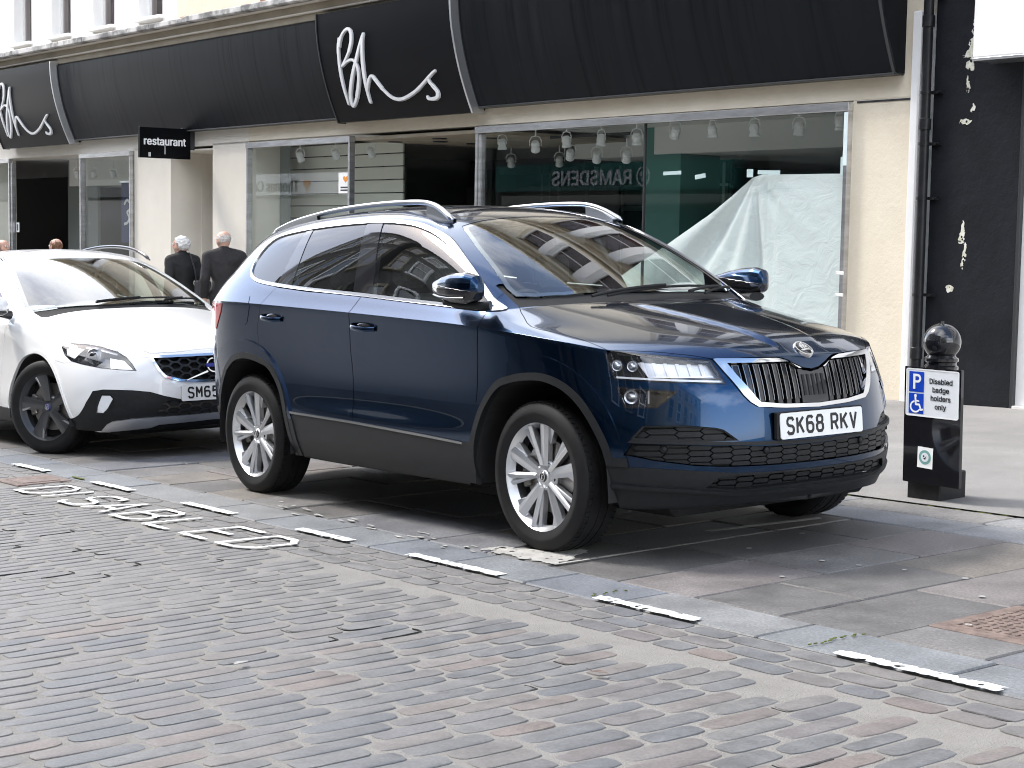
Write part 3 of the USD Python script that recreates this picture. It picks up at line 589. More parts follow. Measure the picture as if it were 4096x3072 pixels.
# big right window
part(shop, 'stall_riser', box(-9.62, -4.17, D + .01, D + .3, ZG, .42), mt['dframe'])
win_frame(shop, 'window_frame', -9.62, -4.165, .42, 2.585, D)
part(shop, 'shop_window', sheet_pane(-9.575, -6.86, .47, 2.51, D + .006), mt['shopglass']); part(shop, 'shop_window', sheet_pane(-6.845, -4.21, .47, 2.51, D + .006), mt['shopglass'])
part(shop, 'glazing_bar', box(-6.86, -6.845, D - .008, D + .02, .47, 2.51), mt['dframe'])
part(shop, 'corner_post', box(-9.60, -9.545, D - .03, D + .04, .42, 2.51, .012), mt['frame'])
# entrance recess with raking side panes
def pane_v(x0, y0, x1, y1, z0, z1, name, mat, t=.006, par=None):
    d = np.array([x1 - x0, y1 - y0]); n = np.array([-d[1], d[0]]) / np.linalg.norm(d) * t / 2
    return part(par or shop, name, (np.array([(x0, y0, z0), (x1, y1, z0), (x1, y1, z1), (x0, y0, z1)], float), np.array([(0, 1, 2), (0, 2, 3)])), mt[mat])
pane_v(-9.57, D + .05, -9.95, D + 2.4, .40, 2.50, 'side_window', 'shopglass'); pane_v(-12.28, D + .05, -12.05, D + 2.4, .40, 2.50, 'side_window', 'shopglass')
part(shop, 'entrance_soffit', box(-12.26, -9.62, D + .02, D + 2.5, 2.52, 2.56), mt['buff'])
for x, y in ((-12.0, D + .45), (-11.45, D + .75), (-10.9, D + .35), (-10.3, D + .7), (-11.5, D + 1.3)):
    part(shop, 'downlight', lathe([(0, 2.508), (.085, 2.508), (.095, 2.514), (.095, 2.519)], 24).apply_translation([x, y, 0]), mt['dframe'], smooth=30)
# left window bay
part(shop, 'stall_riser', box(-14.93, -12.27, D + .01, D + .3, ZG, .38), mt['dframe'])
win_frame(shop, 'window_frame', -14.90, -12.25, .38, 2.575, D); part(shop, 'shop_window', sheet_pane(-14.855, -12.295, .43, 2.50, D + .006), mt['shopglass'])
# far left shop
for x0, x1 in ((-20.47, -18.56), (-24.6, -23.5)):
    part(shop, 'stall_riser', box(x0, x1, D + .01, D + .3, ZG, .2), mt['dframe']); win_frame(shop, 'window_frame', x0, x1, .2, 2.57, D); part(shop, 'shop_window', sheet_pane(x0 + .045, x1 - .045, .25, 2.495, D + .006), mt['shopglass'])
pane_v(-20.45, D + .05, -20.9, D + 2.2, .2, 2.5, 'side_window', 'shopglass'); part(shop, 'corner_post', box(-20.50, -20.45, D - .02, D + .05, .2, 2.5, .01), mt['frame'])
part(shop, 'corner_post', box(-23.52, -23.46, D - .02, D + .05, .2, 2.5, .01), mt['frame'])
part(shop, 'pillar', box(-30, -24.6, D, D + .5, ZG, 2.6), mt['cream2'])
# interiors
part(shop, 'shop_floor', box(-52, -3.5, D + .3, D + 9, -.2, .02), mt['shopfloor'])
part(shop, 'shop_ceiling', box(-52, -3.5, D + .06, D + 9, 2.60, 2.66), mt['shopceil'])
part(shop, 'back_wall', box(-14, -3.5, D + 6.0, D + 6.1, 0, 2.6), mt['teal']); part(shop, 'side_wall', box(-3.62, -3.5, D + .4, D + 6, 0, 2.6), mt['teal'])
part(shop, 'back_wall', box(-52, -13.5, D + 5.5, D + 5.6, -.4, 2.6), mt['darkroom']); part(shop, 'front_return', box(-52, -30.001, D + .3, D + .4, -.4, 2.6), mt['darkroom']); part(shop, 'party_wall', box(-17.5, -17.3, D + .5, D + 5.5, 0, 2.6), mt['greywall'])
part(shop, 'bulkhead', box(-8.2, -3.62, D + 1.35, D + 6, 2.30, 2.6), mt['shopceil']); part(shop, 'bulkhead', box(-10.6, -8.6, D + 2.2, D + 6, 2.34, 2.6), mt['shopceil'])
part(shop, 'interior_column', box(-8.42, -7.82, D + 1.4, D + 2.0, 0, 2.6), mt['teal2'])
for x0, x1, y, z0, z1 in ((-11.2, -8.9, D + 3.2, 1.72, 1.78), (-11.2, -8.9, D + 3.2, 2.02, 2.05), (-10.9, -10.85, D + 3.2, .2, 2.3), (-10.2, -10.16, D + 3.2, .2, 1.75), (-9.55, -9.5, D + 3.2, .2, 2.3), (-9.0, -8.95, D + 3.2, .2, 2.3), (-11.4, -11.35, D + 3.2, .2, 2.3)):
    part(shop, 'partition_rail', box(x0, x1, y, y + .05, z0, z1), mt['tealrail'])
part(shop, 'partition', box(-11.4, -8.9, D + 3.26, D + 3.3, .2, 2.34), mt['teal'])
for i, x in enumerate((-9.05, -8.92, -8.8)): part(shop, 'pole', cyl((x, D + 2.4, 0), (x, D + 2.4, 2.3), .012, 8), mt['satin'], smooth=40)
sw = thing_part(shop, 'slatwall'); zz = 2.56
for z in (2.40, 2.235, 2.065, 1.895, 1.73, 1.56, 1.39, 1.22, 1.05, .88, .7):
    part(sw, 'slat', box(-16.0, -12.35, D + .80, D + .84, z + .014, zz, .006), mt['slat']); zz = z
part(sw, 'slat_back', box(-16.0, -12.35, D + .815, D + .85, .2, 2.56), mt['dframe'])
part(shop, 'window_side_board', box(-14.86, -14.62, D + .45, D + .48, .2, 2.56), mt['greywall']); part(shop, 'partition', box(-13.2, -10.0, D + 2.42, D + 2.46, .02, 2.02), mt['darkroom'])
part(shop, 'partition', box(-23.9, -22.6, D + 1.2, D + 1.25, 0, 2.6), mt['greywall']); part(shop, 'partition', box(-20.6, -18.7, D + 2.3, D + 2.34, 0, 2.6), mt['greywall']); part(shop, 'partition', box(-20.5, -18.7, D + 2.25, D + 2.3, 0, 1.95), mt['teal2'])
part(shop, 'bulkhead', box(-23.6, -20.6, D + 1.1, D + 5, 2.12, 2.6), mt['shopceil'])
part(shop, 'track', box(-9.5, -4.3, D + .34, D + .37, 2.575, 2.60), mt['lampwhite']); part(shop, 'track', box(-9.6, -8.2, D + 1.0, D + 1.03, 2.50, 2.53), mt['dframe'])
# upper storeys
part(shop, 'upper_wall', box(-30, -17.15, D + .45, D + .9, 4.28, 9.6), mt['brownroom'])
UP = D + .02
def upper_windows(xs, w, z0, z1, wall_x0, wall_x1):
    edges = [wall_x0] + [e for x in xs for e in (x, x + w)] + [wall_x1]
    for a, b in zip(edges[::2], edges[1::2]): part(shop, 'pier', box(a, b, UP, UP + .30, z0 - .12, z1 + .1), mt['whitepaint' if b - a < 1.2 else 'cream'])
    for x in xs:
        fr = thing_part(shop, 'upper_window')
        part(fr, 'pane', sheet_pane(x + .05, x + w - .05, z0 + .05, z1, UP + .19), mt['brownpane'])
        part(fr, 'frame', trimesh.util.concatenate([box(x, x + .05, UP + .16, UP + .22, z0, z1), box(x + w - .05, x + w, UP + .16, UP + .22, z0, z1), box(x + .05, x + w - .05, UP + .16, UP + .22, z0, z0 + .05), box(x + .05, x + w - .05, UP + .165, UP + .215, (z0 + z1) / 2 - .02, (z0 + z1) / 2 + .02)]), mt['whitepaint'])
        part(fr, 'sill', box(x - .04, x + w + .04, UP - .07, UP + .2, z0 - .055, z0 - .002, .008), mt['whitepaint'])
        part(fr, 'curtain', box(x + .02, x + w - .02, UP + .30, UP + .32, z0, z1), mt['brownroom'])
xsA = [-25.1, -23.42, -21.76, -20.08, -18.40]
upper_windows(xsA, .80, 4.55, 6.5, -30, -17.15); upper_windows(xsA, .80, 7.4, 9.2, -30, -17.15)
part(shop, 'upper_wall', box(-17.15, -13.6, UP, UP + .4, 4.28, 9.6), mt['cream'])
xsB = [-12.6, -11.5, -10.4, -6.9, -5.8, -4.7]
upper_windows(xsB, .85, 4.75, 6.6, -13.6, -3.43); upper_windows(xsB, .85, 7.4, 9.2, -13.6, -3.43)
for z0, z1 in ((4.28, 4.63), (6.7, 7.28), (9.3, 9.7)):
    if z0 > 4.5: part(shop, 'spandrel', box(-30, -17.15, UP, UP + .3, z0 - .1 if z0 < 7 else z0, z1), mt['cream'])
    part(shop, 'spandrel', box(-13.6, -3.43, UP, UP + .3, z0 if z0 < 5 else z0 - .0, z1), mt['cream'])
part(shop, 'room_back', box(-13.6, -3.43, UP + 1.2, UP + 1.25, 4.3, 9.6), mt['darkroom'])
for z, h, o in ((6.85, .10, .16), (7.02, .14, .24), (9.70, .18, .22), (9.88, .22, .42), (10.1, .5, .1)): part(shop, 'cornice', box(-30.05, -3.41, D - o, D + .6, z, z + h - .003, .02), mt['cream'])
part(shop, 'roof', box(-30, -3.43, D, D + 10, 10.6, 10.7), mt['dframe'])
# exposed bricks where the render has fallen off above the ledge
x = -17.25
while x < -14.0:
    L = rng.uniform(.16, .23); h = rng.uniform(.05, .075) * (1.0 if x < -15 else 1.3)
    part(shop, 'brick', box(x, x + L - .012, UP - .03 - rng.uniform(0, .015), UP + .02, 4.315, 4.315 + h, .006), mt['brick'])
    if rng.random() < .75: part(shop, 'brick', box(x + .06, x + L + .04, UP - .025, UP + .02, 4.325 + h, 4.38 + h, .006), mt['brick'])
    x += L
# projecting mouldings over the fascia
for z0, z1, o, m, b in ((3.985, 4.075, .40, 'buff', .004), (4.075, 4.098, .455, 'cream2', .008), (4.099, 4.185, .44, 'buff', .004), (4.186, 4.205, .52, 'cream2', .006)):
    part(shop, 'moulding', box(-30, -3.44, D - o, D + .3, z0, z1 - .001, b), mt[m])
x = -30
while x < -3.6:                                                 # weathered coping stones
    L = rng.uniform(.9, 1.3); e = min(x + L - .008, -3.44); part(shop, 'coping_stone', box(x, e, D - .60 - rng.uniform(0, .012), D + .3, 4.207, 4.285 + rng.uniform(0, .012), .012), mt['ledge']); x += L
# ---------------------------------------------------------------- fascia: concave black panels
def prof(z, base=D - .12, lean=.30, z0=2.79, z1=3.97):
    t = np.clip((z - z0) / (z1 - z0), -.2, 1.2); return base - lean * (1 - np.sign(1 - t) * np.abs(1 - t) ** 1.8)
def curved_panel(x0, x1, z0, z1, off=0.0, thick=.05, n=14, seam=None):
    z = np.linspace(z0, z1, n); y = prof(z) - off; V = []
    for xx in (x0, x1):
        for k in range(n): V += [(xx, y[k], z[k]), (xx, y[k] + thick, z[k])]
    V = np.array(V); m = 2 * n; F = []
    for k in range(n - 1):
        a = 2 * k
        F += [(a, a + m, a + 2), (a + 2, a + m, a + m + 2), (a + 1, a + 3, a + m + 1), (a + 3, a + m + 3, a + m + 1), (a, a + 2, a + 1), (a + 1, a + 2, a + 3), (a + m, a + m + 1, a + m + 2), (a + m + 1, a + m + 3, a + m + 2)]
    F += [(0, 1, m), (1, m + 1, m), (m - 2, 2 * m - 2, m - 1), (m - 1, 2 * m - 2, 2 * m - 1)]
    t = trimesh.Trimesh(V, F, process=False); trimesh.repair.fix_normals(t); return t
def fascia(label, x0, x1, seams):
    f = bthing('fascia', label, 'fascia'); e = [x0] + seams + [x1]
    for a, b in zip(e[:-1], e[1:]): part(f, 'panel', curved_panel(a + .001, b - .001, 2.80, 3.955), mt['fascia'], smooth=40)
    part(f, 'backing', box(x0 + .02, x1 - .02, D - .08, D - .003, 2.83, 3.98), mt['black'])
    part(f, 'top_shadow_gap', box(x0, x1, D - .40, D - .08, 3.955, 3.98), mt['black'])
    part(f, 'edge_trim', curved_panel(x0, x0 + .03, 2.795, 3.962, .012, .05), mt['dframe'], smooth=40)
    part(f, 'bottom_lip', box(x0, x1, D - .135, D - .002, 2.782, 2.799, .003), mt['dframe'])
    return f
fascia('long streaked black fascia between the two script signs', -20.50, -12.22, [-18.4, -16.35, -14.3])
f3 = fascia('long black fascia above the right hand window with white sheet', -9.50, -3.62, [-7.5, -5.5])
part(f3, 'end_cap', extr(poly([(D - .002, 2.80), (D - .12, 2.80)] + [(float(prof(z)), z) for z in np.linspace(2.85, 3.95, 8)] + [(D - .002, 3.95)]), .008).apply_transform(np.array([[0, 0, 1, -3.62], [1, 0, 0, 0], [0, 1, 0, 0], [0, 0, 0, 1.]])), mt['fascia'])
part(f3, 'edge_trim', curved_panel(-3.64, -3.612, 2.795, 3.962, .006, .03), mt['dframe'], smooth=40)
BHS = {'stem': [(-11.793, 3.693), (-11.839, 3.559), (-11.877, 3.349), (-11.897, 3.149), (-11.899, 2.936)],
       'bowl': [(-11.800, 3.60), (-11.781, 3.65), (-11.727, 3.72), (-11.638, 3.776), (-11.566, 3.786), (-11.513, 3.734), (-11.533, 3.631), (-11.607, 3.531), (-11.713, 3.444), (-11.818, 3.372)],
       'bowl2': [(-11.818, 3.372), (-11.679, 3.421), (-11.576, 3.43), (-11.509, 3.388), (-11.485, 3.314), (-11.519, 3.201), (-11.603, 3.08), (-11.708, 2.969), (-11.805, 2.91), (-11.828, 2.943), (-11.796, 3.037), (-11.727, 3.139), (-11.622, 3.27), (-11.506, 3.399), (-11.383, 3.547), (-11.313, 3.635), (-11.251, 3.703)],
       'h': [(-11.251, 3.703), (-11.299, 3.603), (-11.345, 3.429), (-11.39, 3.224), (-11.408, 3.069), (-11.416, 2.934)],
       'arch': [(-11.399, 3.069), (-11.339, 3.149), (-11.285, 3.202), (-11.233, 3.223), (-11.188, 3.192), (-11.084, 3.072), (-10.959, 2.973), (-10.825, 2.935), (-10.671, 2.943), (-10.42, 3.005), (-10.2, 3.093), (-10.025, 3.171), (-9.944, 3.201)],
       's': [(-10.103, 3.132), (-10.102, 3.092), (-10.059, 3.045), (-10.011, 2.993), (-10.003, 2.953), (-10.047, 2.916), (-10.124, 2.905), (-10.209, 2.914), (-10.219, 2.93)]}
WID = {'stem': .0155, 'bowl': .017, 'bowl2': .018, 'h': .018, 'arch': .0175, 's': .019}
def script_sign(label, x0, x1, dx):
    s = bthing('script_sign', label, 'shop sign')
    part(s, 'panel', curved_panel(x0, x1, 2.73, 4.02, .10, .06), mt['fasciaclean'], smooth=40)
    part(s, 'edge_trim', curved_panel(x1 - .002, x1 + .028, 2.722, 4.026, .115, .17), mt['satin'], smooth=40)
    part(s, 'edge_trim', curved_panel(x0 - .012, x0 + .002, 2.722, 4.026, .112, .12), mt['dframe'], smooth=40)
    part(s, 'backing', box(x0 + .02, x1 - .02, D - .16, D - .002, 2.76, 2.80), mt['black'])
    def letters(grow, off, thick):
        g = []
        for k, P in BHS.items():
            C = catmull(P, 5); n = len(C)
            for i in range(n - 1):
                w = WID[k] * (.72 + .45 * math.sin(math.pi * min(1, max(0, i / (n - 1)))) ** .7) * (1.18 if abs(C[i + 1][1] - C[i][1]) > abs(C[i + 1][0] - C[i][0]) else .85) + grow
                g.append(sh.LineString([C[i], C[i + 1]]).buffer(w, 4))
        q = affinity.translate(sh.union_all(g).simplify(.002), dx); q = q.intersection(sh.box(x0, 2.7, x1, 4.0)); ms = []
        for z in np.arange(2.85, 3.85, .05):
            c = q.intersection(sh.box(x0, z, x1, z + .05))
            if c.area < 1e-6: continue
            for g_ in getattr(c, 'geoms', [c]):
                if g_.area < 1e-6: continue
                m = trimesh.creation.extrude_polygon(g_, thick, engine='earcut'); V = m.vertices.copy()
                m.vertices = np.c_[V[:, 0], prof(V[:, 1]) - off - V[:, 2], V[:, 1]]; m.invert(); ms.append(m)
        return trimesh.util.concatenate(ms)
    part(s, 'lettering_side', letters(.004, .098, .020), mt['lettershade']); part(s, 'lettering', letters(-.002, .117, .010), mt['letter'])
    return s
script_sign('large black Bhs script sign panel over the entrance, shown whole', -12.30, -9.50, 0.0)
script_sign('black Bhs script sign panel cut off by the left edge of the view', -23.4, -20.52, -11.02)
# ---------------------------------------------------------------- small things on the front
rs = bthing('projecting_sign', 'small black restaurant sign sticking out over the doorway', 'sign')
part(rs, 'board', box(-16.58, -16.52, D - .86, D - .07, 2.385, 2.815, .004), mt['fasciaclean'])
part(rs, 'bracket', box(-16.575, -16.525, D - .20, D + .0, 2.52, 2.83, .004), mt['dframe'])
tx = meshkit.text_mesh('restaurant', .105, .012, bold=True); w_ = tx.bounds[1][0]
tx.vertices[:, 0] *= .66 / w_
part(rs, 'lettering', frame_to(tx, (-16.519, D - .81, 2.572), (0, 1, 0), (0, 0, 1), (1, 0, 0)), mt['letter'])
part(rs, 'scuff', frame_to(extr(sh.union_all([sh.box(.33, -.15, .345, -.03), sh.box(.08, -.19, .12, -.13)]), .001), (-16.519, D - .81, 2.595), (0, 1, 0), (0, 0, 1), (1, 0, 0)), mt['lettershade'])
al = bthing('alarm_box', 'red alarm sounder high on the doorway wall below the restaurant sign', 'alarm')
part(al, 'body', box(-16.06, -15.99, D + .04, D + .20, 2.36, 2.50, .015), mt['alarm']); part(al, 'base', box(-16.0, -15.988, D + .02, D + .22, 2.34, 2.51, .004), mt['dframe'])
dp = bthing('downpipe', 'black cast iron downpipe running down between cream pillar and black wall', 'drainpipe')
part(dp, 'pipe', cyl((-3.335, D - .06, -.05), (-3.335, D - .06, 6.5), .043, 20), mt['pipe'], smooth=40)
for z in (.20, .46, 2.36, 3.2, 4.4): part(dp, 'collar', lathe([(.042, z - .05), (.052, z - .045), (.052, z + .045), (.047, z + .05), (.042, z + .05)], 20).apply_translation([-3.335, D - .06, 0]), mt['pipe'], smooth=30)
for z in (.95, 1.75, 2.2, 2.62, 3.4): part(dp, 'bracket', trimesh.util.concatenate([lathe([(.043, z - .012), (.049, z - .012), (.049, z + .012), (.043, z + .012)], 20).apply_translation([-3.335, D - .06, 0]), box(-3.40, -3.20, D - .035, D + .02, z - .012, z + .012), cyl((-3.22, D - .06, z), (-3.22, D, z), .011, 8)]), mt['pipe'], smooth=30)
part(dp, 'shoe', lathe([(.05, -.06), (.075, -.06), (.075, .14), (.06, .16), (.05, .18)], 20).apply_translation([-3.335, D - .06, .0]), mt['pipe'], smooth=30)
# cloth hung inside the window
def cloth():
    nx, nz = 90, 60; V = []
    for i in range(nx + 1):
        for k in range(nz + 1):
            u, v = i / nx, k / nz; x = -7.9 + u * 3.61
            ztop = float(np.interp(x, [-8, -7.3, -6.53, -5.91, -5.50, -5.42, -5.30, -4.2], [.70, .98, 1.35, 1.655, 1.90, 1.955, 1.985, 1.975])); z = .44 + (ztop - .44) * v
            d = math.hypot(x + 5.36, z - 1.99); a = math.atan2(1.99 - z, -5.36 - x) if True else 0
            fan = math.sin(a * 17 + .8) * .5 + math.sin(a * 9) * .5
            amt = .055 * min(1, d / .8) * math.exp(-max(0, x + 5.25) * 4.0) * (1 if x < -5.1 else .6)
            y = D + .055 + amt * (1 + fan) + .018 * (meshkit.fbm(np.array([[x * 2.4, z * 3.0, 1.0]]), 4, 9)[0] - .3) + .010 * abs(meshkit.noise(np.array([[x * 6 + z * 5, z * 2.2 - x, 4.0]]), 3)[0] - .5)
            V.append((x, y, z))
    V = np.array(V); I, K = np.meshgrid(np.arange(nx), np.arange(nz), indexing='ij'); a = (I * (nz + 1) + K).ravel()
    return V, np.c_[a, a + nz + 1, a + nz + 2, a + 1]
ck = bthing('white_sheet', 'creased white cloth sheet taped up inside the right window', 'sheet'); part(ck, 'cloth', cloth(), mt['cloth'], smooth=True)
for i, (x0, z0, x1, z1, a, lb) in enumerate(((-6.585, 2.0, -6.33, 2.035, -.02, 'pale strip of tape alone on the glass, left of the two'), (-6.135, 1.958, -5.99, 2.0, -.12, 'short tilted piece of tape on the glass between long strip and sheet'), (-5.44, 1.96, -5.36, 2.035, 0, 'tape square at the peak where the sheet gathers'), (-5.30, 1.982, -5.02, 2.02, .03, 'tape strip along the sheet top edge beside its peak'), (-4.30, 1.96, -4.225, 2.12, 0, 'upright tape at the top right corner of the sheet'))):
    t = bthing('tape', lb, 'tape'); part(t, 'strip', rot(box(x0, x1, D + .011, D + .0125, z0, z1), a, (0, 1, 0), ((x0 + x1) / 2, D, (z0 + z1) / 2)), mt['tape'])
jt = bthing('loose_trim', 'pale blue film peeling along the right window jamb', 'film'); part(jt, 'film', box(-4.212, -4.168, D - .062, D - .0605, 2.04, 2.50), mt['tape'])
for i, z in enumerate((.90, 1.09)): part(jt, 'clip', box(-4.24, -4.16, D - .07, D - .05, z, z + .03, .004), mt['whitepaint'])
st = bthing('window_sticker', 'white sticker with orange heart on the glass left of the entrance', 'sticker')
part(st, 'paper', box(-12.60, -12.31, D - .002, D - .0005, 1.87, 2.13), mt['paper'])
heart = poly([(0, -.05)] + [(.045 * math.sin(t) ** 3 * 1.1, .012 + .038 * (.8125 * math.cos(t) - .3125 * math.cos(2 * t) - .125 * math.cos(3 * t) - .0625 * math.cos(4 * t))) for t in np.linspace(-3.0, 3.0, 30)])
part(st, 'heart', frame_to(extr(affinity.scale(heart, 1.3, 1.3), .001), (-12.43, D - .002, 2.03), (1, 0, 0), (0, 0, 1), (0, -1, 0)), mt['orange'])
for k in range(2): part(st, 'print_line', box(-12.55, -12.36, D - .0032, D - .002, 1.90 + k * .035, 1.918 + k * .035), mt['dframe'])
bn = bthing('hanging_banner', 'dark blue banner with pale swirl hanging inside the far left window', 'banner')
part(bn, 'cloth', box(-20.2, -19.72, D + .55, D + .56, 1.15, 2.12), mt['bluecloth'])
sw_ = sh.LineString(catmull([(-.12, .16), (-.02, .22), (.09, .16), (.06, .06), (-.02, .02), (.05, -.06), (.0, -.14), (-.12, -.17)], 6)).buffer(.022)
part(bn, 'swirl', frame_to(extr(sw_, .002), (-19.96, D + .549, 1.62), (1, 0, 0), (0, 0, 1), (0, -1, 0)), mt['lettershade'])
part(bn, 'rail', box(-20.25, -19.67, D + .54, D + .57, 2.12, 2.15), mt['satin'])
vs = bthing('notice', 'small white notice low on the glass beside the far left entrance', 'notice'); part(vs, 'paper', box(-23.42, -23.28, D + .03, D + .032, 1.28, 1.45), mt['paper']); part(vs, 'print', box(-23.38, -23.32, D + .027, D + .0295, 1.31, 1.42), mt['dframe'])
# track spotlights
def spot_proto(loc, tilt, az, label, group):
    t = bthing('spotlight', label, 'spotlight', group, at=loc)
    can = lathe([(0, .075), (.02, .078), (.042, .07), (.050, .055), (.050, .035), (.057, .033), (.057, .012), (.050, .010), (.052, -.035), (.060, -.045), (.060, -.068), (.052, -.070), (.045, -.06), (0, -.045)], 20)
    M = trimesh.transformations.rotation_matrix(az, (0, 0, 1)) @ trimesh.transformations.rotation_matrix(tilt, (1, 0, 0))
    can.apply_transform(M); can.apply_scale(.86); part(t, 'can', can, mt['lampwhite'], smooth=35)
    yk = tube(np.array([(-.062, 0, 0), (-.066, 0, .06), (-.045, 0, .10), (0, 0, .112), (.045, 0, .10), (.066, 0, .06), (.062, 0, 0)]), .006, 6); yk.apply_transform(trimesh.transformations.rotation_matrix(az, (0, 0, 1))); part(t, 'yoke', yk, mt['lampwhite'], smooth=40)
    part(t, 'stem', cyl((0, 0, .105), (0, 0, .20), .008, 8), mt['lampwhite'], smooth=40)
    return t
ORD = ['first', 'second', 'third', 'fourth', 'fifth', 'sixth', 'seventh', 'eighth', 'ninth', 'tenth']
def spots(items, where, group):
    for i, (x, y, z, t, a) in enumerate(items):
        n = len(items); o = 'leftmost' if i == 0 else 'rightmost' if i == n - 1 else f'{ORD[i]} from the left'
        spot_proto((x, y, z), t, a, f'white spotlight {where}, {o}', group)
T_, A_ = (.1, .7, .15, -.12, .1, .75, .1, .05, -.1, .1), (.3, .8, .2, 0, .4, 1.1, -.2, .1, .3, 0)
spots([(x, D + .35, z + .01, T_[i], A_[i]) for i, (x, z) in enumerate(((-9.66, 2.40), (-9.05, 2.36), (-8.51, 2.39), (-7.93, 2.39), (-7.37, 2.38), (-6.79, 2.43), (-6.26, 2.42), (-5.69, 2.41), (-5.12, 2.40), (-4.62, 2.43)))], 'along the top of the right window', 'spotlights in the right window')
spots([(x, D + 1.0, z, .8, .9) for x, z in ((-9.23, 2.31), (-8.76, 2.27), (-8.26, 2.26))], 'on the rear track in the right window', 'spotlights on the second track')
spots([(-14.15, D + .35, 2.38, .6, .5), (-13.25, D + .35, 2.39, .6, .5), (-12.55, D + .45, 2.40, .6, .5)], 'before the cream slat wall', 'spotlights by the slat wall')
spots([(-11.9, D + 2.2, 2.33, .7, .8), (-10.9, D + 2.2, 2.32, .7, .8)], 'over the dark entrance lobby', 'spotlights in the lobby')
spots([(-22.9, D + .95, 2.33, .5, .8), (-22.2, D + .95, 2.32, .5, .8), (-21.4, D + .95, 2.30, .5, .8), (-19.3, D + .5, 2.38, .5, .8)], 'in the far left shop front', 'spotlights far left')
# ---------------------------------------------------------------- neighbours
bw = bthing('black_wall', 'tall black painted wall pier with flaking patches right of the downpipe', 'wall')
part(bw, 'render', box(-3.30, -2.405, D, D + .5, -1, 6.5), mt['blackwall'])
part(bw, 'edge_strip', box(-2.43, -2.40, D - .008, D + .1, -1, 6.5, .003), mt['dframe'])
r_ = np.random.default_rng(3); fl = []
def flake(cx, cz, h, w, seed):
    g = []; r2 = np.random.default_rng(seed); z = cz - h / 2; xo = 0
    while z < cz + h / 2:
        xo += r2.normal(0, .012); ww = w * (.35 + r2.random()); g.append(affinity.scale(sh.Point(cx + xo * .6, z).buffer(1, 3), ww, r2.uniform(.012, .035))); z += .022
    return sh.union_all(g)
for k, (cx, cz, h, w) in enumerate(((-2.93, 3.10, .36, .014), (-2.93, 2.90, .20, .035), (-2.86, 2.93, .05, .05), (-2.97, 2.92, .03, .05), (-2.95, 2.66, .09, .016), (-2.90, 2.49, .05, .012), (-2.96, 1.48, .16, .028), (-2.94, 1.30, .22, .016), (-2.98, 2.38, .012, .05), (-3.07, 1.02, .015, .05))): fl.append(flake(cx, cz, h, w, 60 + k))
part(bw, 'flaked_patch', frame_to(extr(sh.union_all([ragged(g_, .012, 300 + i, 900) for q_ in fl for i, g_ in enumerate(getattr(q_, 'geoms', [q_]))]), .002), (0, D - .001, 0), (1, 0, 0), (0, 0, 1), (0, -1, 0)), mt['flake'])
ns = bthing('white_shop', 'white painted shop front at the right edge beyond the black wall', 'building')
part(ns, 'wall', box(-2.40, 14, D + .03, D + .5, -1, 9.5), mt['whitepaint']); part(ns, 'plinth', box(-2.398, 14, D - .02, D + .03, -1, .10, .004), mt['ledge'])
for k, x in enumerate((-1.2, 1.4, 4.0, 6.6, 9.2)):
    for z in (4.6, 7.2):
        fr = thing_part(ns, 'upper_window'); part(fr, 'pane', box(x, x + 1.1, D - .004, D + .029, z, z + 1.6), mt['opglass']); part(fr, 'frame', trimesh.util.concatenate([box(x - .1, x, D - .05, D + .03, z - .1, z + 1.7), box(x + 1.1, x + 1.2, D - .05, D + .03, z - .1, z + 1.7), box(x, x + 1.1, D - .05, D + .03, z + 1.6, z + 1.7), box(x, x + 1.1, D - .05, D + .03, z + .78, z + .84), box(x - .1, x + 1.2, D - .1, D + .03, z - .2, z - .1)]), mt['cream2'])
part(ns, 'cornice', box(-2.4, 14, D - .35, D + .1, 9.5, 9.9, .03), mt['cream'])
wsn = bthing('white_fascia_sign', 'blank white sign box at the top right corner above the white shop', 'sign')
part(wsn, 'box', box(-2.70, 6.0, D - .30, D - .004, 2.84, 3.85, .01), mt['letter']); part(wsn, 'bottom_trim', box(-2.70, 6.0, D - .305, D - .004, 2.815, 2.838, .004), mt['satin'])
# buildings across the street, seen only in paint and glass
def across(name, label, x0, x1, h, mat, depth=-11.0, cols=5, rows=2, shopcol=None):
    b = bthing(name, label, 'building'); part(b, 'wall', box(x0, x1, depth - 6, depth, -1.5, h), mt[mat]); n = cols; step = (x1 - x0) / n
    part(b, 'parapet', box(x0, x1, depth - .3, depth + .25, h, h + .35, .03), mt[mat])
    for i in range(n):
        for r in range(rows):
            x, z = x0 + step * (i + .5), 4.3 + r * 2.9; fr = thing_part(b, 'window')
            part(fr, 'pane', box(x - .5, x + .5, depth - .02, depth + .012, z, z + 1.7), mt['opglass']); part(fr, 'frame', trimesh.util.concatenate([box(x - .62, x - .5, depth, depth + .06, z - .1, z + 1.8), box(x + .5, x + .62, depth, depth + .06, z - .1, z + 1.8), box(x - .5, x + .5, depth, depth + .06, z + 1.7, z + 1.8), box(x - .5, x + .5, depth, depth + .05, z + .8, z + .87), box(x - .68, x + .68, depth, depth + .14, z - .22, z - .1)]), mt['whitepaint'] if i % 2 else mt['buff'])
    part(b, 'shop_front', box(x0 + .3, x1 - .3, depth - .02, depth + .03, .1, 2.4), mt['opglass']); part(b, 'shop_fascia', box(x0 + .2, x1 - .2, depth, depth + .18, 2.5, 3.2, .02), mt[shopcol] if shopcol else mt['dframe'])
    return b
a1 = across('pawnbroker_shop', 'dark stone building across the street with a teal sign', -31, -21.5, 16.5, 'stone_dark', -10.5, 5, 4, 'teal')
tx = meshkit.text_mesh('RAMSDENS', .35, .03, bold=True); s_ = 3.12 / tx.bounds[1][0]; tx.vertices[:, 0] *= s_
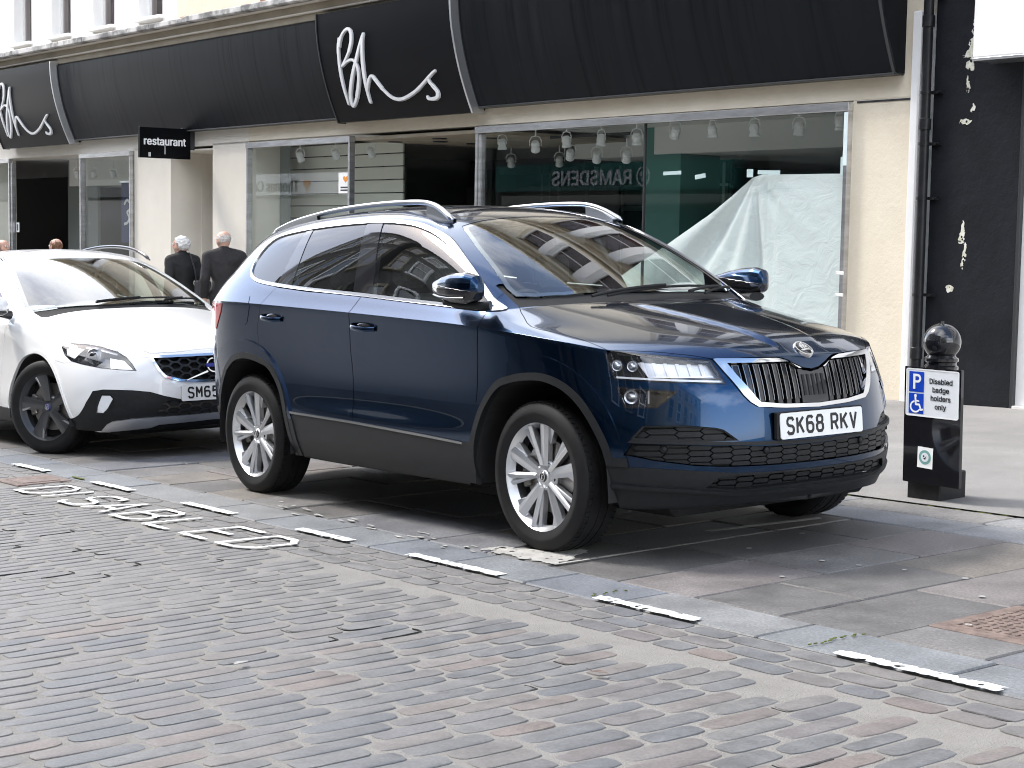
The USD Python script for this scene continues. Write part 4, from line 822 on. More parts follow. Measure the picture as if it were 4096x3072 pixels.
part(a1, 'sign_lettering', frame_to(tx, (-25.22, -10.31, 2.65), (-1, 0, 0), (0, 0, 1), (0, 1, 0)), mt['letter'])
part(a1, 'sign_logo', frame_to(extr(sh.Point(0, 0).buffer(.24).difference(sh.Point(0, 0).buffer(.20)).union(sh.Point(-.07, .06).buffer(.06)).union(sh.Point(.07, .06).buffer(.06)).union(sh.Point(0, -.07).buffer(.06)), .03), (-24.85, -10.31, 2.83), (-1, 0, 0), (0, 0, 1), (0, 1, 0)), mt['letter'])
a2 = across('travel_shop', 'pale stone building across the street with a white sign', -46, -31.2, 11.0, 'stone_dark', -10.5, 7, 2, 'letter')
tx = meshkit.text_mesh('Thomas Cook', .36, .03); tx.vertices[:, 0] *= 3.6 / tx.bounds[1][0]
part(a2, 'sign_lettering', frame_to(tx, (-41.1, -10.31, 2.62), (-1, 0, 0), (0, 0, 1), (0, 1, 0)), mt['dframe'])
part(a2, 'sign_heart', frame_to(extr(affinity.scale(heart, 4.2, 4.2), .03), (-40.6, -10.31, 2.78), (-1, 0, 0), (0, 0, 1), (0, 1, 0)), mt['orange'])
across('stone_terrace', 'dark sandstone terrace across the street from the blue car', -21.3, -6.5, 16.0, 'stone_dark', -10.9, 8, 4)
across('stone_bank', 'lower dark stone building across the street behind the camera', -6.3, 7.0, 11.5, 'stone_dark', -11.4, 6, 2)
across('corner_building', 'warm sandstone corner building further down the street', 9.5, 24, 9.5, 'stone_warm', -9.5, 6, 2)
across('far_terrace', 'dark sandstone terrace far down the street on the left', -80, -46.2, 8.4, 'stone_dark', -10.2, 12, 2)
# ---------------------------------------------------------------- bollard
bo = bthing('bollard', 'black ball topped bollard carrying a disabled parking sign board on the kerb', 'bollard', at=(.150, 1.688, .028))
part(bo, 'base', box(-.108, .108, -.108, .108, -.05, .165, .006), mt['pipe'])
part(bo, 'post', lathe([(.094, .165), (.094, .20), (.080, .215), (.080, .28), (.088, .29), (.088, .31), (.080, .32), (.078, .69), (.088, .70), (.088, .715), (.078, .722), (.078, .735), (.089, .742), (.089, .757), (.076, .765), (.066, .78), (.0, .79)], 28), mt['gloss'], smooth=30)
part(bo, 'ball', ell(.098, .098, .098, (0, 0, .842), 4), mt['gloss'], smooth=True); part(bo, 'pin', cyl((0, 0, .935), (0, 0, .952), .006, 8), mt['gloss'])
e_ = np.array([math.cos(.03), math.sin(.03), 0]); w_ = np.array([-.02, 0, 1.0]); w_ /= np.linalg.norm(w_); d_ = np.cross(e_, w_)
sb = bthing('sign_board', 'black board with blue and white disabled badge holders notice fixed to the bollard', 'sign', at=(.150, 1.688, .028))
F_ = lambda m, dz=0.0: frame_to(m, np.array([.063, -.118, .40]) + d_ * dz, e_, w_, d_)
part(sb, 'board', F_(extr(sh.box(-.178, -.298, .178, .312).buffer(-.004).buffer(.004), .022)), mt['gloss'])
part(sb, 'fixing', F_(box(-.06, .06, .10, .14, -.03, 0)), mt['gloss']); part(sb, 'fixing', F_(box(-.06, .06, -.14, -.10, -.03, 0)), mt['gloss'])
mt['signblue'] = plain('sign_blue', (.006, .05, .42), .35); mt['signgrey'] = plain('sign_white', (.70, .72, .74), .4)
mt['stickerteal'] = plain('sticker_teal', (.16, .34, .31), .5)
part(sb, 'sign_plate', F_(extr(sh.box(-.162, .058, .162, .300).buffer(-.012).buffer(.012), .003), .022), mt['signgrey'])
part(sb, 'sign_border', F_(extr(sh.box(-.166, .054, .166, .304).buffer(-.012).buffer(.012).difference(sh.box(-.160, .060, .160, .298)), .0042), .022), mt['letter'])
part(sb, 'parking_symbol', F_(extr(sh.box(-.146, .182, -.052, .288), .001), .0255), mt['signblue']); part(sb, 'wheelchair_symbol', F_(extr(sh.box(-.146, .068, -.052, .174), .001), .0255), mt['signblue'])
Pl = sh.union_all([sh.box(-.120, .196, -.106, .276), sh.Point(-.092, .253).buffer(.023, 8).union(sh.box(-.112, .230, -.092, .276)).difference(sh.Point(-.092, .253).buffer(.0105, 8).union(sh.box(-.107, .2425, -.092, .2635)))])
part(sb, 'parking_letter', F_(extr(Pl, .001), .0268), mt['letter'])
wc = sh.union_all([sh.Point(-.103, .161).buffer(.0085, 6), sh.LineString([(-.103, .150), (-.100, .116), (-.078, .116), (-.067, .088), (-.058, .091)]).buffer(.005), sh.LineString([(-.101, .136), (-.082, .134)]).buffer(.004), sh.LineString([(-.103 + .030 * math.cos(t), .104 + .028 * math.sin(t)) for t in np.linspace(1.9, 5.7, 20)]).buffer(.0045)])
part(sb, 'wheelchair_figure', F_(extr(wc, .001), .0268), mt['letter'])
for i, (t, x) in enumerate((('Disabled', .055), ('badge', .055), ('holders', .055), ('only', .055))):
    m = meshkit.text_mesh(t, .026, .001, bold=True); b = m.bounds; m.apply_translation([-(b[0][0] + b[1][0]) / 2 + x, .232 - i * .044, 0]); part(sb, 'lettering', F_(m, .0255), mt['ink'])
part(sb, 'sticker', F_(extr(affinity.rotate(sh.box(-.085, -.215, .012, -.105), -2), .0008), .0225), mt['paper'])
part(sb, 'sticker_ring', F_(extr(sh.Point(-.037, -.158).buffer(.038).difference(sh.Point(-.037, -.158).buffer(.0)), .0006), .0236), mt['stickerteal']); part(sb, 'sticker_centre', F_(extr(sh.Point(-.037, -.158).buffer(.024), .0006), .0244), mt['signgrey'])
part(sb, 'sticker_mark', F_(extr(sh.union_all([poly([(-.048, -.166), (-.036, -.160), (-.026, -.150), (-.034, -.170)]), sh.Point(-.044, -.152).buffer(.005)]), .0006), .0252), mt['ink'])
# ---------------------------------------------------------------- people
mt['skin'] = plain('skin', (.56, .34, .26), .55, subsurface_weight=.1, subsurface_scale=.01)
mt['skinp'] = plain('pale_skin', (.62, .40, .32), .5)
mt['jacket'] = noisy('black_jacket', (.006, .006, .007), (.015, .0145, .015), 9, .8, .006, 14)
mt['jacket2'] = noisy('charcoal_jacket', (.012, .011, .0125), (.024, .022, .0235), 9, .85, .006, 14)
mt['trousers'] = noisy('dark_trousers', (.03, .03, .035), (.05, .05, .055), 10, .85)
mt['hairwhite'] = noisy('white_hair', (.60, .58, .55), (.80, .79, .77), 60, .6, .003, 160); mt['hairgrey'] = noisy('grey_hair', (.42, .39, .36), (.62, .59, .56), 60, .6, .003, 160)
mt['hairbrown'] = noisy('brown_hair', (.10, .045, .02), (.22, .10, .05), 50, .5, .003, 160)
mt['shoe'] = plain('black_shoe', (.012, .011, .011), .4); mt['strap'] = plain('bag_strap', (.05, .05, .055), .5)
def blob(joints, bones, rl=.02, it=12):
    """hulls of spheres along bones, merged and smoothed"""
    out = None; S = {k: manifold3d.Manifold.sphere(r, 20).translate(tuple(map(float, p_))) for k, (p_, r) in joints.items()}
    for b in bones:
        h = manifold3d.Manifold.batch_hull([S[k] for k in b]); out = h if out is None else out + h
    m = as_tm(out.refine_to_length(rl)); m.merge_vertices(); trimesh.smoothing.filter_taubin(m, iterations=it); return m
def person(label, at, face, h=1.72, head_turn=0.0, jacket='jacket', hair='hairgrey', hairstyle='short', bag=False, build=1.0, lean=0.0, group=None):
    s = h / 1.72; t = thing('person', label, 'person', at, face)
    z = lambda q: q * s
    J = {}
    def j(k, x, y, zz, r): J[k] = (np.array([x * s, y * s, zz * s]), r * s)
    # local axes: +x forward, +y to the left
    for sd, k in ((1, 'l'), (-1, 'r')):
        fx = .10 if sd > 0 else -.08
        j('hip' + k, 0, sd * .085, .90, .095 * build); j('knee' + k, fx * .5 + .02, sd * .09, .49, .062); j('ank' + k, fx - .02, sd * .09, .10, .045); j('toe' + k, fx + .14, sd * .10, .045, .035); j('heel' + k, fx - .05, sd * .09, .045, .035)
        j('sh' + k, 0, sd * .185 * build, 1.39, .062); j('el' + k, -.06, sd * .245 * build, 1.10, .047); j('wr' + k, .05, sd * .235 * build, .86, .031); j('pm' + k, .075, sd * .23 * build, .79, .032)
        for f in range(4): j(f'f{f}{k}', .105 - .02 * f, sd * (.222 * build), .715 - .004 * abs(f - 1), .0095); j(f'k{f}{k}', .098 - .018 * f, sd * .226 * build, .76, .0105)
        j('th' + k, .115, sd * .205 * build, .76, .0105)
    j('pel', 0, 0, .95, .115 * build); j('waist', 0, 0, 1.10, .115 * build); j('chest', .0, 0, 1.28, .125 * build); j('nk0', 0, 0, 1.43, .065); j('nk1', .015, 0, 1.51, .056)
    bones = [('pel', 'hipl', 'hipr'), ('pel', 'waist'), ('waist', 'chest'), ('chest', 'shl', 'nk0'), ('chest', 'shr', 'nk0'), ('nk0', 'nk1')]
    for k in 'lr':
        bones += [('hip' + k, 'knee' + k), ('knee' + k, 'ank' + k), ('ank' + k, 'heel' + k, 'toe' + k), ('sh' + k, 'el' + k), ('el' + k, 'wr' + k), ('wr' + k, 'pm' + k), ('pm' + k, 'th' + k)]
        for f in range(4): bones += [('pm' + k, f'k{f}{k}'), (f'k{f}{k}', f'f{f}{k}')]
    # head, turned
    c, sn = math.cos(head_turn), math.sin(head_turn)
    def hd(k, x, y, zz, r): j(k, .02 + x * c - y * sn, x * sn + y * c, zz, r)
    hd('cr', -.018, 0, 1.632, .088); hd('fh', .030, 0, 1.640, .070); hd('jaw', .050, 0, 1.545, .042); hd('chin', .078, 0, 1.518, .020); hd('chl', .045, .038, 1.575, .036); hd('chr', .045, -.038, 1.575, .036); hd('occ', -.035, 0, 1.585, .066)
    hd('nb', .098, 0, 1.622, .010); hd('nt', .122, 0, 1.585, .013); hd('ns', .098, 0, 1.573, .017); hd('brl', .088, .030, 1.632, .016); hd('brr', .088, -.030, 1.632, .016); hd('mo', .094, 0, 1.545, .014)
    hd('eal', -.005, .083, 1.605, .012); hd('ebl', -.012, .090, 1.580, .010); hd('ecl', -.022, .092, 1.612, .010); hd('ear', -.005, -.083, 1.605, .012); hd('ebr', -.012, -.090, 1.580, .010); hd('ecr', -.022, -.092, 1.612, .010)
    bones += [('cr', 'fh', 'occ'), ('fh', 'jaw', 'chl', 'chr'), ('jaw', 'chin', 'mo'), ('occ', 'nk1'), ('jaw', 'nk1'), ('cr', 'jaw', 'occ'), ('nb', 'nt'), ('nt', 'ns'), ('fh', 'brl', 'brr'), ('chl', 'ns', 'mo'), ('chr', 'ns', 'mo'), ('eal', 'ebl', 'ecl'), ('ear', 'ebr', 'ecr')]
    part(t, 'body', blob(J, bones, .016, 6), mt['skin'], smooth=True)
    g = {k: (p_, r + (.022 if k[:2] in ('sh', 'el', 'wr') else .028) * s) for k, (p_, r) in J.items()}
    g['wrl'] = (J['wrl'][0] + [0, 0, .03], .048 * s); g['wrr'] = (J['wrr'][0] + [0, 0, .03], .048 * s); g['pel'] = (J['pel'][0] - [0, 0, .06 * s], .150 * s * build); g['col'] = (J['nk0'][0] + [-.005, 0, .045 * s], .072 * s); g['hl'] = (J['hipl'][0] - [0, 0, .02], .112 * s * build); g['hr'] = (J['hipr'][0] - [0, 0, .02], .112 * s * build)
    cb = [('hl', 'hr', 'pel', 'waist'), ('waist', 'chest'), ('chest', 'shl', 'nk0'), ('chest', 'shr', 'nk0'), ('nk0', 'col'), ('shl', 'ell'), ('ell', 'wrl'), ('shr', 'elr'), ('elr', 'wrr'), ('shl', 'chest', 'waist'), ('shr', 'chest', 'waist')]
    m = blob(g, cb, .022, 10); V = m.vertices
    m.vertices = V + m.vertex_normals * (((meshkit.fbm(V * [5, 5, 9], 3, 4) - .5) * .022)[:, None])
    part(t, 'jacket', m, mt[jacket], smooth=True)
    part(t, 'collar', lathe([(.062, 0), (.070, .0), (.066, .045), (.058, .045)], 20).apply_transform(trimesh.transformations.scale_matrix(s)).apply_translation([.0, 0, z(1.445)]), mt[jacket], smooth=40)
    tr = {k: (p_, r + .016 * s) for k, (p_, r) in J.items()}
    part(t, 'trousers', blob(tr, [('pel', 'hipl', 'hipr'), ('hipl', 'kneel'), ('kneel', 'ankl'), ('hipr', 'kneer'), ('kneer', 'ankr')], .03, 6), mt['trousers'], smooth=True)
    for k in 'lr': part(t, 'shoe', blob({a: (J[a + k][0], J[a + k][1] + .010) for a in ('heel', 'toe', 'ank')}, [('heel', 'toe'), ('heel', 'ank')], .03, 4), mt['shoe'], smooth=True)
    # hair: offset cap over the skull
    H0 = trimesh.creation.icosphere(4, 1.0); n_ = H0.vertices.copy(); f = (meshkit.fbm(n_ * 4.2, 4, 8) - .5)
    rad = {'short': .097, 'bald': .0955, 'full': .115}[hairstyle]
    P = n_ * (rad + f * (.02 if hairstyle != 'full' else .045))[:, None] * [1.08, .96, .98]
    keepf = []
    for fa in H0.faces:
        q = n_[fa].mean(0); x_, z_ = q[0], q[2]
        if hairstyle == 'bald': ok = x_ < .30 and (z_ < .62 or x_ < -.62) and z_ > -.62 - .3 * x_
        else: ok = (x_ < .45 and z_ > -.75 and not (x_ > .12 and z_ < .12)) or z_ > .62
        if ok: keepf.append(fa)
    hm = trimesh.Trimesh(P, keepf, process=False); hm.remove_unreferenced_vertices(); hm.apply_transform(trimesh.transformations.rotation_matrix(head_turn, (0, 0, 1))); hm.apply_translation([.012, 0, 1.618]); hm.apply_scale(s)
    part(t, 'hair', hm, mt[hair], smooth=True)
    for sd in (1, -1):
        for nm, off, r, mm in (('eye', (.108, sd * .031, 1.617), .0115, 'letter'), ('pupil', (.1165, sd * .031, 1.617), .005, 'ink')):
            p_ = np.array([.02 + off[0] * c - off[1] * sn, off[0] * sn + off[1] * c, off[2]]) * s; part(t, nm, ell(r * s, r * s, r * s, p_), mt[mm], smooth=True)
    if bag:
        strap = catmull([(-.12, -.14, 1.10), (-.16, -.11, 1.25), (-.135, -.07, 1.42), (-.02, -.09, 1.485), (.12, -.09, 1.38), (.155, -.10, 1.2)], 6) * s
        part(t, 'strap', tube(strap, .018, 8, flat=(1.0, .4, (0, 1, 0))), mt['strap'], smooth=50); part(t, 'shoulder_bag', box(-.30 * s, -.20 * s, -.30 * s, -.06 * s, .85 * s, 1.12 * s, .03), mt['strap'])
        part(t, 'bag_clasp', box(-.305 * s, -.295 * s, -.20 * s, -.16 * s, 1.03 * s, 1.09 * s, .004), mt['satin'])
    return t
person('person with white hair and black jacket, bag strap over the shoulder, looking left', (-14.42, 4.6, pave_z(4.6)), math.radians(178), 1.62, math.radians(48), 'jacket', 'hairwhite', 'full', True, .95)
person('person with thinning grey hair and charcoal jacket, back to the camera', (-13.30, 4.62, pave_z(4.6)), math.radians(165), 1.67, math.radians(25), 'jacket2', 'hairgrey', 'bald', False, 1.12)
person('person whose brown hair just shows above the white car roof', (-17.60, 4.2, pave_z(4.2)), math.radians(190), 1.66, .1, 'jacket', 'hairbrown', 'short')
person('person at the left edge whose pale head rises above the white car', (-19.3, 4.05, pave_z(4.0)), math.radians(10), 1.68, .1, 'jacket2', 'hairgrey', 'bald')
# ---------------------------------------------------------------- blue suv: half body (x, h, z), front centre -> rear centre
SUV_X = [
 # bottom edge
 [(.80,0,.255),(.79,.27,.255),(.745,.48,.25),(.62,.66,.24),(.50,.78,.235),(.35,.845,.25),(0,.85,.25),(-.45,.845,.25),(-.95,.85,.25),(-1.5,.85,.25),(-2.05,.85,.25),(-2.64,.84,.27),(-3.0,.81,.30),(-3.28,.70,.32),(-3.40,.40,.33),(-3.42,0,.33)],
 [(.845,0,.30),(.835,.27,.305),(.79,.48,.316),(.66,.68,.33),(.525,.812,.34),(.36,.882,.345),(0,.893,.345),(-.45,.89,.33),(-.95,.893,.33),(-1.5,.893,.33),(-2.05,.893,.33),(-2.64,.885,.35),(-3.02,.85,.38),(-3.33,.73,.40),(-3.47,.42,.41),(-3.5,0,.41)],
 [(.862,0,.378),(.852,.27,.38),(.805,.48,.392),(.675,.69,.405),(.53,.825,.418),(.36,.898,.425),(0,.91,.43),(-.45,.907,.43),(-.95,.908,.44),(-1.5,.908,.44),(-2.05,.908,.45),(-2.64,.90,.45),(-3.04,.86,.47),(-3.36,.74,.5),(-3.49,.42,.5),(-3.51,0,.5)],
 [(.868,0,.505),(.858,.27,.508),(.81,.48,.517),(.68,.69,.528),(.53,.826,.535),(.35,.90,.53),(0,.914,.53),(-.45,.908,.50),(-.95,.907,.505),(-1.5,.907,.515),(-2.05,.907,.52),(-2.64,.905,.55),(-3.05,.86,.57),(-3.37,.74,.58),(-3.5,.42,.58),(-3.52,0,.58)],
 [(.858,0,.645),(.845,.27,.65),(.79,.48,.66),(.66,.68,.67),(.50,.815,.675),(.32,.893,.68),(0,.915,.68),(-.45,.895,.60),(-.95,.884,.605),(-1.5,.884,.61),(-2.05,.888,.62),(-2.64,.908,.68),(-3.06,.865,.68),(-3.38,.74,.68),(-3.5,.42,.68),(-3.52,0,.68)],
 [(.838,0,.765),(.822,.27,.765),(.765,.48,.77),(.635,.675,.775),(.455,.806,.785),(.26,.88,.80),(0,.905,.81),(-.45,.893,.80),(-.95,.888,.81),(-1.5,.89,.82),(-2.05,.893,.83),(-2.64,.903,.85),(-3.08,.87,.85),(-3.39,.76,.84),(-3.49,.42,.84),(-3.51,0,.84)],
 # shoulder crease / lamp top
 [(.80,0,.868),(.785,.27,.868),(.715,.48,.868),(.57,.68,.885),(.39,.815,.91),(.21,.868,.94),(-.02,.893,.962),(-.42,.913,1.0),(-.95,.923,1.022),(-1.5,.926,1.046),(-2.05,.925,1.064),(-2.6,.916,1.082),(-3.02,.888,1.09),(-3.30,.78,1.085),(-3.39,.42,1.07),(-3.41,0,1.07)],
 [(.735,0,.935),(.715,.27,.933),(.635,.48,.925),(.50,.66,.928),(.34,.775,.938),(.18,.835,.957),(-.05,.865,.985),(-.43,.893,1.024),(-.95,.902,1.049),(-1.5,.905,1.073),(-2.05,.903,1.097),(-2.6,.893,1.121),(-3.01,.862,1.14),(-3.28,.765,1.12),(-3.37,.42,1.10),(-3.39,0,1.10)],
 [(.50,0,.995),(.48,.27,.995),(.42,.47,.985),(.32,.625,.975),(.20,.74,.972),(.07,.805,.983),(-.13,.84,1.005),(-.435,.876,1.046),(-.94,.885,1.073),(-1.49,.888,1.099),(-2.05,.884,1.128),(-2.55,.874,1.157),(-2.97,.838,1.19),(-3.24,.735,1.19),(-3.33,.40,1.18),(-3.35,0,1.18)],
 [(.18,0,1.05),(.17,.27,1.052),(.13,.46,1.043),(.06,.605,1.03),(-.02,.715,1.018),(-.12,.78,1.020),(-.25,.82,1.035),(-.44,.863,1.06),(-.94,.873,1.088),(-1.48,.875,1.117),(-2.05,.871,1.148),(-2.53,.86,1.18),(-2.94,.82,1.22),(-3.2,.71,1.23),(-3.3,.38,1.23),(-3.32,0,1.23)],
 # belt line / cowl
 [(-.15,0,1.10),(-.165,.27,1.10),(-.20,.46,1.098),(-.25,.60,1.093),(-.30,.70,1.085),(-.34,.765,1.078),(-.39,.815,1.072),(-.45,.853,1.072),(-.93,.866,1.098),(-1.48,.867,1.128),(-2.05,.861,1.162),(-2.5,.849,1.195),(-2.92,.81,1.24),(-3.17,.69,1.262),(-3.27,.36,1.28),(-3.29,0,1.28)],
 [(-.56,0,1.325),(-.565,.27,1.322),(-.585,.46,1.312),(-.60,.585,1.298),(-.615,.66,1.285),(-.63,.70,1.28),(-.65,.735,1.277),(-.685,.765,1.28),(-1.05,.788,1.31),(-1.5,.790,1.33),(-2.0,.783,1.34),(-2.45,.775,1.345),(-2.84,.735,1.36),(-3.09,.63,1.37),(-3.2,.34,1.39),(-3.22,0,1.39)],
 [(-.98,0,1.518),(-.985,.25,1.513),(-1.0,.42,1.503),(-1.015,.51,1.491),(-1.03,.565,1.48),(-1.05,.60,1.474),(-1.075,.635,1.475),(-1.11,.668,1.483),(-1.32,.697,1.507),(-1.56,.703,1.52),(-1.95,.695,1.514),(-2.38,.685,1.497),(-2.74,.655,1.476),(-3.01,.585,1.46),(-3.10,.33,1.48),(-3.12,0,1.485)],
 [(-1.16,0,1.562),(-1.165,.24,1.558),(-1.175,.39,1.547),(-1.185,.47,1.536),(-1.195,.52,1.528),(-1.205,.55,1.523),(-1.225,.575,1.522),(-1.26,.60,1.535),(-1.4,.62,1.557),(-1.6,.625,1.570),(-1.95,.618,1.566),(-2.32,.61,1.553),(-2.62,.575,1.527),(-2.86,.48,1.512),(-2.97,.27,1.515),(-3.0,0,1.52)],
 [(-1.35,0,1.585),(-1.355,.14,1.582),(-1.36,.22,1.578),(-1.365,.26,1.575),(-1.37,.29,1.573),(-1.375,.305,1.572),(-1.39,.315,1.572),(-1.42,.325,1.58),(-1.52,.33,1.595),(-1.68,.33,1.605),(-1.95,.33,1.605),(-2.25,.325,1.59),(-2.46,.30,1.572),(-2.62,.25,1.562),(-2.70,.14,1.556),(-2.72,0,1.556)],
]
def suv_rows():
    rows = [np.array(r, float) for r in SUV_X]
    floor = rows[0].copy(); floor[:, 1] = 0; floor[:, 2] = .24; mid = rows[0].copy(); mid[:, 1] *= .5; mid[:, 2] = .235
    last = rows[-1].copy(); last[:, 0] = -1.98 + .85 * (last[:, 0] + 1.98); last[:, 1] = 0; last[:, 2] = rows[-1][:, 2] + .006
    return [floor, mid] + rows + [last], {2, 8, 12}
def T2(v): return [tuple(q) for q in v]
E_X, E_Y, E_Z = np.array([1., 0, 0]), np.array([0, 1., 0]), np.array([0, 0, 1.])
def side_prism(pg, s, lo=.28, hi=1.3):
    """polygon in (x, z) through the right (s = -1) or left (s = +1) flank"""
    return prism(pg, (0, -1, 0), (1, 0, 0), (0, 0, 1), lo, hi) if s < 0 else prism(affinity.scale(pg, -1, 1, origin=(0, 0)), (0, 1, 0), (-1, 0, 0), (0, 0, 1), lo, hi)
def front_prism(pg, lo=.1, hi=1.4): return prism(pg, (1, 0, 0), (0, 1, 0), (0, 0, 1), lo, hi)
def top_prism(pg, lo, hi): return prism(pg, (0, 0, 1), (1, 0, 0), (0, 1, 0), lo, hi)
def corner_prism(pts, s, lo=.2, hi=1.6):
    """3D outline on the front corner, seen along the diagonal"""
    d = np.array([1, s, 0]) / math.sqrt(2); e = np.array([-s, 1, 0]) / math.sqrt(2)
    P = np.array(pts, float) * [1, -s, 1]
    pg = poly(np.c_[P @ e, P[:, 2]]);
    return prism(pg, d, e, (0, 0, 1), lo, hi), pg
def sym(pts):
    """half outline (y <= 0 ... ordered from the centre outwards and back) mirrored to a closed front polygon"""
    p_ = list(pts); return poly(p_ + [(-a, b) for a, b in p_[::-1]])
def wheel(root, name, c, s, R=.336, W=.215, rr=.247, mats=('alloy', 'alloy'), style='ten', label=None):
    """tyre with tread, rim and spokes; c = wheel centre plane, s = side of the outer face"""
    w = thing_part(root, name, label)
    n = 96; hw = W / 2
    prof = [(rr - .004, -hw * .86), (rr + .012, -hw * .97), (rr + .045, -hw * 1.06), (R - .035, -hw * 1.03), (R - .012, -hw * .93), (R - .003, -hw * .80), (R, -hw * .55), (R, hw * .55), (R - .003, hw * .80), (R - .012, hw * .93), (R - .035, hw * 1.03), (R - .048, hw * 1.06), (R - .052, hw * 1.055), (rr + .03, hw * 1.05), (rr + .012, hw * .98), (rr - .003, hw * .93), (rr - .006, hw * .88)]
    body = lathe(prof, n, 'y')
    tread = []
    for k in range(72):
        a = k / 72 * 2 * np.pi
        for side in (-1, 1):
            b = box(-.0100, .0100, .0, hw * .30, 0, .0042); b.apply_translation([0, side * hw * .66 - hw * .15, R - .0025])
            tread.append(rot(b, a + side * .02, (0, 1, 0)))
    for yy, ww in ((-.28, .2), (0, .16), (.28, .2)):
        tread.append(lathe([(R - .002, (yy - ww / 2) * hw * 1.6), (R + .0035, (yy - ww / 2) * hw * 1.6), (R + .0035, (yy + ww / 2) * hw * 1.6), (R - .002, (yy + ww / 2) * hw * 1.6)], n, 'y'))
    place = lambda m: mv(m if s > 0 else rot(m, np.pi, (0, 0, 1)), *c)
    part(w, 'tyre', place(trimesh.util.concatenate([body] + tread)), mt['rubber'], smooth=35)
    lip = lathe([(rr - .028, hw * .55), (rr - .010, hw * .80), (rr - .006, hw * .90), (rr - .001, hw * .935), (rr + .004, hw * .93), (rr + .004, hw * .86), (rr - .012, -hw * .8), (rr - .03, -hw * .8)], n, 'y')
    part(w, 'rim', place(lip), mt[mats[1]], smooth=35)
    y0 = hw * .78
    sp = []
    def blade(a0, w0, a1, w1, r0, r1, yo, yi, ridge):
        P = []
        for (aa, ww, r, y) in ((a0, w0, r0, yo), (a1, w1, r1, yi)):
            for t, dy in ((-1, 0), (-.25, ridge), (.45, ridge * .6), (1, 0), (.8, -.03), (-.8, -.03)):
                an = aa + t * ww / r
                P.append((r * math.sin(an), y + dy, r * math.cos(an)))
        m = trimesh.Trimesh(P, process=False).convex_hull; return m
    if style == 'ten':
        for k in range(5):
            a = k * 2 * np.pi / 5 + .16
            sp.append(blade(a - .15, .022, a - .25, .031, .050, rr - .010, y0 - .020, y0 - .003, .008))
            sp.append(blade(a + .17, .013, a + .20, .0145, .052, rr - .010, y0 - .016, y0 - .001, .012)); sp.append(blade(a + .20, .008, a + .36, .012, .060, rr - .010, y0 - .022, y0 - .008, .006))
            sp.append(blade(a - .37, .006, a - .41, .030, rr * .62, rr - .008, y0 - .026, y0 - .010, .003))
        hub_r = .062
    else:
        for k in range(5):
            a = k * 2 * np.pi / 5 + .1
            sp.append(blade(a, .030, a + .10, .052, .05, rr - .012, y0 - .016, y0 - .006, .010))
        hub_r = .07
    hub = lathe([(0, y0 - .010), (.028, y0 - .010), (.032, y0 - .016), (hub_r, y0 - .022), (hub_r + .012, y0 - .034), (hub_r + .012, y0 - .09), (0, y0 - .09)], 40, 'y')
    part(w, 'spokes', place(trimesh.util.concatenate(sp + [hub])), mt[mats[0]], smooth=25)
    if style != 'ten':
        cut = [blade(k * 2 * np.pi / 5 + .1 + .16, .004, k * 2 * np.pi / 5 + .1 + .33, .009, .12, rr - .014, y0 - .012, y0 - .002, .004) for k in range(5)]
        part(w, 'spoke_edges', place(trimesh.util.concatenate(cut)), mt['alloy_cut'], smooth=25)
    bolts = [cyl((.056 * math.sin(a), y0 - .034, .056 * math.cos(a)), (.056 * math.sin(a), y0 - .0225, .056 * math.cos(a)), .0115, 10) for a in (np.arange(5) + .5) * 2 * np.pi / 5 + .16]
    part(w, 'wheel_bolts', place(trimesh.util.concatenate(bolts)), mt['black'], smooth=30)
    part(w, 'centre_cap', place(lathe([(0, y0 - .004), (.020, y0 - .005), (.026, y0 - .011), (.027, y0 - .016)], 28, 'y')), mt['gloss'] if style == 'ten' else mt['capblue'], smooth=40)
    cap = extr(sh.union_all([sh.Point(0, 0).buffer(.019).difference(sh.Point(0, 0).buffer(.0155)), poly([(-.008, -.012), (-.002, .010), (.009, .008), (.002, .003), (.003, -.012)])]), .0015)
    part(w, 'cap_emblem', place(frame_to(cap, (0, y0 - .0035, 0), (-1, 0, 0), (0, 0, 1), (0, 1, 0))), mt['chrome'])
    d = lathe([(.07, hw * .28), (.165, hw * .30), (.165, hw * .16), (.07, hw * .16)], 48, 'y')
    part(w, 'brake_disc', place(d), mt['disc'], smooth=35)
    bk = lathe([(.0, hw * .05), (rr - .02, hw * .05), (rr - .02, hw * .03), (0, hw * .03)], 48, 'y')
    part(w, 'wheel_well_back', place(bk), mt['black'], smooth=35)
    cal = []
    for k in range(7):
        a = 1.15 + k * .12; q = box(-.014, .014, hw * .1, hw * .46, .135, .185, .006); cal.append(rot(q, a, (0, 1, 0)))
    part(w, 'brake_caliper', place(trimesh.util.concatenate(cal)), mt['disc'], smooth=35)
    return w
def honeycomb(pg, w, h, gap, flat=.72):
    """rows of flat hexagon plates, w wide and h tall, with thin gaps"""
    x0, y0, x1, y1 = pg.bounds; out = []; r = 0; y = y0 - h; c = w * (1 - flat) / 2; px = w * flat + c
    xm = (x0 + x1) / 2; n = int((x1 - x0) / px / 2) + 4
    for iy in range(int((y1 - y0) / h) * 2 + 6):
        y = y0 - h + iy * h / 2
        for ix in range(-n, n + 1):
            x = xm + ix * 2 * px + (px if iy % 2 else 0)
            hx = poly([(x - w / 2, y), (x - w / 2 + c, y + h / 2), (x + w / 2 - c, y + h / 2), (x + w / 2, y), (x + w / 2 - c, y - h / 2), (x - w / 2 + c, y - h / 2)]).buffer(-gap / 2, join_style=2)
            q = hx.intersection(pg)
            if q.area > .15 * hx.area: out.append(q)
    return sh.union_all(out)
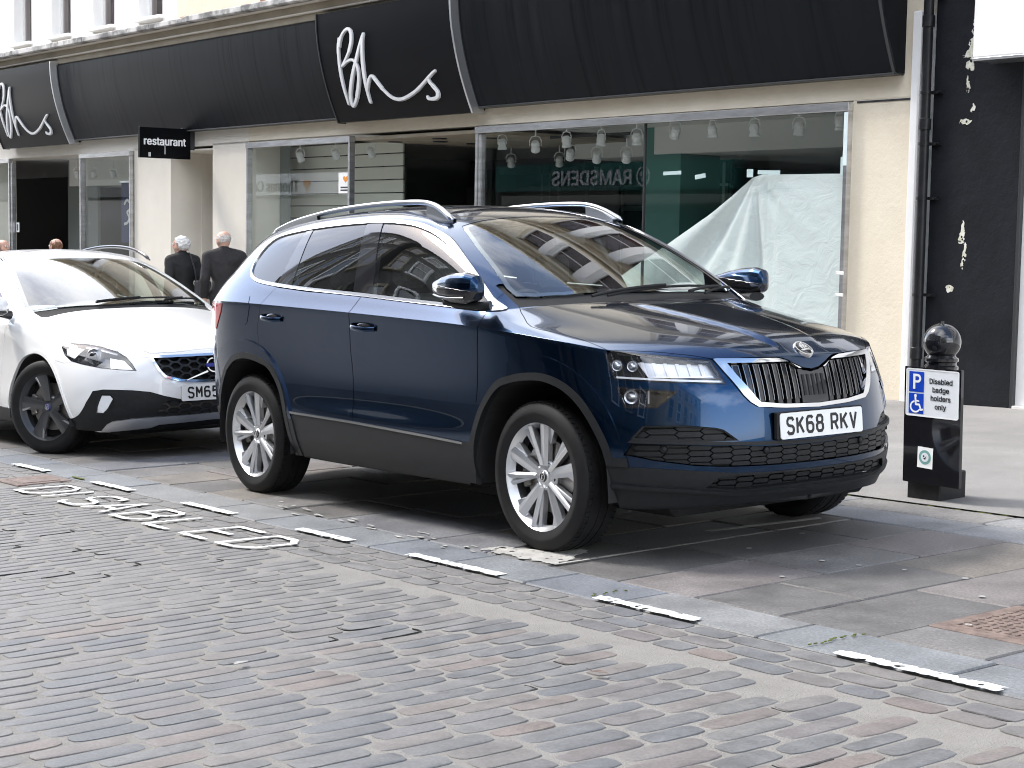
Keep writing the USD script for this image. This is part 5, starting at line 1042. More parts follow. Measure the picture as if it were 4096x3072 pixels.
def plate_mesh(root, txt, c, rot_, mat_front, W=.52, H=.111):
    """c centre; rot_ rows e, w, d axes"""
    g = thing_part(root, 'number_plate'); e, w, d = rot_
    base = sh.box(-W / 2, -H / 2, W / 2, H / 2).buffer(-.012).buffer(.012)
    part(g, 'plate', frame_to(extr(base, .004), c, e, w, d), mt['plate'])
    L, wd = strokes(txt, .079, .050, .011, .0125, .033)
    L = affinity.translate(L, -wd / 2, -.0395)
    part(g, 'lettering', frame_to(extr(L, .0012, .0041), c, e, w, d), mt['ink'])
    return g
def build_suv():
    root = thing('parked_suv', 'dark blue five door suv with silver roof rails parked in the bay nearest the camera', 'car')
    rows, cr = suv_rows(); tm = car_loft(rows, cr, 18, 7)
    V = np.array(tm.vertices); sm = lambda a, b, q: (lambda t: t * t * (3 - 2 * t))(np.clip((q - a) / (b - a), 0, 1))
    yc = np.interp(V[:, 0], [-.2, .35, .70, .80], [.235, .185, .125, .10]); on = sm(-.16, .0, V[:, 0]) * (1 - sm(.68, .76, V[:, 0])) * (V[:, 2] > .85)
    V[:, 2] += on * (.011 * (1 - sm(0, .028, np.abs(V[:, 1]) - yc)) - .004 * np.clip(1 - (np.abs(V[:, 1]) - yc - .028) / .22, 0, 1) * (np.abs(V[:, 1]) > yc + .028))
    tm.vertices = V; K = Skin(tm); rem = K.m
    done = []
    def add(name, man, mat, off=0.0, thick=.012, keep=None, par=None, smooth_label=None):
        t = sheet(man, off, thick, keep)
        return part(par or root, name, t, mt[mat], label=smooth_label) if t is not None else None
    # --- side outlines (x, z)
    fa = catmull([(-.455, .20), (-.455, .33), (-.43, .47), (-.372, .606), (-.268, .714), (-.16, .75), (-.04, .767), (.075, .766), (.19, .735), (.29, .672), (.375, .575), (.43, .47), (.45, .33), (.45, .20)], 6)
    ra = fa * [-1, 1] + [-2.638 + .012, 0]; ra = ra[::-1]
    ra[:, 0] = np.where(ra[:, 0] < -2.8, ra[:, 0] * .97 - .0785, ra[:, 0])
    fo = catmull([(-.56, .16), (-.545, .40), (-.50, .52), (-.40, .68), (-.27, .80), (-.10, .868), (.05, .878), (.20, .84), (.33, .765), (.43, .66), (.50, .52), (.53, .40), (.54, .16)], 6)
    ro = catmull([(-2.09, .16), (-2.10, .40), (-2.15, .52), (-2.24, .67), (-2.36, .79), (-2.52, .860), (-2.70, .876), (-2.86, .86), (-2.99, .80), (-3.08, .70), (-3.15, .55), (-3.18, .40), (-3.19, .16)], 6)
    FA, RA, FO, RO = poly(fa), poly(ra), poly(fo), poly(ro)
    chrome_o = poly(catmull([(-.365, 1.066), (-.82, 1.087), (-1.46, 1.124), (-2.05, 1.153), (-2.45, 1.181), (-2.62, 1.203), (-2.715, 1.238), (-2.755, 1.30), (-2.742, 1.37), (-2.70, 1.425), (-2.62, 1.464), (-2.46, 1.486), (-2.2, 1.505), (-1.9, 1.518), (-1.6, 1.522), (-1.38, 1.514), (-1.21, 1.494), (-1.04, 1.449), (-.88, 1.383), (-.66, 1.263), (-.45, 1.13)], 5, True))
    glass_i = poly(catmull([(-.52, 1.094), (-.87, 1.109), (-1.46, 1.142), (-2.05, 1.171), (-2.42, 1.200), (-2.60, 1.224), (-2.672, 1.258), (-2.70, 1.30), (-2.685, 1.36), (-2.64, 1.408), (-2.56, 1.438), (-2.42, 1.461), (-2.2, 1.482), (-1.9, 1.498), (-1.6, 1.503), (-1.38, 1.495), (-1.21, 1.475), (-1.04, 1.430), (-.87, 1.362), (-.68, 1.252)], 5, True))
    inner = chrome_o.buffer(-.019)
    glass_i = inner
    qp = poly([(-2.318 - .035, 1.15), (-2.275, 1.55), (-2.225, 1.55), (-2.185, 1.15)]); bp = poly([(-1.535, 1.10), (-1.672, 1.54), (-1.525, 1.54), (-1.355, 1.10)])
    Aseam = [(-.445, 1.20), (-.424, 1.066), (-.406, 1.0), (-.418, .86), (-.431, .718), (-.466, .45), (-.47, .2)]
    Bseam = [(-1.46, 1.13), (-1.492, 1.047), (-1.524, .859), (-1.512, .495), (-1.512, .2)]
    Rseam = [(-2.34, 1.172), (-2.424, 1.08), (-2.482, .954), (-2.488, .79), (-2.38, .62), (-2.25, .5), (-2.2, .2)]
    front_door = poly(Aseam[1:] + Bseam[::-1] + [(-1.0, 1.10)])
    rear_door = poly(Bseam + Rseam[::-1] + [(-2.0, 1.15)])
    sill = poly([(-.30, .445), (-.85, .468), (-1.507, .489), (-2.30, .503), (-2.30, .1), (-.30, .1)])
    # 1. wheel openings
    for s in (-1, 1):
        for A in (FA, RA): rem = rem - side_prism(A, s, .45)
    # 2. side windows
    for s in (-1, 1):
        reg = rem ^ side_prism(chrome_o, s); rem = rem - side_prism(chrome_o, s)
        add('window_trim', reg ^ side_prism(chrome_o.buffer(-.002).difference(inner), s), 'satin', .005, .014)
        add('window_pillar', reg ^ side_prism(bp.intersection(inner), s), 'gloss', .001, .03)
        add('window_pillar', reg ^ side_prism(qp.intersection(inner), s), 'gloss', .0, .03)
        sail = poly([(-.33, 1.05), (-.74, 1.07), (-.62, 1.27), (-.40, 1.20)]).intersection(inner)
        add('mirror_sail', reg ^ side_prism(sail, s), 'gloss', .001, .02)
        rest = inner.difference(bp).difference(qp).difference(sail)
        for g in getattr(rest, 'geoms', [rest]):
            if g.area < .004: continue
            add('side_window', reg ^ side_prism(g.buffer(-.001), s), 'cglass' if g.centroid.x > -1.5 else 'dglass', -.003, 0)
    # 3. windscreen, roof
    wsb = [(-.235, 0), (-.25, .25), (-.28, .48), (-.33, .62), (-.385, .70), (-.455, .703), (-.53, .685), (-.60, .667), (-.70, .645), (-.80, .622), (-.905, .588), (-.985, .562), (-1.025, .54), (-1.035, .40), (-1.037, .2), (-1.038, 0)]
    ws = poly(wsb + [(a, -b) for a, b in wsb[::-1]])
    W = top_prism(ws, 1.0, 2.0)
    reg = rem ^ W; rem = rem - W
    add('windscreen', reg ^ top_prism(ws.buffer(-.003), 1, 2), 'cglass', -.002, 0)
    add('windscreen_border', reg ^ top_prism(ws.buffer(-.003).difference(ws.buffer(-.028)), 1, 2), 'gloss', -.0045, 0)
    roofp = [(-1.045, 0), (-1.045, .3), (-1.05, .47), (-1.13, .505), (-1.3, .525), (-1.6, .535), (-2.0, .53), (-2.4, .52), (-2.8, .49), (-2.95, .42), (-2.97, 0)]
    roofp = poly(roofp + [(a, -b) for a, b in roofp[::-1]])
    reg = rem ^ top_prism(roofp, 1.4, 2); rem = rem - top_prism(roofp, 1.4, 2)
    add('roof', reg ^ top_prism(roofp.buffer(-.003), 1.4, 2), 'blue')
    # 4. bonnet
    hb = [(-.155, 0), (-.165, .25), (-.20, .47), (-.25, .62), (-.325, .728), (-.27, .762), (-.212, .789), (-.155, .818), (-.101, .836), (-.03, .838), (.094, .82), (.25, .81), (.39, .806), (.50, .70), (.60, .60), (.698, .491), (.745, .38), (.778, .25), (.795, .15), (.806, .10), (.815, .05), (.818, 0)]
    hood = poly(hb + [(a, -b) for a, b in hb[::-1]])
    HP = top_prism(hood, .80, 1.6)
    reg = rem ^ HP; rem = rem - HP
    add('bonnet', reg ^ top_prism(hood.buffer(-.0035), .80, 1.6), 'blue')
    # cowl strip between bonnet and windscreen
    cw = poly([(-.10, .73), (-.10, -.73), (-.5, -.73), (-.5, .73)]); reg = rem ^ top_prism(cw, 1.02, 1.19)
    add('cowl', reg, 'black', -.012, .01); rem = rem - top_prism(cw, 1.02, 1.19)
    # 5. lamps
    lampo = [(.385, -.805, .912), (.45, -.75, .905), (.55, -.65, .890), (.698, -.491, .867), (.757, -.458, .764), (.62, -.64, .774), (.433, -.808, .787), (.405, -.81, .84), (.379, -.812, .893)]
    drl = [(.446, -.808, .759), (.655, -.64, .739), (.605, -.719, .669), (.494, -.804, .669)]
    lamp_man = {}
    for s in (-1, 1):
        C_, pg = corner_prism(lampo, s); reg = rem ^ C_; rem = rem - C_; q = thing_part(root, 'headlamp')
        d = np.array([1, s, 0]) / math.sqrt(2); e = np.array([-s, 1, 0]) / math.sqrt(2)
        P_ = lambda g, lo=.2, hi=1.6: prism(g, d, e, (0, 0, 1), lo, hi)
        add('lens', reg ^ P_(pg.buffer(-.002)), 'lglass', .0, 0, par=q)
        add('lamp_edge', reg ^ P_(pg.buffer(-.001).difference(pg.buffer(-.007))), 'gloss', .001, .02, par=q)
        add('housing', reg ^ P_(pg.buffer(.01)), 'black', -.055, 0, par=q)
        S2 = lambda pts: poly([(float(np.dot(np.array([a, b * -s * -1 if False else (b if s < 0 else -b), 0]), e)), z_) for a, b, z_ in pts])
        bowl = S2([(.50, -.745, .868), (.69, -.50, .858), (.735, -.468, .80), (.54, -.71, .80)])
        add('reflector', reg ^ P_(bowl), 'reflector', -.040, .004, par=q)
        x0b, z0b, x1b, z1b = bowl.bounds
        add('reflector_ribs', reg ^ P_(sh.union_all([affinity.skew(sh.box(x0b + t * (x1b - x0b), z0b - .02, x0b + (t + .045) * (x1b - x0b), z1b), -18).intersection(bowl) for t in (.08, .22, .36, .50, .64, .78)])), 'led', -.030, .008, par=q)
        add('reflector_shelf', reg ^ P_(affinity.translate(bowl, 0, -.028).intersection(bowl).difference(affinity.translate(bowl, 0, .006))), 'satin', -.022, .012, par=q)
        drlbar = S2([(.437, -.805, .803), (.60, -.655, .794), (.74, -.468, .783), (.75, -.462, .771), (.61, -.648, .780), (.440, -.806, .791)])
        add('light_strip', reg ^ P_(drlbar), 'led', -.012, .01, par=q)
        for (a, b, z_) in ((.425, -.785, .845), (.475, -.742, .842)):
            c = np.array([a, b if s < 0 else -b, z_]) - np.array([d[0], d[1], 0]) * .018
            part(q, 'projector', frame_to(lathe([(0, .012), (.012, .009), (.019, 0), (.023, .002), (.026, -.004), (.026, -.03)], 24), c, np.cross(E_Z, d), E_Z, d), mt['reflector'], smooth=40)
        C_, pg = corner_prism(drl, s); reg = rem ^ C_; rem = rem - C_; q = thing_part(root, 'fog_lamp')
        add('lens', reg ^ P_(pg.buffer(-.002)), 'lglass', .0, 0, par=q)
        add('lamp_edge', reg ^ P_(pg.difference(pg.buffer(-.006))), 'gloss', .001, .015, par=q)
        add('housing', reg ^ P_(pg.buffer(.01)), 'gloss', -.05, 0, par=q)
        c = np.array([.492, -.765 if s < 0 else .765, .714]) - np.array([d[0], d[1], 0]) * .012
        part(q, 'projector', frame_to(lathe([(0, .012), (.016, .008), (.023, 0), (.030, .004), (.033, -.004), (.033, -.03)], 24), c, np.cross(E_Z, d), E_Z, d), mt['reflector'], smooth=40)
        part(q, 'lamp_rib', frame_to(box(-.003, .003, -.03, .03, -.01, .01), c + np.array([.055, .055 * (-s) * -1 * (1 if s > 0 else 1) * 0 + (.05 if s < 0 else -.05), 0]), np.cross(E_Z, d), E_Z, d), mt['satin'])
    # 6. grille
    go = [(0, .832), (-.075, .832), (-.10, .845), (-.125, .862), (-.49, .872), (-.46, .815), (-.40, .716), (-.372, .685), (-.338, .664), (-.20, .652), (0, .645)]
    gi = [(0, .816), (-.083, .816), (-.108, .832), (-.13, .846), (-.436, .850), (-.41, .80), (-.345, .708), (-.325, .684), (-.20, .670), (0, .663)]
    GO, GI = sym(go), sym(gi)
    reg = rem ^ front_prism(GO); rem = rem - front_prism(GO)
    add('grille_frame', reg ^ front_prism(GO.buffer(-.0015).difference(GI)), 'chrome', .008, .03)
    add('grille_backing', reg ^ front_prism(GO), 'black', -.06, 0)
    g = thing_part(root, 'grille')
    for k in range(-8, 9):
        if abs(k) <= 1: continue
        y = k * .0485 + (.012 if k > 0 else -.012)
        slat = poly([(y - .013, .6), (y - .013, .9), (y + .013, .9), (y + .013, .6)]).intersection(GI.buffer(-.003))
        if slat.area < 1e-5: continue
        b_ = add('slat', reg ^ front_prism(slat), 'gloss', -.010, .045, par=g)
    edge = []
    for k in range(-8, 9):
        if abs(k) <= 1: continue
        y = k * .0485 + (.012 if k > 0 else -.012)
        for dy in (-.0135, .0135):
            st = poly([(y + dy - .0015, .69), (y + dy - .0015, .9), (y + dy + .0015, .9), (y + dy + .0015, .69)]).intersection(GI.buffer(-.006))
            if st.area > 1e-6: edge.append(st)
    add('slat_edges', reg ^ front_prism(sh.union_all(edge)), 'slatedge', -.006, .006, par=g)
    mid = sh.box(-.082, .655, .082, .83).intersection(GI.buffer(-.002))
    add('sensor_panel', reg ^ front_prism(mid), 'gloss', -.006, .02, par=g)
    for k in range(-2, 3):
        add('panel_rib', reg ^ front_prism(sh.box(k * .03 - .007, .70, k * .03 + .007, .79)), 'cladding', -.003, .005, par=g)
    # badge
    b0, n0 = K.fx([0], [.893]); b0, n0 = b0[0], n0[0]; e0 = np.cross(E_Z, n0); e0 /= np.linalg.norm(e0); w0 = np.cross(n0, e0)
    q = thing_part(root, 'bonnet_badge')
    part(q, 'disc', frame_to(lathe([(0, .006), (.036, .005), (.041, .004), (.041, -.01)], 40), b0, e0, w0, n0), mt['gloss'], smooth=40)
    part(q, 'ring', frame_to(lathe([(.038, .003), (.040, .009), (.046, .009), (.049, .003), (.049, -.01)], 48), b0, e0, w0, n0), mt['chrome'], smooth=30)
    wing = sh.union_all([poly([(-.030, -.012), (-.012, -.016), (.004, -.012), (.030, -.010), (.018, .000), (.004, -.002), (-.010, -.006)]), poly([(-.012, -.004), (-.016, .012), (-.006, .030), (.002, .034), (.000, .012), (-.002, 0)]), poly([(.002, .001), (.003, .014), (.010, .030), (.017, .028), (.013, .010), (.010, .002)]), poly([(.012, .002), (.016, .012), (.024, .022), (.029, .016), (.022, .004)])])
    part(q, 'emblem', frame_to(extr(wing, .003, .005), b0, e0, w0, n0), mt['chrome'])
    # 7. bumper openings
    ui = [(-.77, .597), (-.64, .598), (-.53, .585), (-.50, .576), (-.438, .527), (-.60, .530), (-.808, .540)]
    li = [(0, .491), (-.30, .497), (-.442, .507), (-.65, .516), (-.806, .522), (-.824, .472), (-.744, .449), (-.62, .427), (-.509, .418), (-.25, .412), (0, .410)]
    br = [(0, .508), (-.234, .515), (-.442, .523), (-.65, .534), (-.80, .542), (-.815, .524), (-.65, .518), (-.442, .508), (-.20, .498), (0, .494)]
    lg = [(0, .374), (-.25, .377), (-.449, .378), (-.52, .372), (-.56, .331), (-.437, .316), (-.237, .319), (0, .322)]
    lipz = [(0, .384), (-.25, .385), (-.45, .391), (-.656, .410), (-.84, .424), (-1.2, .43)]
    for s in (-1, 1):
        U = poly([(a * -s, b) for a, b in ui]); reg = rem ^ front_prism(U); rem = rem - front_prism(U)
        add('upper_intake', reg ^ front_prism(honeycomb(U.buffer(-.004), .105, .0275, .005)), 'cladding', -.014, .02)
        add('intake_backing', reg, 'black', -.03, 0)
        add('intake_edge', reg ^ front_prism(U.difference(U.buffer(-.006))), 'black', -.004, .025)
    L_ = sym(li); reg = rem ^ front_prism(L_); rem = rem - front_prism(L_)
    hc = honeycomb(L_.buffer(-.003), .098, .0255, .005)
    add('lower_intake', reg ^ front_prism(hc), 'cladding', -.014, .02); add('intake_backing', reg, 'black', -.03, 0)
    B_ = sym(br); reg = rem ^ front_prism(B_); rem = rem - front_prism(B_); add('bumper_bar', reg, 'cladding', .006, .03)
    G_ = sym(lg); reg = rem ^ front_prism(G_); rem = rem - front_prism(G_)
    add('lower_grille', reg ^ front_prism(honeycomb(G_.buffer(-.002), .092, .0255, .007)), 'cladding', -.012, .015); add('intake_backing', reg, 'black', -.03, 0)
    for yy, zz in ((-.715, .497), (-.30, .478), (.30, .478), (.715, .497)):
        c, n_ = K.fx([yy], [zz]); c, n_ = c[0] - n_[0] * .012, n_[0]; e1 = np.cross(E_Z, n_); e1 /= np.linalg.norm(e1)
        part(root, 'parking_sensor', frame_to(lathe([(0, .006), (.010, .005), (.012, .003), (.015, .006), (.017, .003), (.017, -.01)], 24), c, e1, np.cross(n_, e1), n_), mt['cladding'], smooth=40)
    # washer flaps: thin grooves
    for s in (-1, 1):
        C_, pg = corner_prism([(.671, -.627, .727), (.718, -.559, .724), (.709, -.592, .680), (.654, -.660, .692)], s)
        d = np.array([1, s, 0]) / math.sqrt(2); e = np.array([-s, 1, 0]) / math.sqrt(2)
        add('washer_flap', rem ^ prism(pg, d, e, (0, 0, 1), .2, 1.6), 'blue', .003, .004)
    # 8. lower cladding, arches, flares
    clad = sh.union_all([sym(lipz + [(-1.2, .1), (0, .1)])])
    front_half = prism(sh.box(.30, .1, 1.2, .60), (0, -1, 0), (1, 0, 0), (0, 0, 1), -1.2, 1.2)
    reg = rem ^ front_prism(clad) ^ front_half; rem = rem - (front_prism(clad) ^ front_half)
    add('bumper_cladding', reg, 'cladding', .004, .02)
    lip = sym([(0, .308), (-.231, .308), (-.434, .309), (-.645, .332), (-.83, .348), (-.9, .35), (-.9, .335), (-.645, .318), (-.434, .296), (0, .294)])
    add('bumper_lip', reg ^ front_prism(lip), 'cladding', .016, .014)
    for s in (-1, 1):
        for A, O in ((FA, FO), (RA, RO)):
            ring = A.buffer(.034)
            reg = rem ^ side_prism(ring, s, .45)
            add('arch_trim', rem ^ side_prism(ring.intersection(sh.box(-4, .262, 2, 1)), s, .45), 'cladding', .013, .03)
            rem = rem - side_prism(ring, s, .45)
            fl = O.difference(ring).intersection(sh.box(-4, .46, 2, 1))
            reg = rem ^ side_prism(fl, s, .45); add('wheel_arch_flare', reg, 'blue', .011, .012)
            fl = O.difference(ring).intersection(sh.box(-4, .262, 2, .46))
            for g_ in getattr(fl, 'geoms', [fl]): add('arch_trim', rem ^ side_prism(g_, s, .45), 'cladding', .0115, .012)
            rem = rem - side_prism(O.difference(ring), s, .45)
        reg = rem ^ side_prism(sill, s, .45); rem = rem - side_prism(sill, s, .45)
        add('sill_cladding', reg ^ side_prism(sill.buffer(-.001), s, .45), 'cladding', .006, .02)
        strip = poly([(-.37, .452), (-.85, .470), (-1.507, .491), (-2.204, .504), (-2.204, .490), (-1.507, .477), (-.85, .456), (-.37, .438)])
        add('sill_strip', reg ^ side_prism(strip, s, .45), 'slatedge', .0105, .006)
    # 9. bumper, wings, doors
    bump = poly([(.42, .80), (.285, .735), (.26, .70), (.26, 0), (1.5, 0), (1.5, .90), (.60, .90), (.45, .80)])
    BP = prism(bump, (0, -1, 0), (1, 0, 0), (0, 0, 1), -1.3, 1.3)
    reg = rem ^ BP; rem = rem - BP
    add('front_bumper', reg ^ prism(bump.buffer(-.002), (0, -1, 0), (1, 0, 0), (0, 0, 1), -1.3, 1.3), 'blue')
    wing_p = poly(Aseam + [(1.0, .2), (1.0, 1.2)])
    for s in (-1, 1):
        for nm, pg in (('wing', wing_p), ('front_door', front_door), ('rear_door', rear_door)):
            Q = side_prism(pg, s, .40); reg = rem ^ Q; rem = rem - Q
            add(nm, reg ^ side_prism(pg.buffer(-.0028), s, .40), 'blue')
        tail = poly([(-2.93, 1.075), (-3.4, 1.085), (-3.4, .93), (-3.06, .925), (-2.955, 1.03)])
        Q = side_prism(tail, s, .5); reg = rem ^ Q; rem = rem - Q; add('tail_lamp', reg, 'red', .004, .03)
        rb = poly([(-3.0, .62), (-4, .62), (-4, .1), (-3.0, .1)]); Q = side_prism(rb, s, -.1); reg = rem ^ Q; rem = rem - Q; add('rear_bumper', reg, 'cladding', .004, .02)
    add('body', rem, 'blue')
    flap = poly([(-2.80, 1.005), (-2.79, .965), (-2.765, .952), (-2.63, .957), (-2.60, .975), (-2.557, 1.065), (-2.59, 1.12), (-2.70, 1.125), (-2.76, 1.10)])
    add('fuel_flap', K.m ^ side_prism(flap, -1, .5), 'blue', .0022, .004)
    # dark inner skin behind the gaps
    core = K.m
    for s in (-1, 1):
        core = core - side_prism(chrome_o.buffer(.02), s, .3) - side_prism(FA.buffer(.03), s, .4) - side_prism(RA.buffer(.03), s, .4)
    core = core - top_prism(ws.buffer(.02), 1.0, 2.0) - front_prism(sh.box(-.93, .2, .93, .93), .30, 1.5)
    add('inner_body', core, 'black', -.022, 0)
    # wheel housings
    for s in (-1, 1):
        for A in (fa, ra):
            n_ = len(A); A = np.c_[A[:, 0], np.maximum(A[:, 1], .262)]; V = np.vstack([np.c_[A[:, 0], np.full(n_, s * .895), A[:, 1]], np.c_[A[:, 0], np.full(n_, s * .45), A[:, 1]]])
            i = np.arange(n_ - 1); F = np.vstack([np.c_[i, i + 1, i + n_], np.c_[i + 1, i + 1 + n_, i + n_]])
            V[:n_, 1] *= np.where(A[:, 0] > .25, .965, 1); V[:n_, 1] *= np.where(A[:, 0] < -2.9, .955, 1)
            bk = frame_to(extr(poly(A), .004), (0, s * .45, 0), (1, 0, 0), (0, 0, 1), (0, 1, 0))
            part(root, 'wheel_housing', trimesh.util.concatenate([trimesh.Trimesh(V, F, process=False), bk]), mt['black'])
    # door handles, rails, mirrors, wipers, plate
    for s in (-1, 1):
        for (x0, z0, x1, z1) in ((-1.475, .982, -1.265, .966), (-2.405, 1.012, -2.20, .996)):
            P, n_ = K.sy([x0, (x0 + x1) / 2, x1], [z0, (z0 + z1) / 2, z1]); c = P[1]
            q = thing_part(root, 'door_handle')
            bow = catmull([P[0] + n_[0] * .004, P[0] * .8 + P[2] * .2 + n_[0] * .034, P[1] + n_[1] * .042, P[0] * .2 + P[2] * .8 + n_[2] * .034, P[2] + n_[2] * .004], 5)
            sc = np.array([1, 1, 1]); m = tube(bow, .013, 10, flat=(.55, 1.0, (0, 0, 1)))
            cup = ell(.075, .012, .026, P[1] + n_[1] * -.004)
            if s > 0: m.vertices[:, 1] *= -1; m.invert(); cup.vertices[:, 1] *= -1; cup.invert()
            part(q, 'grip', m, mt['blue'], smooth=50); part(q, 'recess', cup, mt['gloss'], smooth=50)
        rp = np.array([(-1.075, .563, 1.510), (-1.12, .557, 1.530), (-1.19, .548, 1.562), (-1.28, .538, 1.590), (-1.40, .530, 1.606), (-1.65, .525, 1.611), (-1.95, .522, 1.606), (-2.25, .520, 1.591), (-2.50, .520, 1.567), (-2.70, .522, 1.540), (-2.85, .525, 1.508), (-2.95, .528, 1.478)]) * [1, s, 1]
        q = thing_part(root, 'roof_rail'); rp = catmull(rp, 6); t = np.linspace(0, 1, len(rp)); rad = .017 * np.clip(np.minimum(t, 1 - t) * 22, .35, 1) * .86
        part(q, 'rail', tube(rp, rad, 12, flat=(1.1, .95, (0, 0, 1))), mt['satin'], smooth=50)
        for (xa, xb, za) in ((-1.10, -1.33, 1), (-2.42, -2.85, 1)):
            pp, nn = K.tz(np.linspace(xa, xb, 8), np.full(8, .532)); top_ = np.array([np.interp(-x, -rp[:, 0], rp[:, 2]) for x in pp[:, 0]]) - .006
            V = []
            for k in range(8):
                for yy in (-.011, .011): V += [(pp[k, 0], s * (.532 + yy), pp[k, 2] - .01), (pp[k, 0], s * (.532 + yy), max(top_[k], pp[k, 2]))]
            V = np.array(V); F = []
            for k in range(7):
                a = k * 4; F += [(a, a + 4, a + 1), (a + 1, a + 4, a + 5), (a + 2, a + 3, a + 6), (a + 3, a + 7, a + 6), (a + 1, a + 5, a + 3), (a + 3, a + 5, a + 7)]
            part(q, 'rail_foot', trimesh.Trimesh(V, F, process=False), mt['satin'])
        # mirror
        q = thing_part(root, 'door_mirror')
        f_ = lambda P: np.array(P) * [1, s, 1]
        def shell(sections):
            pts = []
            for x, y0, y1, z0, z1 in sections:
                for a in np.linspace(0, 2 * np.pi, 20, endpoint=False):
                    ca, sa = math.cos(a), math.sin(a); k = 2.6
                    pts.append(((x), (y0 + y1) / 2 + (y1 - y0) / 2 * np.sign(ca) * abs(ca) ** (2 / k), (z0 + z1) / 2 + (z1 - z0) / 2 * np.sign(sa) * abs(sa) ** (2 / k)))
            return trimesh.Trimesh(f_(pts), process=False).convex_hull.subdivide().subdivide()
        cap = shell([(-.358, .905, .945, 1.155, 1.195), (-.375, .888, .972, 1.118, 1.232), (-.43, .882, .992, 1.100, 1.246), (-.52, .885, .998, 1.102, 1.244), (-.62, .890, .982, 1.118, 1.228), (-.70, .90, .955, 1.148, 1.208), (-.735, .912, .934, 1.172, 1.200)])
        cm = manifold3d.Manifold(manifold3d.Mesh(np.asarray(cap.vertices, np.float32), np.asarray(cap.faces, np.uint32)))
        a, b = cm.split_by_plane((.118, 0.0, .993), 1.110)
        part(q, 'cap', as_tm(a), mt['blue'], smooth=30); part(q, 'lower_shell', as_tm(b), mt['gloss'], smooth=30)
        part(q, 'indicator', tube(f_(catmull([(-.66, .975, 1.145), (-.58, .995, 1.135), (-.48, 1.002, 1.130), (-.41, .985, 1.132)], 5)), .005, 8), mt['slatedge'], smooth=50)
        part(q, 'arm', tube(f_([(-.60, .945, 1.108), (-.50, .93, 1.098), (-.40, .90, 1.092), (-.36, .865, 1.095)]), [.020, .026, .030, .030], 12, flat=(1.3, .75, (0, 0, 1))), mt['cladding'], smooth=50)
    for (x0, y0, x1, y1, bx, by) in ((-.20, -.30, -.285, .50, -.20, -.28), (-.20, .33, -.36, .655, -.19, .33)):
        P, n_ = K.tz(np.linspace(x0, x1, 12), np.linspace(y0, y1, 12)); P = P + n_ * .016
        q = thing_part(root, 'wiper'); part(q, 'blade', tube(P, .007, 6), mt['black'], smooth=50)
        Q_, m_ = K.tz(np.linspace(bx, (x0 + x1) / 2, 8), np.linspace(by - .12, (y0 + y1) / 2, 8)); part(q, 'arm', tube(Q_ + m_ * .028, .008, 6), mt['black'], smooth=50)
    plate_mesh(root, 'SK68 RKV', (.8735, 0, .578), (E_Y, np.array([-.075, 0, 1.0]) / np.linalg.norm([-.075, 0, 1.0]), E_X), None)
    part(root, 'plate_bracket', box(.845, .872, -.27, .27, .518, .638, .006), mt['black'])
    # cabin
    part(root, 'dashboard', trimesh.util.concatenate([box(-.95, -.42, -.74, .74, .72, 1.0, .06), rot(box(-.62, -.36, -.70, .70, 1.0, 1.045, .02), .06, (0, 1, 0), (-.5, 0, 1.02))]), mt['cabin'])
    part(root, 'cabin_floor', box(-2.95, -.40, -.78, .78, .34, .36), mt['cabin']); part(root, 'parcel_shelf', box(-2.95, -2.45, -.66, .66, 1.08, 1.10), mt['cabin'])
    hl = K.m ^ top_prism(roofp.buffer(-.02), 1.4, 2); add('headliner', hl, 'liner', -.035, 0)
    sw = thing_part(root, 'steering_wheel'); ring = lathe([(.175, 0), (.185, .012), (.195, 0), (.185, -.012)], 40)
    R0 = frame_to(ring, (-.80, -.37, .98), (0, 1, 0), np.array([.38, 0, .92]), np.array([-.92, 0, .38])); part(sw, 'rim', R0, mt['cabin'], smooth=40)
    part(sw, 'hub', ell(.05, .13, .05, (-.78, -.37, .97)), mt['cabin'], smooth=40)
    for xx, ys in ((-1.30, (-.37, .37)), (-2.15, (-.42, 0, .42))):
        for yy in ys:
            q = thing_part(root, 'seat')
            part(q, 'backrest', rot(box(xx - .07, xx + .07, yy - .24, yy + .24, .55, 1.13, .06), -.22, (0, 1, 0), (xx, yy, .6)), mt['seat'])
            part(q, 'cushion', box(xx + .0, xx + .5, yy - .25, yy + .25, .46, .62, .06), mt['seat'])
            part(q, 'headrest', box(xx - .19, xx - .10, yy - .12, yy + .12, 1.15, 1.33, .04), mt['seat'])
    part(root, 'parking_paper', (np.array([(-.335, -.40, 1.088), (-.335, -.20, 1.088), (-.43, -.20, 1.098), (-.43, -.40, 1.098)]), np.array([(0, 1, 2), (0, 2, 3)])), mt['paper'])
    part(root, 'inner_mirror', box(-.86, -.83, -.11, .11, 1.375, 1.435, .015), mt['cabin'])
    part(root, 'underbody', box(-3.2, .6, -.62, .62, .19, .26, .03), mt['black'])
    for nm, c, s, lb in (('wheel', (0, -.782, .336), -1, None), ('wheel', (-2.638, -.768, .336), -1, None), ('wheel', (0, .782, .336), 1, None), ('wheel', (-2.638, .768, .336), 1, None)):
        wheel(root, nm, c, s)
    return root
build_suv()
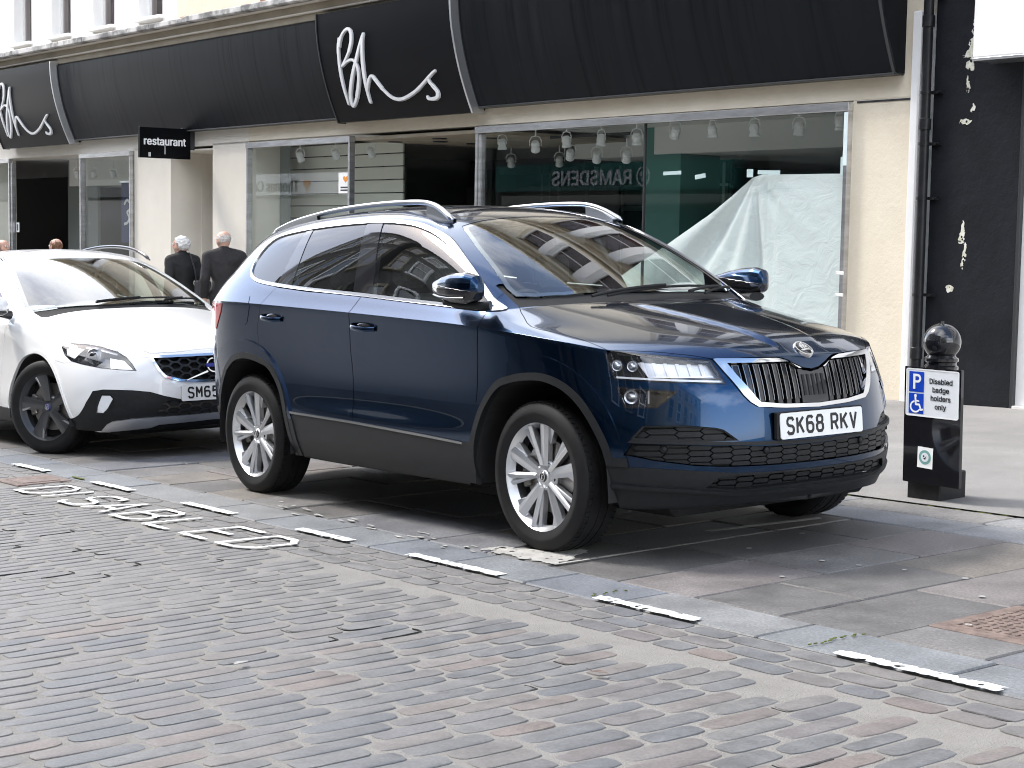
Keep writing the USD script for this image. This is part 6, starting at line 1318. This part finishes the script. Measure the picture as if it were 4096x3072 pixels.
# ---------------------------------------------------------------- white hatchback behind
WC_X = [
 [(.80,0,.20),(.78,.27,.20),(.72,.48,.19),(.60,.66,.19),(.47,.76,.19),(.33,.82,.20),(0,.83,.20),(-.45,.835,.19),(-.95,.84,.19),(-1.5,.84,.19),(-2.05,.84,.19),(-2.65,.83,.2),(-3.0,.80,.25),(-3.25,.68,.3),(-3.36,.40,.3),(-3.38,0,.3)],
 [(.895,0,.285),(.88,.27,.285),(.81,.48,.285),(.67,.68,.29),(.52,.80,.30),(.37,.868,.30),(0,.88,.30),(-.45,.885,.29),(-.95,.885,.29),(-1.5,.885,.29),(-2.05,.885,.29),(-2.65,.87,.32),(-3.02,.83,.36),(-3.3,.72,.4),(-3.44,.42,.42),(-3.46,0,.42)],
 [(.915,0,.40),(.898,.27,.40),(.822,.48,.405),(.68,.69,.41),(.53,.815,.42),(.37,.882,.42),(0,.895,.42),(-.45,.89,.40),(-.95,.888,.40),(-1.5,.888,.40),(-2.05,.888,.40),(-2.65,.89,.45),(-3.04,.85,.47),(-3.32,.74,.5),(-3.46,.42,.52),(-3.48,0,.52)],
 [(.90,0,.52),(.88,.27,.525),(.805,.47,.53),(.655,.68,.53),(.50,.805,.53),(.335,.876,.53),(0,.898,.53),(-.45,.882,.50),(-.95,.875,.5),(-1.5,.875,.5),(-2.05,.876,.5),(-2.65,.895,.56),(-3.05,.855,.57),(-3.33,.74,.6),(-3.46,.42,.62),(-3.48,0,.62)],
 [(.875,0,.62),(.855,.27,.62),(.77,.465,.625),(.61,.67,.63),(.44,.788,.635),(.28,.855,.64),(-.02,.887,.645),(-.45,.875,.63),(-.95,.868,.64),(-1.5,.868,.645),(-2.05,.872,.66),(-2.65,.89,.70),(-3.05,.85,.71),(-3.32,.74,.73),(-3.45,.42,.75),(-3.47,0,.75)],
 [(.838,0,.715),(.812,.27,.714),(.71,.46,.714),(.50,.655,.728),(.30,.768,.748),(.16,.82,.770),(-.07,.852,.80),(-.47,.872,.86),(-.95,.872,.88),(-1.5,.872,.90),(-2.05,.868,.92),(-2.6,.86,.95),(-3.0,.83,.97),(-3.25,.74,.97),(-3.36,.42,.97),(-3.38,0,.97)],
 [(.72,0,.782),(.70,.27,.778),(.60,.45,.775),(.40,.60,.79),(.20,.70,.815),(.06,.755,.838),(-.13,.805,.865),(-.48,.845,.895),(-.95,.855,.905),(-1.5,.857,.925),(-2.05,.85,.95),(-2.57,.84,.985),(-2.95,.80,1.02),(-3.18,.70,1.03),(-3.3,.40,1.03),(-3.32,0,1.03)],
 [(.30,0,.885),(.28,.26,.882),(.20,.43,.873),(.07,.56,.872),(-.06,.645,.877),(-.16,.70,.890),(-.28,.76,.905),(-.50,.828,.920),(-.95,.845,.930),(-1.5,.847,.95),(-2.05,.838,.975),(-2.53,.82,1.01),(-2.9,.765,1.06),(-3.12,.65,1.08),(-3.22,.38,1.08),(-3.24,0,1.08)],
 [(-.40,0,1.0),(-.41,.26,.998),(-.43,.44,.992),(-.46,.57,.982),(-.49,.66,.97),(-.515,.715,.962),(-.54,.765,.952),(-.58,.815,.945),(-.97,.835,.955),(-1.5,.835,.975),(-2.05,.825,1.0),(-2.5,.80,1.04),(-2.85,.73,1.10),(-3.05,.6,1.12),(-3.15,.35,1.13),(-3.17,0,1.13)],
 [(-.87,0,1.20),(-.875,.26,1.197),(-.89,.44,1.188),(-.905,.545,1.178),(-.92,.615,1.168),(-.935,.655,1.163),(-.955,.69,1.16),(-.99,.72,1.16),(-1.3,.75,1.20),(-1.65,.755,1.22),(-2.05,.745,1.22),(-2.4,.72,1.23),(-2.68,.64,1.24),(-2.85,.53,1.25),(-2.95,.30,1.26),(-2.97,0,1.26)],
 [(-1.34,0,1.375),(-1.345,.25,1.37),(-1.36,.41,1.36),(-1.375,.49,1.349),(-1.39,.54,1.34),(-1.41,.575,1.335),(-1.435,.60,1.335),(-1.47,.625,1.34),(-1.65,.64,1.36),(-1.85,.645,1.372),(-2.15,.64,1.367),(-2.45,.62,1.347),(-2.65,.56,1.33),(-2.8,.46,1.33),(-2.9,.27,1.34),(-2.92,0,1.345)],
 [(-1.55,0,1.42),(-1.555,.22,1.415),(-1.565,.36,1.405),(-1.575,.44,1.395),(-1.585,.48,1.388),(-1.6,.51,1.385),(-1.615,.53,1.385),(-1.64,.55,1.388),(-1.75,.565,1.40),(-1.9,.57,1.41),(-2.15,.565,1.407),(-2.4,.545,1.392),(-2.57,.5,1.377),(-2.7,.4,1.372),(-2.78,.24,1.377),(-2.8,0,1.38)],
 [(-1.75,0,1.443),(-1.753,.13,1.441),(-1.757,.2,1.437),(-1.76,.24,1.434),(-1.765,.265,1.433),(-1.77,.28,1.432),(-1.78,.29,1.432),(-1.8,.3,1.433),(-1.87,.305,1.44),(-1.98,.305,1.445),(-2.15,.305,1.443),(-2.3,.3,1.432),(-2.4,.27,1.422),(-2.48,.22,1.415),(-2.53,.13,1.412),(-2.55,0,1.412)],
]
def wc_rows():
    rows = [np.array(r, float) for r in WC_X]
    floor = rows[0].copy(); floor[:, 1] = 0; floor[:, 2] = .19; mid = rows[0].copy(); mid[:, 1] *= .5; mid[:, 2] = .188
    last = rows[-1].copy(); last[:, 0] = -2.08 + .85 * (last[:, 0] + 2.08); last[:, 1] = 0; last[:, 2] += .005
    return [floor, mid] + rows + [last], {2, 10}
WC_AT = (-5.45, -.10)
def build_white():
    root = thing('white_car', 'white crossover hatchback with grey five spoke wheels parked behind the blue suv', 'car', (*WC_AT, 0))
    rows, cr = wc_rows(); tm = car_loft(rows, cr, 10, 6); K = Skin(tm); rem = K.m
    def add(name, man, mat, off=0.0, thick=.012, par=None):
        t = sheet(man, off, thick); return part(par or root, name, t, mt[mat]) if t is not None else None
    fa = catmull([(-.605, .17), (-.60, .29), (-.55, .42), (-.47, .53), (-.33, .645), (-.12, .698), (.07, .668), (.225, .575), (.325, .455), (.375, .33), (.395, .17)], 6)
    ra = fa * [-1, 1] + [-2.85, 0]; ra = ra[::-1]; FA, RA = poly(fa), poly(ra)
    dlo = poly(catmull([(-.72, .955), (-1.2, .972), (-1.7, .985), (-2.2, 1.015), (-2.5, 1.06), (-2.62, 1.12), (-2.5, 1.24), (-2.3, 1.30), (-2.0, 1.332), (-1.75, 1.33), (-1.52, 1.29), (-1.3, 1.22), (-1.0, 1.10)], 5, True))
    for s in (-1, 1):
        for A in (FA, RA): rem = rem - side_prism(A, s, .45)
        reg = rem ^ side_prism(dlo, s); rem = rem - side_prism(dlo, s); inn = dlo.buffer(-.018)
        add('window_trim', reg ^ side_prism(dlo.difference(inn), s), 'gloss', .002, .012)
        bp = poly([(-1.62, .9), (-1.74, 1.4), (-1.66, 1.4), (-1.50, .9)]); add('window_pillar', reg ^ side_prism(bp.intersection(inn), s), 'gloss', 0, .03)
        rest = inn.difference(bp)
        for g in getattr(rest, 'geoms', [rest]):
            if g.area > .01: add('side_window', reg ^ side_prism(g, s), 'dglass', -.003, 0)
    wsb = [(-.455, 0), (-.465, .26), (-.49, .46), (-.52, .60), (-.555, .69), (-.63, .725), (-.75, .70), (-.95, .655), (-1.15, .610), (-1.32, .565), (-1.375, .525), (-1.372, .40), (-1.365, .2), (-1.362, 0)]
    ws = poly(wsb + [(a, -b) for a, b in wsb[::-1]]); W = top_prism(ws, .9, 2); reg = rem ^ W; rem = rem - W
    add('windscreen', reg ^ top_prism(ws.buffer(-.003), .9, 2), 'cglass', -.002, 0); add('windscreen_border', reg ^ top_prism(ws.difference(ws.buffer(-.030)), .9, 2), 'gloss', -.0045, 0)
    cw = poly([(-.36, .70), (-.36, -.70), (-.7, -.70), (-.7, .70)]); reg = rem ^ top_prism(cw, .94, 1.06); add('cowl', reg, 'black', -.012, .01); rem = rem - top_prism(cw, .94, 1.06)
    hb = [(-.395, 0), (-.41, .26), (-.44, .46), (-.49, .62), (-.56, .745), (-.47, .785), (-.25, .785), (0, .785), (.205, .785), (.236, .750), (.341, .682), (.455, .622), (.583, .562), (.617, .489), (.741, .391), (.785, .28), (.801, .187), (.803, 0)]
    hood = poly(hb + [(a, -b) for a, b in hb[::-1]]); HP = top_prism(hood, .70, 1.3); reg = rem ^ HP; rem = rem - HP; add('bonnet', reg ^ top_prism(hood.buffer(-.003), .70, 1.3), 'white')
    lamp3 = [(.195, -.80, .752), (.205, -.785, .766), (.236, -.750, .776), (.341, -.682, .770), (.455, -.622, .753), (.583, -.562, .72), (.655, -.535, .685), (.705, -.518, .643), (.745, -.505, .593), (.66, -.60, .601), (.583, -.683, .612), (.445, -.768, .638), (.357, -.803, .657), (.278, -.815, .696)]
    for s in (-1, 1):
        C_, pg = corner_prism(lamp3, s); reg = rem ^ C_; rem = rem - C_; q = thing_part(root, 'headlamp'); d = np.array([1, s, 0]) / math.sqrt(2); e = np.array([-s, 1, 0]) / math.sqrt(2)
        P_ = lambda g: prism(g, d, e, (0, 0, 1), .2, 1.6)
        add('lens', reg, 'lglass', 0, 0, q); add('lamp_edge', reg ^ P_(pg.difference(pg.buffer(-.006))), 'gloss', .001, .015, q); add('housing', reg ^ P_(pg.buffer(.01)), 'gloss', -.055, 0, q)
        cx = np.array([.478, -.704 if s < 0 else .704, .688]); c = cx - d * .045
        part(q, 'projector', frame_to(lathe([(0, .03), (.020, .024), (.034, .006), (.040, .0), (.052, .012), (.058, 0), (.060, -.03)], 28), c, np.cross(E_Z, d), E_Z, d), mt['reflector'], smooth=40)
        part(q, 'projector_lens', frame_to(ell(.030, .030, .016, (0, 0, .022)), c, np.cross(E_Z, d), E_Z, d), mt['gloss'], smooth=True)
        S2 = lambda pts: poly([(float(np.dot(np.array([a, b if s < 0 else -b, 0]), e)), z_) for a, b, z_ in pts])
        add('reflector', reg ^ P_(S2([(.225, -.785, .755), (.34, -.70, .752), (.345, -.78, .685), (.28, -.815, .705)])), 'reflector', -.02, .004, q)
        add('reflector', reg ^ P_(S2([(.56, -.615, .69), (.64, -.55, .672), (.715, -.52, .610), (.62, -.64, .618)])), 'reflector', -.022, .004, q)
        add('light_strip', reg ^ P_(S2([(.35, -.685, .763), (.455, -.628, .747), (.583, -.567, .715), (.585, -.57, .705), (.455, -.633, .737), (.35, -.69, .753)])), 'led', -.012, .006, q)
    go = [(0, .694), (-.20, .692), (-.412, .690), (-.402, .652), (-.379, .586), (-.347, .544), (-.244, .514), (-.087, .503), (0, .502)]
    GO = sym(go); reg = rem ^ front_prism(GO); rem = rem - front_prism(GO)
    add('grille_frame', reg ^ front_prism(GO.difference(GO.buffer(-.016))), 'chrome', .006, .02); add('grille_backing', reg, 'black', -.045, 0)
    hx = GO.buffer(-.014); add('grille_mesh', reg ^ front_prism(hx.difference(honeycomb(hx.buffer(.05), .092, .052, .014, .42))), 'cladding', -.008, .02)
    b0, n0 = K.fx([0], [.612]); b0, n0 = b0[0], n0[0]; e0 = np.cross(E_Z, n0); e0 /= np.linalg.norm(e0); w0 = np.cross(n0, e0); q = thing_part(root, 'grille_badge')
    part(q, 'ring', frame_to(lathe([(.040, .004), (.043, .014), (.052, .014), (.055, .004), (.055, -.01)], 40), b0, e0, w0, n0), mt['chrome'], smooth=30)
    part(q, 'bar', frame_to(extr(sh.box(-.056, -.0125, .056, .0125), .010, .010), b0, e0, w0, n0), mt['capblue']); part(q, 'diagonal_bar', frame_to(extr(poly([(-.05, -.034), (-.215, -.092), (-.215, -.098), (-.044, -.046)]), .008, 0), b0, e0, w0, n0), mt['chrome'])
    part(q, 'arrow', frame_to(extr(poly([(.034, .04), (.066, .072), (.045, .072), (.045, .066), (.054, .066), (.029, .045)]), .010, .004), b0, e0, w0, n0), mt['chrome'])
    # dark lower bumper
    cl = [(0, .380), (-.18, .384), (-.259, .397), (-.358, .422), (-.444, .452), (-.548, .466), (-.70, .473), (-.752, .462), (-.784, .389), (-.807, .303), (-.820, .277), (-.84, .269), (-.95, .266), (-.95, .10), (0, .10)]
    C2 = sym(cl); half = prism(sh.box(.20, .05, 1.2, .60), (0, -1, 0), (1, 0, 0), (0, 0, 1), -1.2, 1.2)
    reg = rem ^ front_prism(C2) ^ half; rem = rem - (front_prism(C2) ^ half); add('bumper_cladding', reg, 'cladding', .005, .02)
    lg = sym([(0, .372), (-.18, .376), (-.25, .386), (-.36, .392), (-.41, .300), (0, .286)])
    add('lower_backing', reg ^ front_prism(lg), 'black', .0062, 0); add('lower_mesh', reg ^ front_prism(lg.difference(honeycomb(lg.buffer(.05), .10, .045, .012, .5))), 'gloss', .011, .006)
    sk = sym([(0, .296), (-.388, .285), (-.544, .276), (-.646, .260), (-.670, .240), (-.69, .185), (-.419, .212), (-.374, .232), (0, .249)]); skid = rem ^ front_prism(sk)
    add('skid_plate', reg ^ front_prism(sk), 'satin', .014, .02)
    for s in (-1, 1):
        fg = [(.637, -.708, .433), (.676, -.667, .431), (.688, -.655, .410), (.660, -.68, .350), (.631, -.70, .318), (.603, -.730, .322), (.612, -.728, .36)]
        C_, pg = corner_prism(fg, s); d = np.array([1, s, 0]) / math.sqrt(2); e = np.array([-s, 1, 0]) / math.sqrt(2)
        rc = affinity.scale(pg.buffer(.02), 1.0, 1.0); add('fog_lamp', reg ^ prism(pg, d, e, (0, 0, 1), .2, 1.6), 'led', .010, .01); add('fog_lamp_rim', reg ^ prism(pg.buffer(.007).difference(pg), d, e, (0, 0, 1), .2, 1.6), 'gloss', .012, .01)
    sill = poly([(-.58, .285), (-2.25, .285), (-2.25, .05), (-.40, .05)])
    for s in (-1, 1):
        reg = rem ^ side_prism(sill, s, .45); rem = rem - side_prism(sill, s, .45); add('sill_cladding', reg, 'cladding', .006, .02)
        for A in (FA, RA):
            ring = A.buffer(.022); reg = rem ^ side_prism(ring, s, .45); rem = rem - side_prism(ring, s, .45); add('arch_lip', reg, 'white', .008, .02)
        bm = poly([(.20, .66), (.30, .645), (1.2, .72), (1.2, 0), (.2, 0)])
    BP = prism(bm, (0, -1, 0), (1, 0, 0), (0, 0, 1), -1.3, 1.3); reg = rem ^ BP; rem = rem - BP; add('front_bumper', reg ^ prism(bm.buffer(-.0015), (0, -1, 0), (1, 0, 0), (0, 0, 1), -1.3, 1.3), 'white')
    As = [(-.62, .95), (-.66, .86), (-.74, .6), (-.76, .285)]; Bs = [(-1.60, .98), (-1.66, .86), (-1.66, .285)]; Rs = [(-2.45, 1.05), (-2.50, .90), (-2.40, .72), (-2.22, .5), (-2.16, .285)]
    wg = poly([(1, 0), (1, 1.1), (-.60, 1.1)] + As + [(-.76, 0)])
    for s in (-1, 1):
        for nm, pgn in (('wing', wg), ('front_door', poly(As + Bs[::-1])), ('rear_door', poly(Bs + Rs[::-1]))):
            Q = side_prism(pgn, s, .55 if nm == 'wing' else .4); reg = rem ^ Q; rem = rem - Q; add(nm, reg ^ side_prism(pgn.buffer(-.0025), s, .4), 'white')
        hp, hn = K.sy([-1.38, -1.47, -1.56], [.82, .825, .83]); bow = catmull([hp[0] + hn[0] * .003, hp[1] + hn[1] * .038, hp[2] + hn[2] * .003], 6); m = tube(bow, .012, 8, flat=(.6, 1, (0, 0, 1)))
        if s > 0: m.vertices[:, 1] *= -1; m.invert()
        part(root, 'door_handle', m, mt['white'], smooth=50)
    add('body', rem, 'white')
    core = K.m
    for s in (-1, 1): core = core - side_prism(dlo.buffer(.02), s, .3) - side_prism(FA.buffer(.03), s, .4) - side_prism(RA.buffer(.03), s, .4)
    core = core - top_prism(ws.buffer(.02), .9, 2) - front_prism(sh.box(-.93, .1, .93, .77), .25, 1.5); add('inner_body', core, 'black', -.022, 0)
    for s in (-1, 1):
        for A in (fa, ra):
            n_ = len(A); V = np.vstack([np.c_[A[:, 0], np.full(n_, s * .875), A[:, 1]], np.c_[A[:, 0], np.full(n_, s * .40), A[:, 1]]]); V[:, 2] = np.maximum(V[:, 2], .215); V[:n_, 1] *= np.where(A[:, 0] > .22, .965, 1); V[:n_, 1] *= np.where(A[:, 0] < -2.85, .955, 1)
            i = np.arange(n_ - 1); F = np.vstack([np.c_[i, i + 1, i + n_], np.c_[i + 1, i + 1 + n_, i + n_]])
            part(root, 'wheel_housing', trimesh.util.concatenate([trimesh.Trimesh(V, F, process=False), frame_to(extr(poly(A), .004), (0, s * .40, 0), (1, 0, 0), (0, 0, 1), (0, 1, 0))]), mt['black'])
        rp = catmull(np.array([(-1.33, .60, 1.345), (-1.45, .595, 1.395), (-1.65, .585, 1.440), (-1.95, .575, 1.462), (-2.3, .57, 1.455), (-2.6, .56, 1.425), (-2.75, .55, 1.39)]) * [1, s, 1], 6); t = np.linspace(0, 1, len(rp))
        part(root, 'roof_rail', tube(rp, .015 * np.clip(np.minimum(t, 1 - t) * 20, .4, 1), 10), mt['gloss'] if s > 0 else mt['satin'], smooth=50)
        q = thing_part(root, 'door_mirror'); c = np.array([-.60, s * .99, 1.03]); m = ell(.085, .125, .072, c, 3); part(q, 'shell', m, mt['capblue'] if False else mt['white'], smooth=True); part(q, 'arm', tube([(-.64, s * .90, .97), (-.66, s * .83, .955)], [.03, .035], 10), mt['gloss'], smooth=50)
        part(q, 'lower_shell', ell(.082, .120, .03, c + [0, 0, -.052], 3), mt['gloss'], smooth=True); part(q, 'mirror_glass', ell(.006, .112, .060, c + [-.082, 0, 0], 3), mt['chrome'], smooth=True)
    for (x0, y0, x1, y1) in ((-.47, -.25, -.55, .42), (-.48, .30, -.60, .62)):
        P, n_ = K.tz(np.linspace(x0, x1, 12), np.linspace(y0, y1, 12)); q = thing_part(root, 'wiper'); part(q, 'blade', tube(P + n_ * .014, .007, 6), mt['black'], smooth=50); part(q, 'arm', tube((P + n_ * .024)[:7] + np.array([.012, 0, 0]), .007, 6), mt['black'], smooth=50)
    plate_mesh(root, 'SM65', (.921, 0, .436), (E_Y, np.array([-.02, 0, 1.0]) / np.linalg.norm([-.02, 0, 1.0]), E_X), None) if False else None
    q = thing_part(root, 'number_plate'); part(q, 'plate', frame_to(extr(sh.box(-.26, -.0555, .26, .0555).buffer(-.012).buffer(.012), .004), (.906, 0, .438), E_Y, E_Z, E_X), mt['plate'])
    L, wd = strokes('SM65', .079, .050, .011, .0125, .033); part(q, 'lettering', frame_to(extr(affinity.translate(L, -.215, -.0395), .0012, .0041), (.906, 0, .438), E_Y, E_Z, E_X), mt['ink']); part(q, 'bracket', box(.85, .9055, -.25, .25, .39, .48), mt['black'])
    part(root, 'dashboard', box(-1.2, -.66, -.70, .70, .65, .93, .06), mt['cabin']); part(root, 'cabin_floor', box(-2.9, -.6, -.75, .75, .28, .30), mt['cabin']); part(root, 'parcel_shelf', box(-2.9, -2.4, -.62, .62, .98, 1.0), mt['cabin'])
    for xx, ys in ((-1.55, (-.36, .36)), (-2.3, (-.38, .38))):
        for yy in ys:
            q = thing_part(root, 'seat'); part(q, 'backrest', rot(box(xx - .07, xx + .07, yy - .23, yy + .23, .5, 1.02, .06), -.25, (0, 1, 0), (xx, yy, .6)), mt['seat']); part(q, 'headrest', box(xx - .20, xx - .11, yy - .12, yy + .12, 1.03, 1.21, .04), mt['seat'])
    sw = thing_part(root, 'steering_wheel'); part(sw, 'rim', frame_to(lathe([(.17, 0), (.18, .012), (.19, 0), (.18, -.012)], 36), (-1.05, -.36, .90), (0, 1, 0), np.array([.38, 0, .92]), np.array([-.92, 0, .38])), mt['cabin'], smooth=40)
    part(root, 'parking_paper', rot(box(-.74, -.64, -.66, -.46, 1.0, 1.002), .42, (0, 1, 0), (-.70, 0, .985)), mt['paper'])
    part(root, 'inner_mirror', box(-1.22, -1.19, -.12, .12, 1.25, 1.315, .015), mt['cabin']); part(root, 'underbody', box(-3.1, .6, -.6, .6, .15, .21, .03), mt['black'])
    wh = []
    for (c, s, st) in (((WX, -.775, .328), -1, 1), ((-2.747, -.775, .328), -1, 0), ((WX, .775, .328), 1, 1), ((-2.747, .775, .328), 1, 0)):
        w = wheel(root, 'wheel', c, s, .328, .225, .238, ('alloy_grey', 'alloy_grey'), 'five')
        if st:
            x = UsdGeom.Xformable(w); x.AddTranslateOp(opSuffix='pivot').Set(Gf.Vec3d(*c)); x.AddRotateZOp().Set(STEER); x.AddTranslateOp(opSuffix='back').Set(Gf.Vec3d(*[-q for q in c]))
    return root
STEER, WX = 26.0, -.01
build_white()
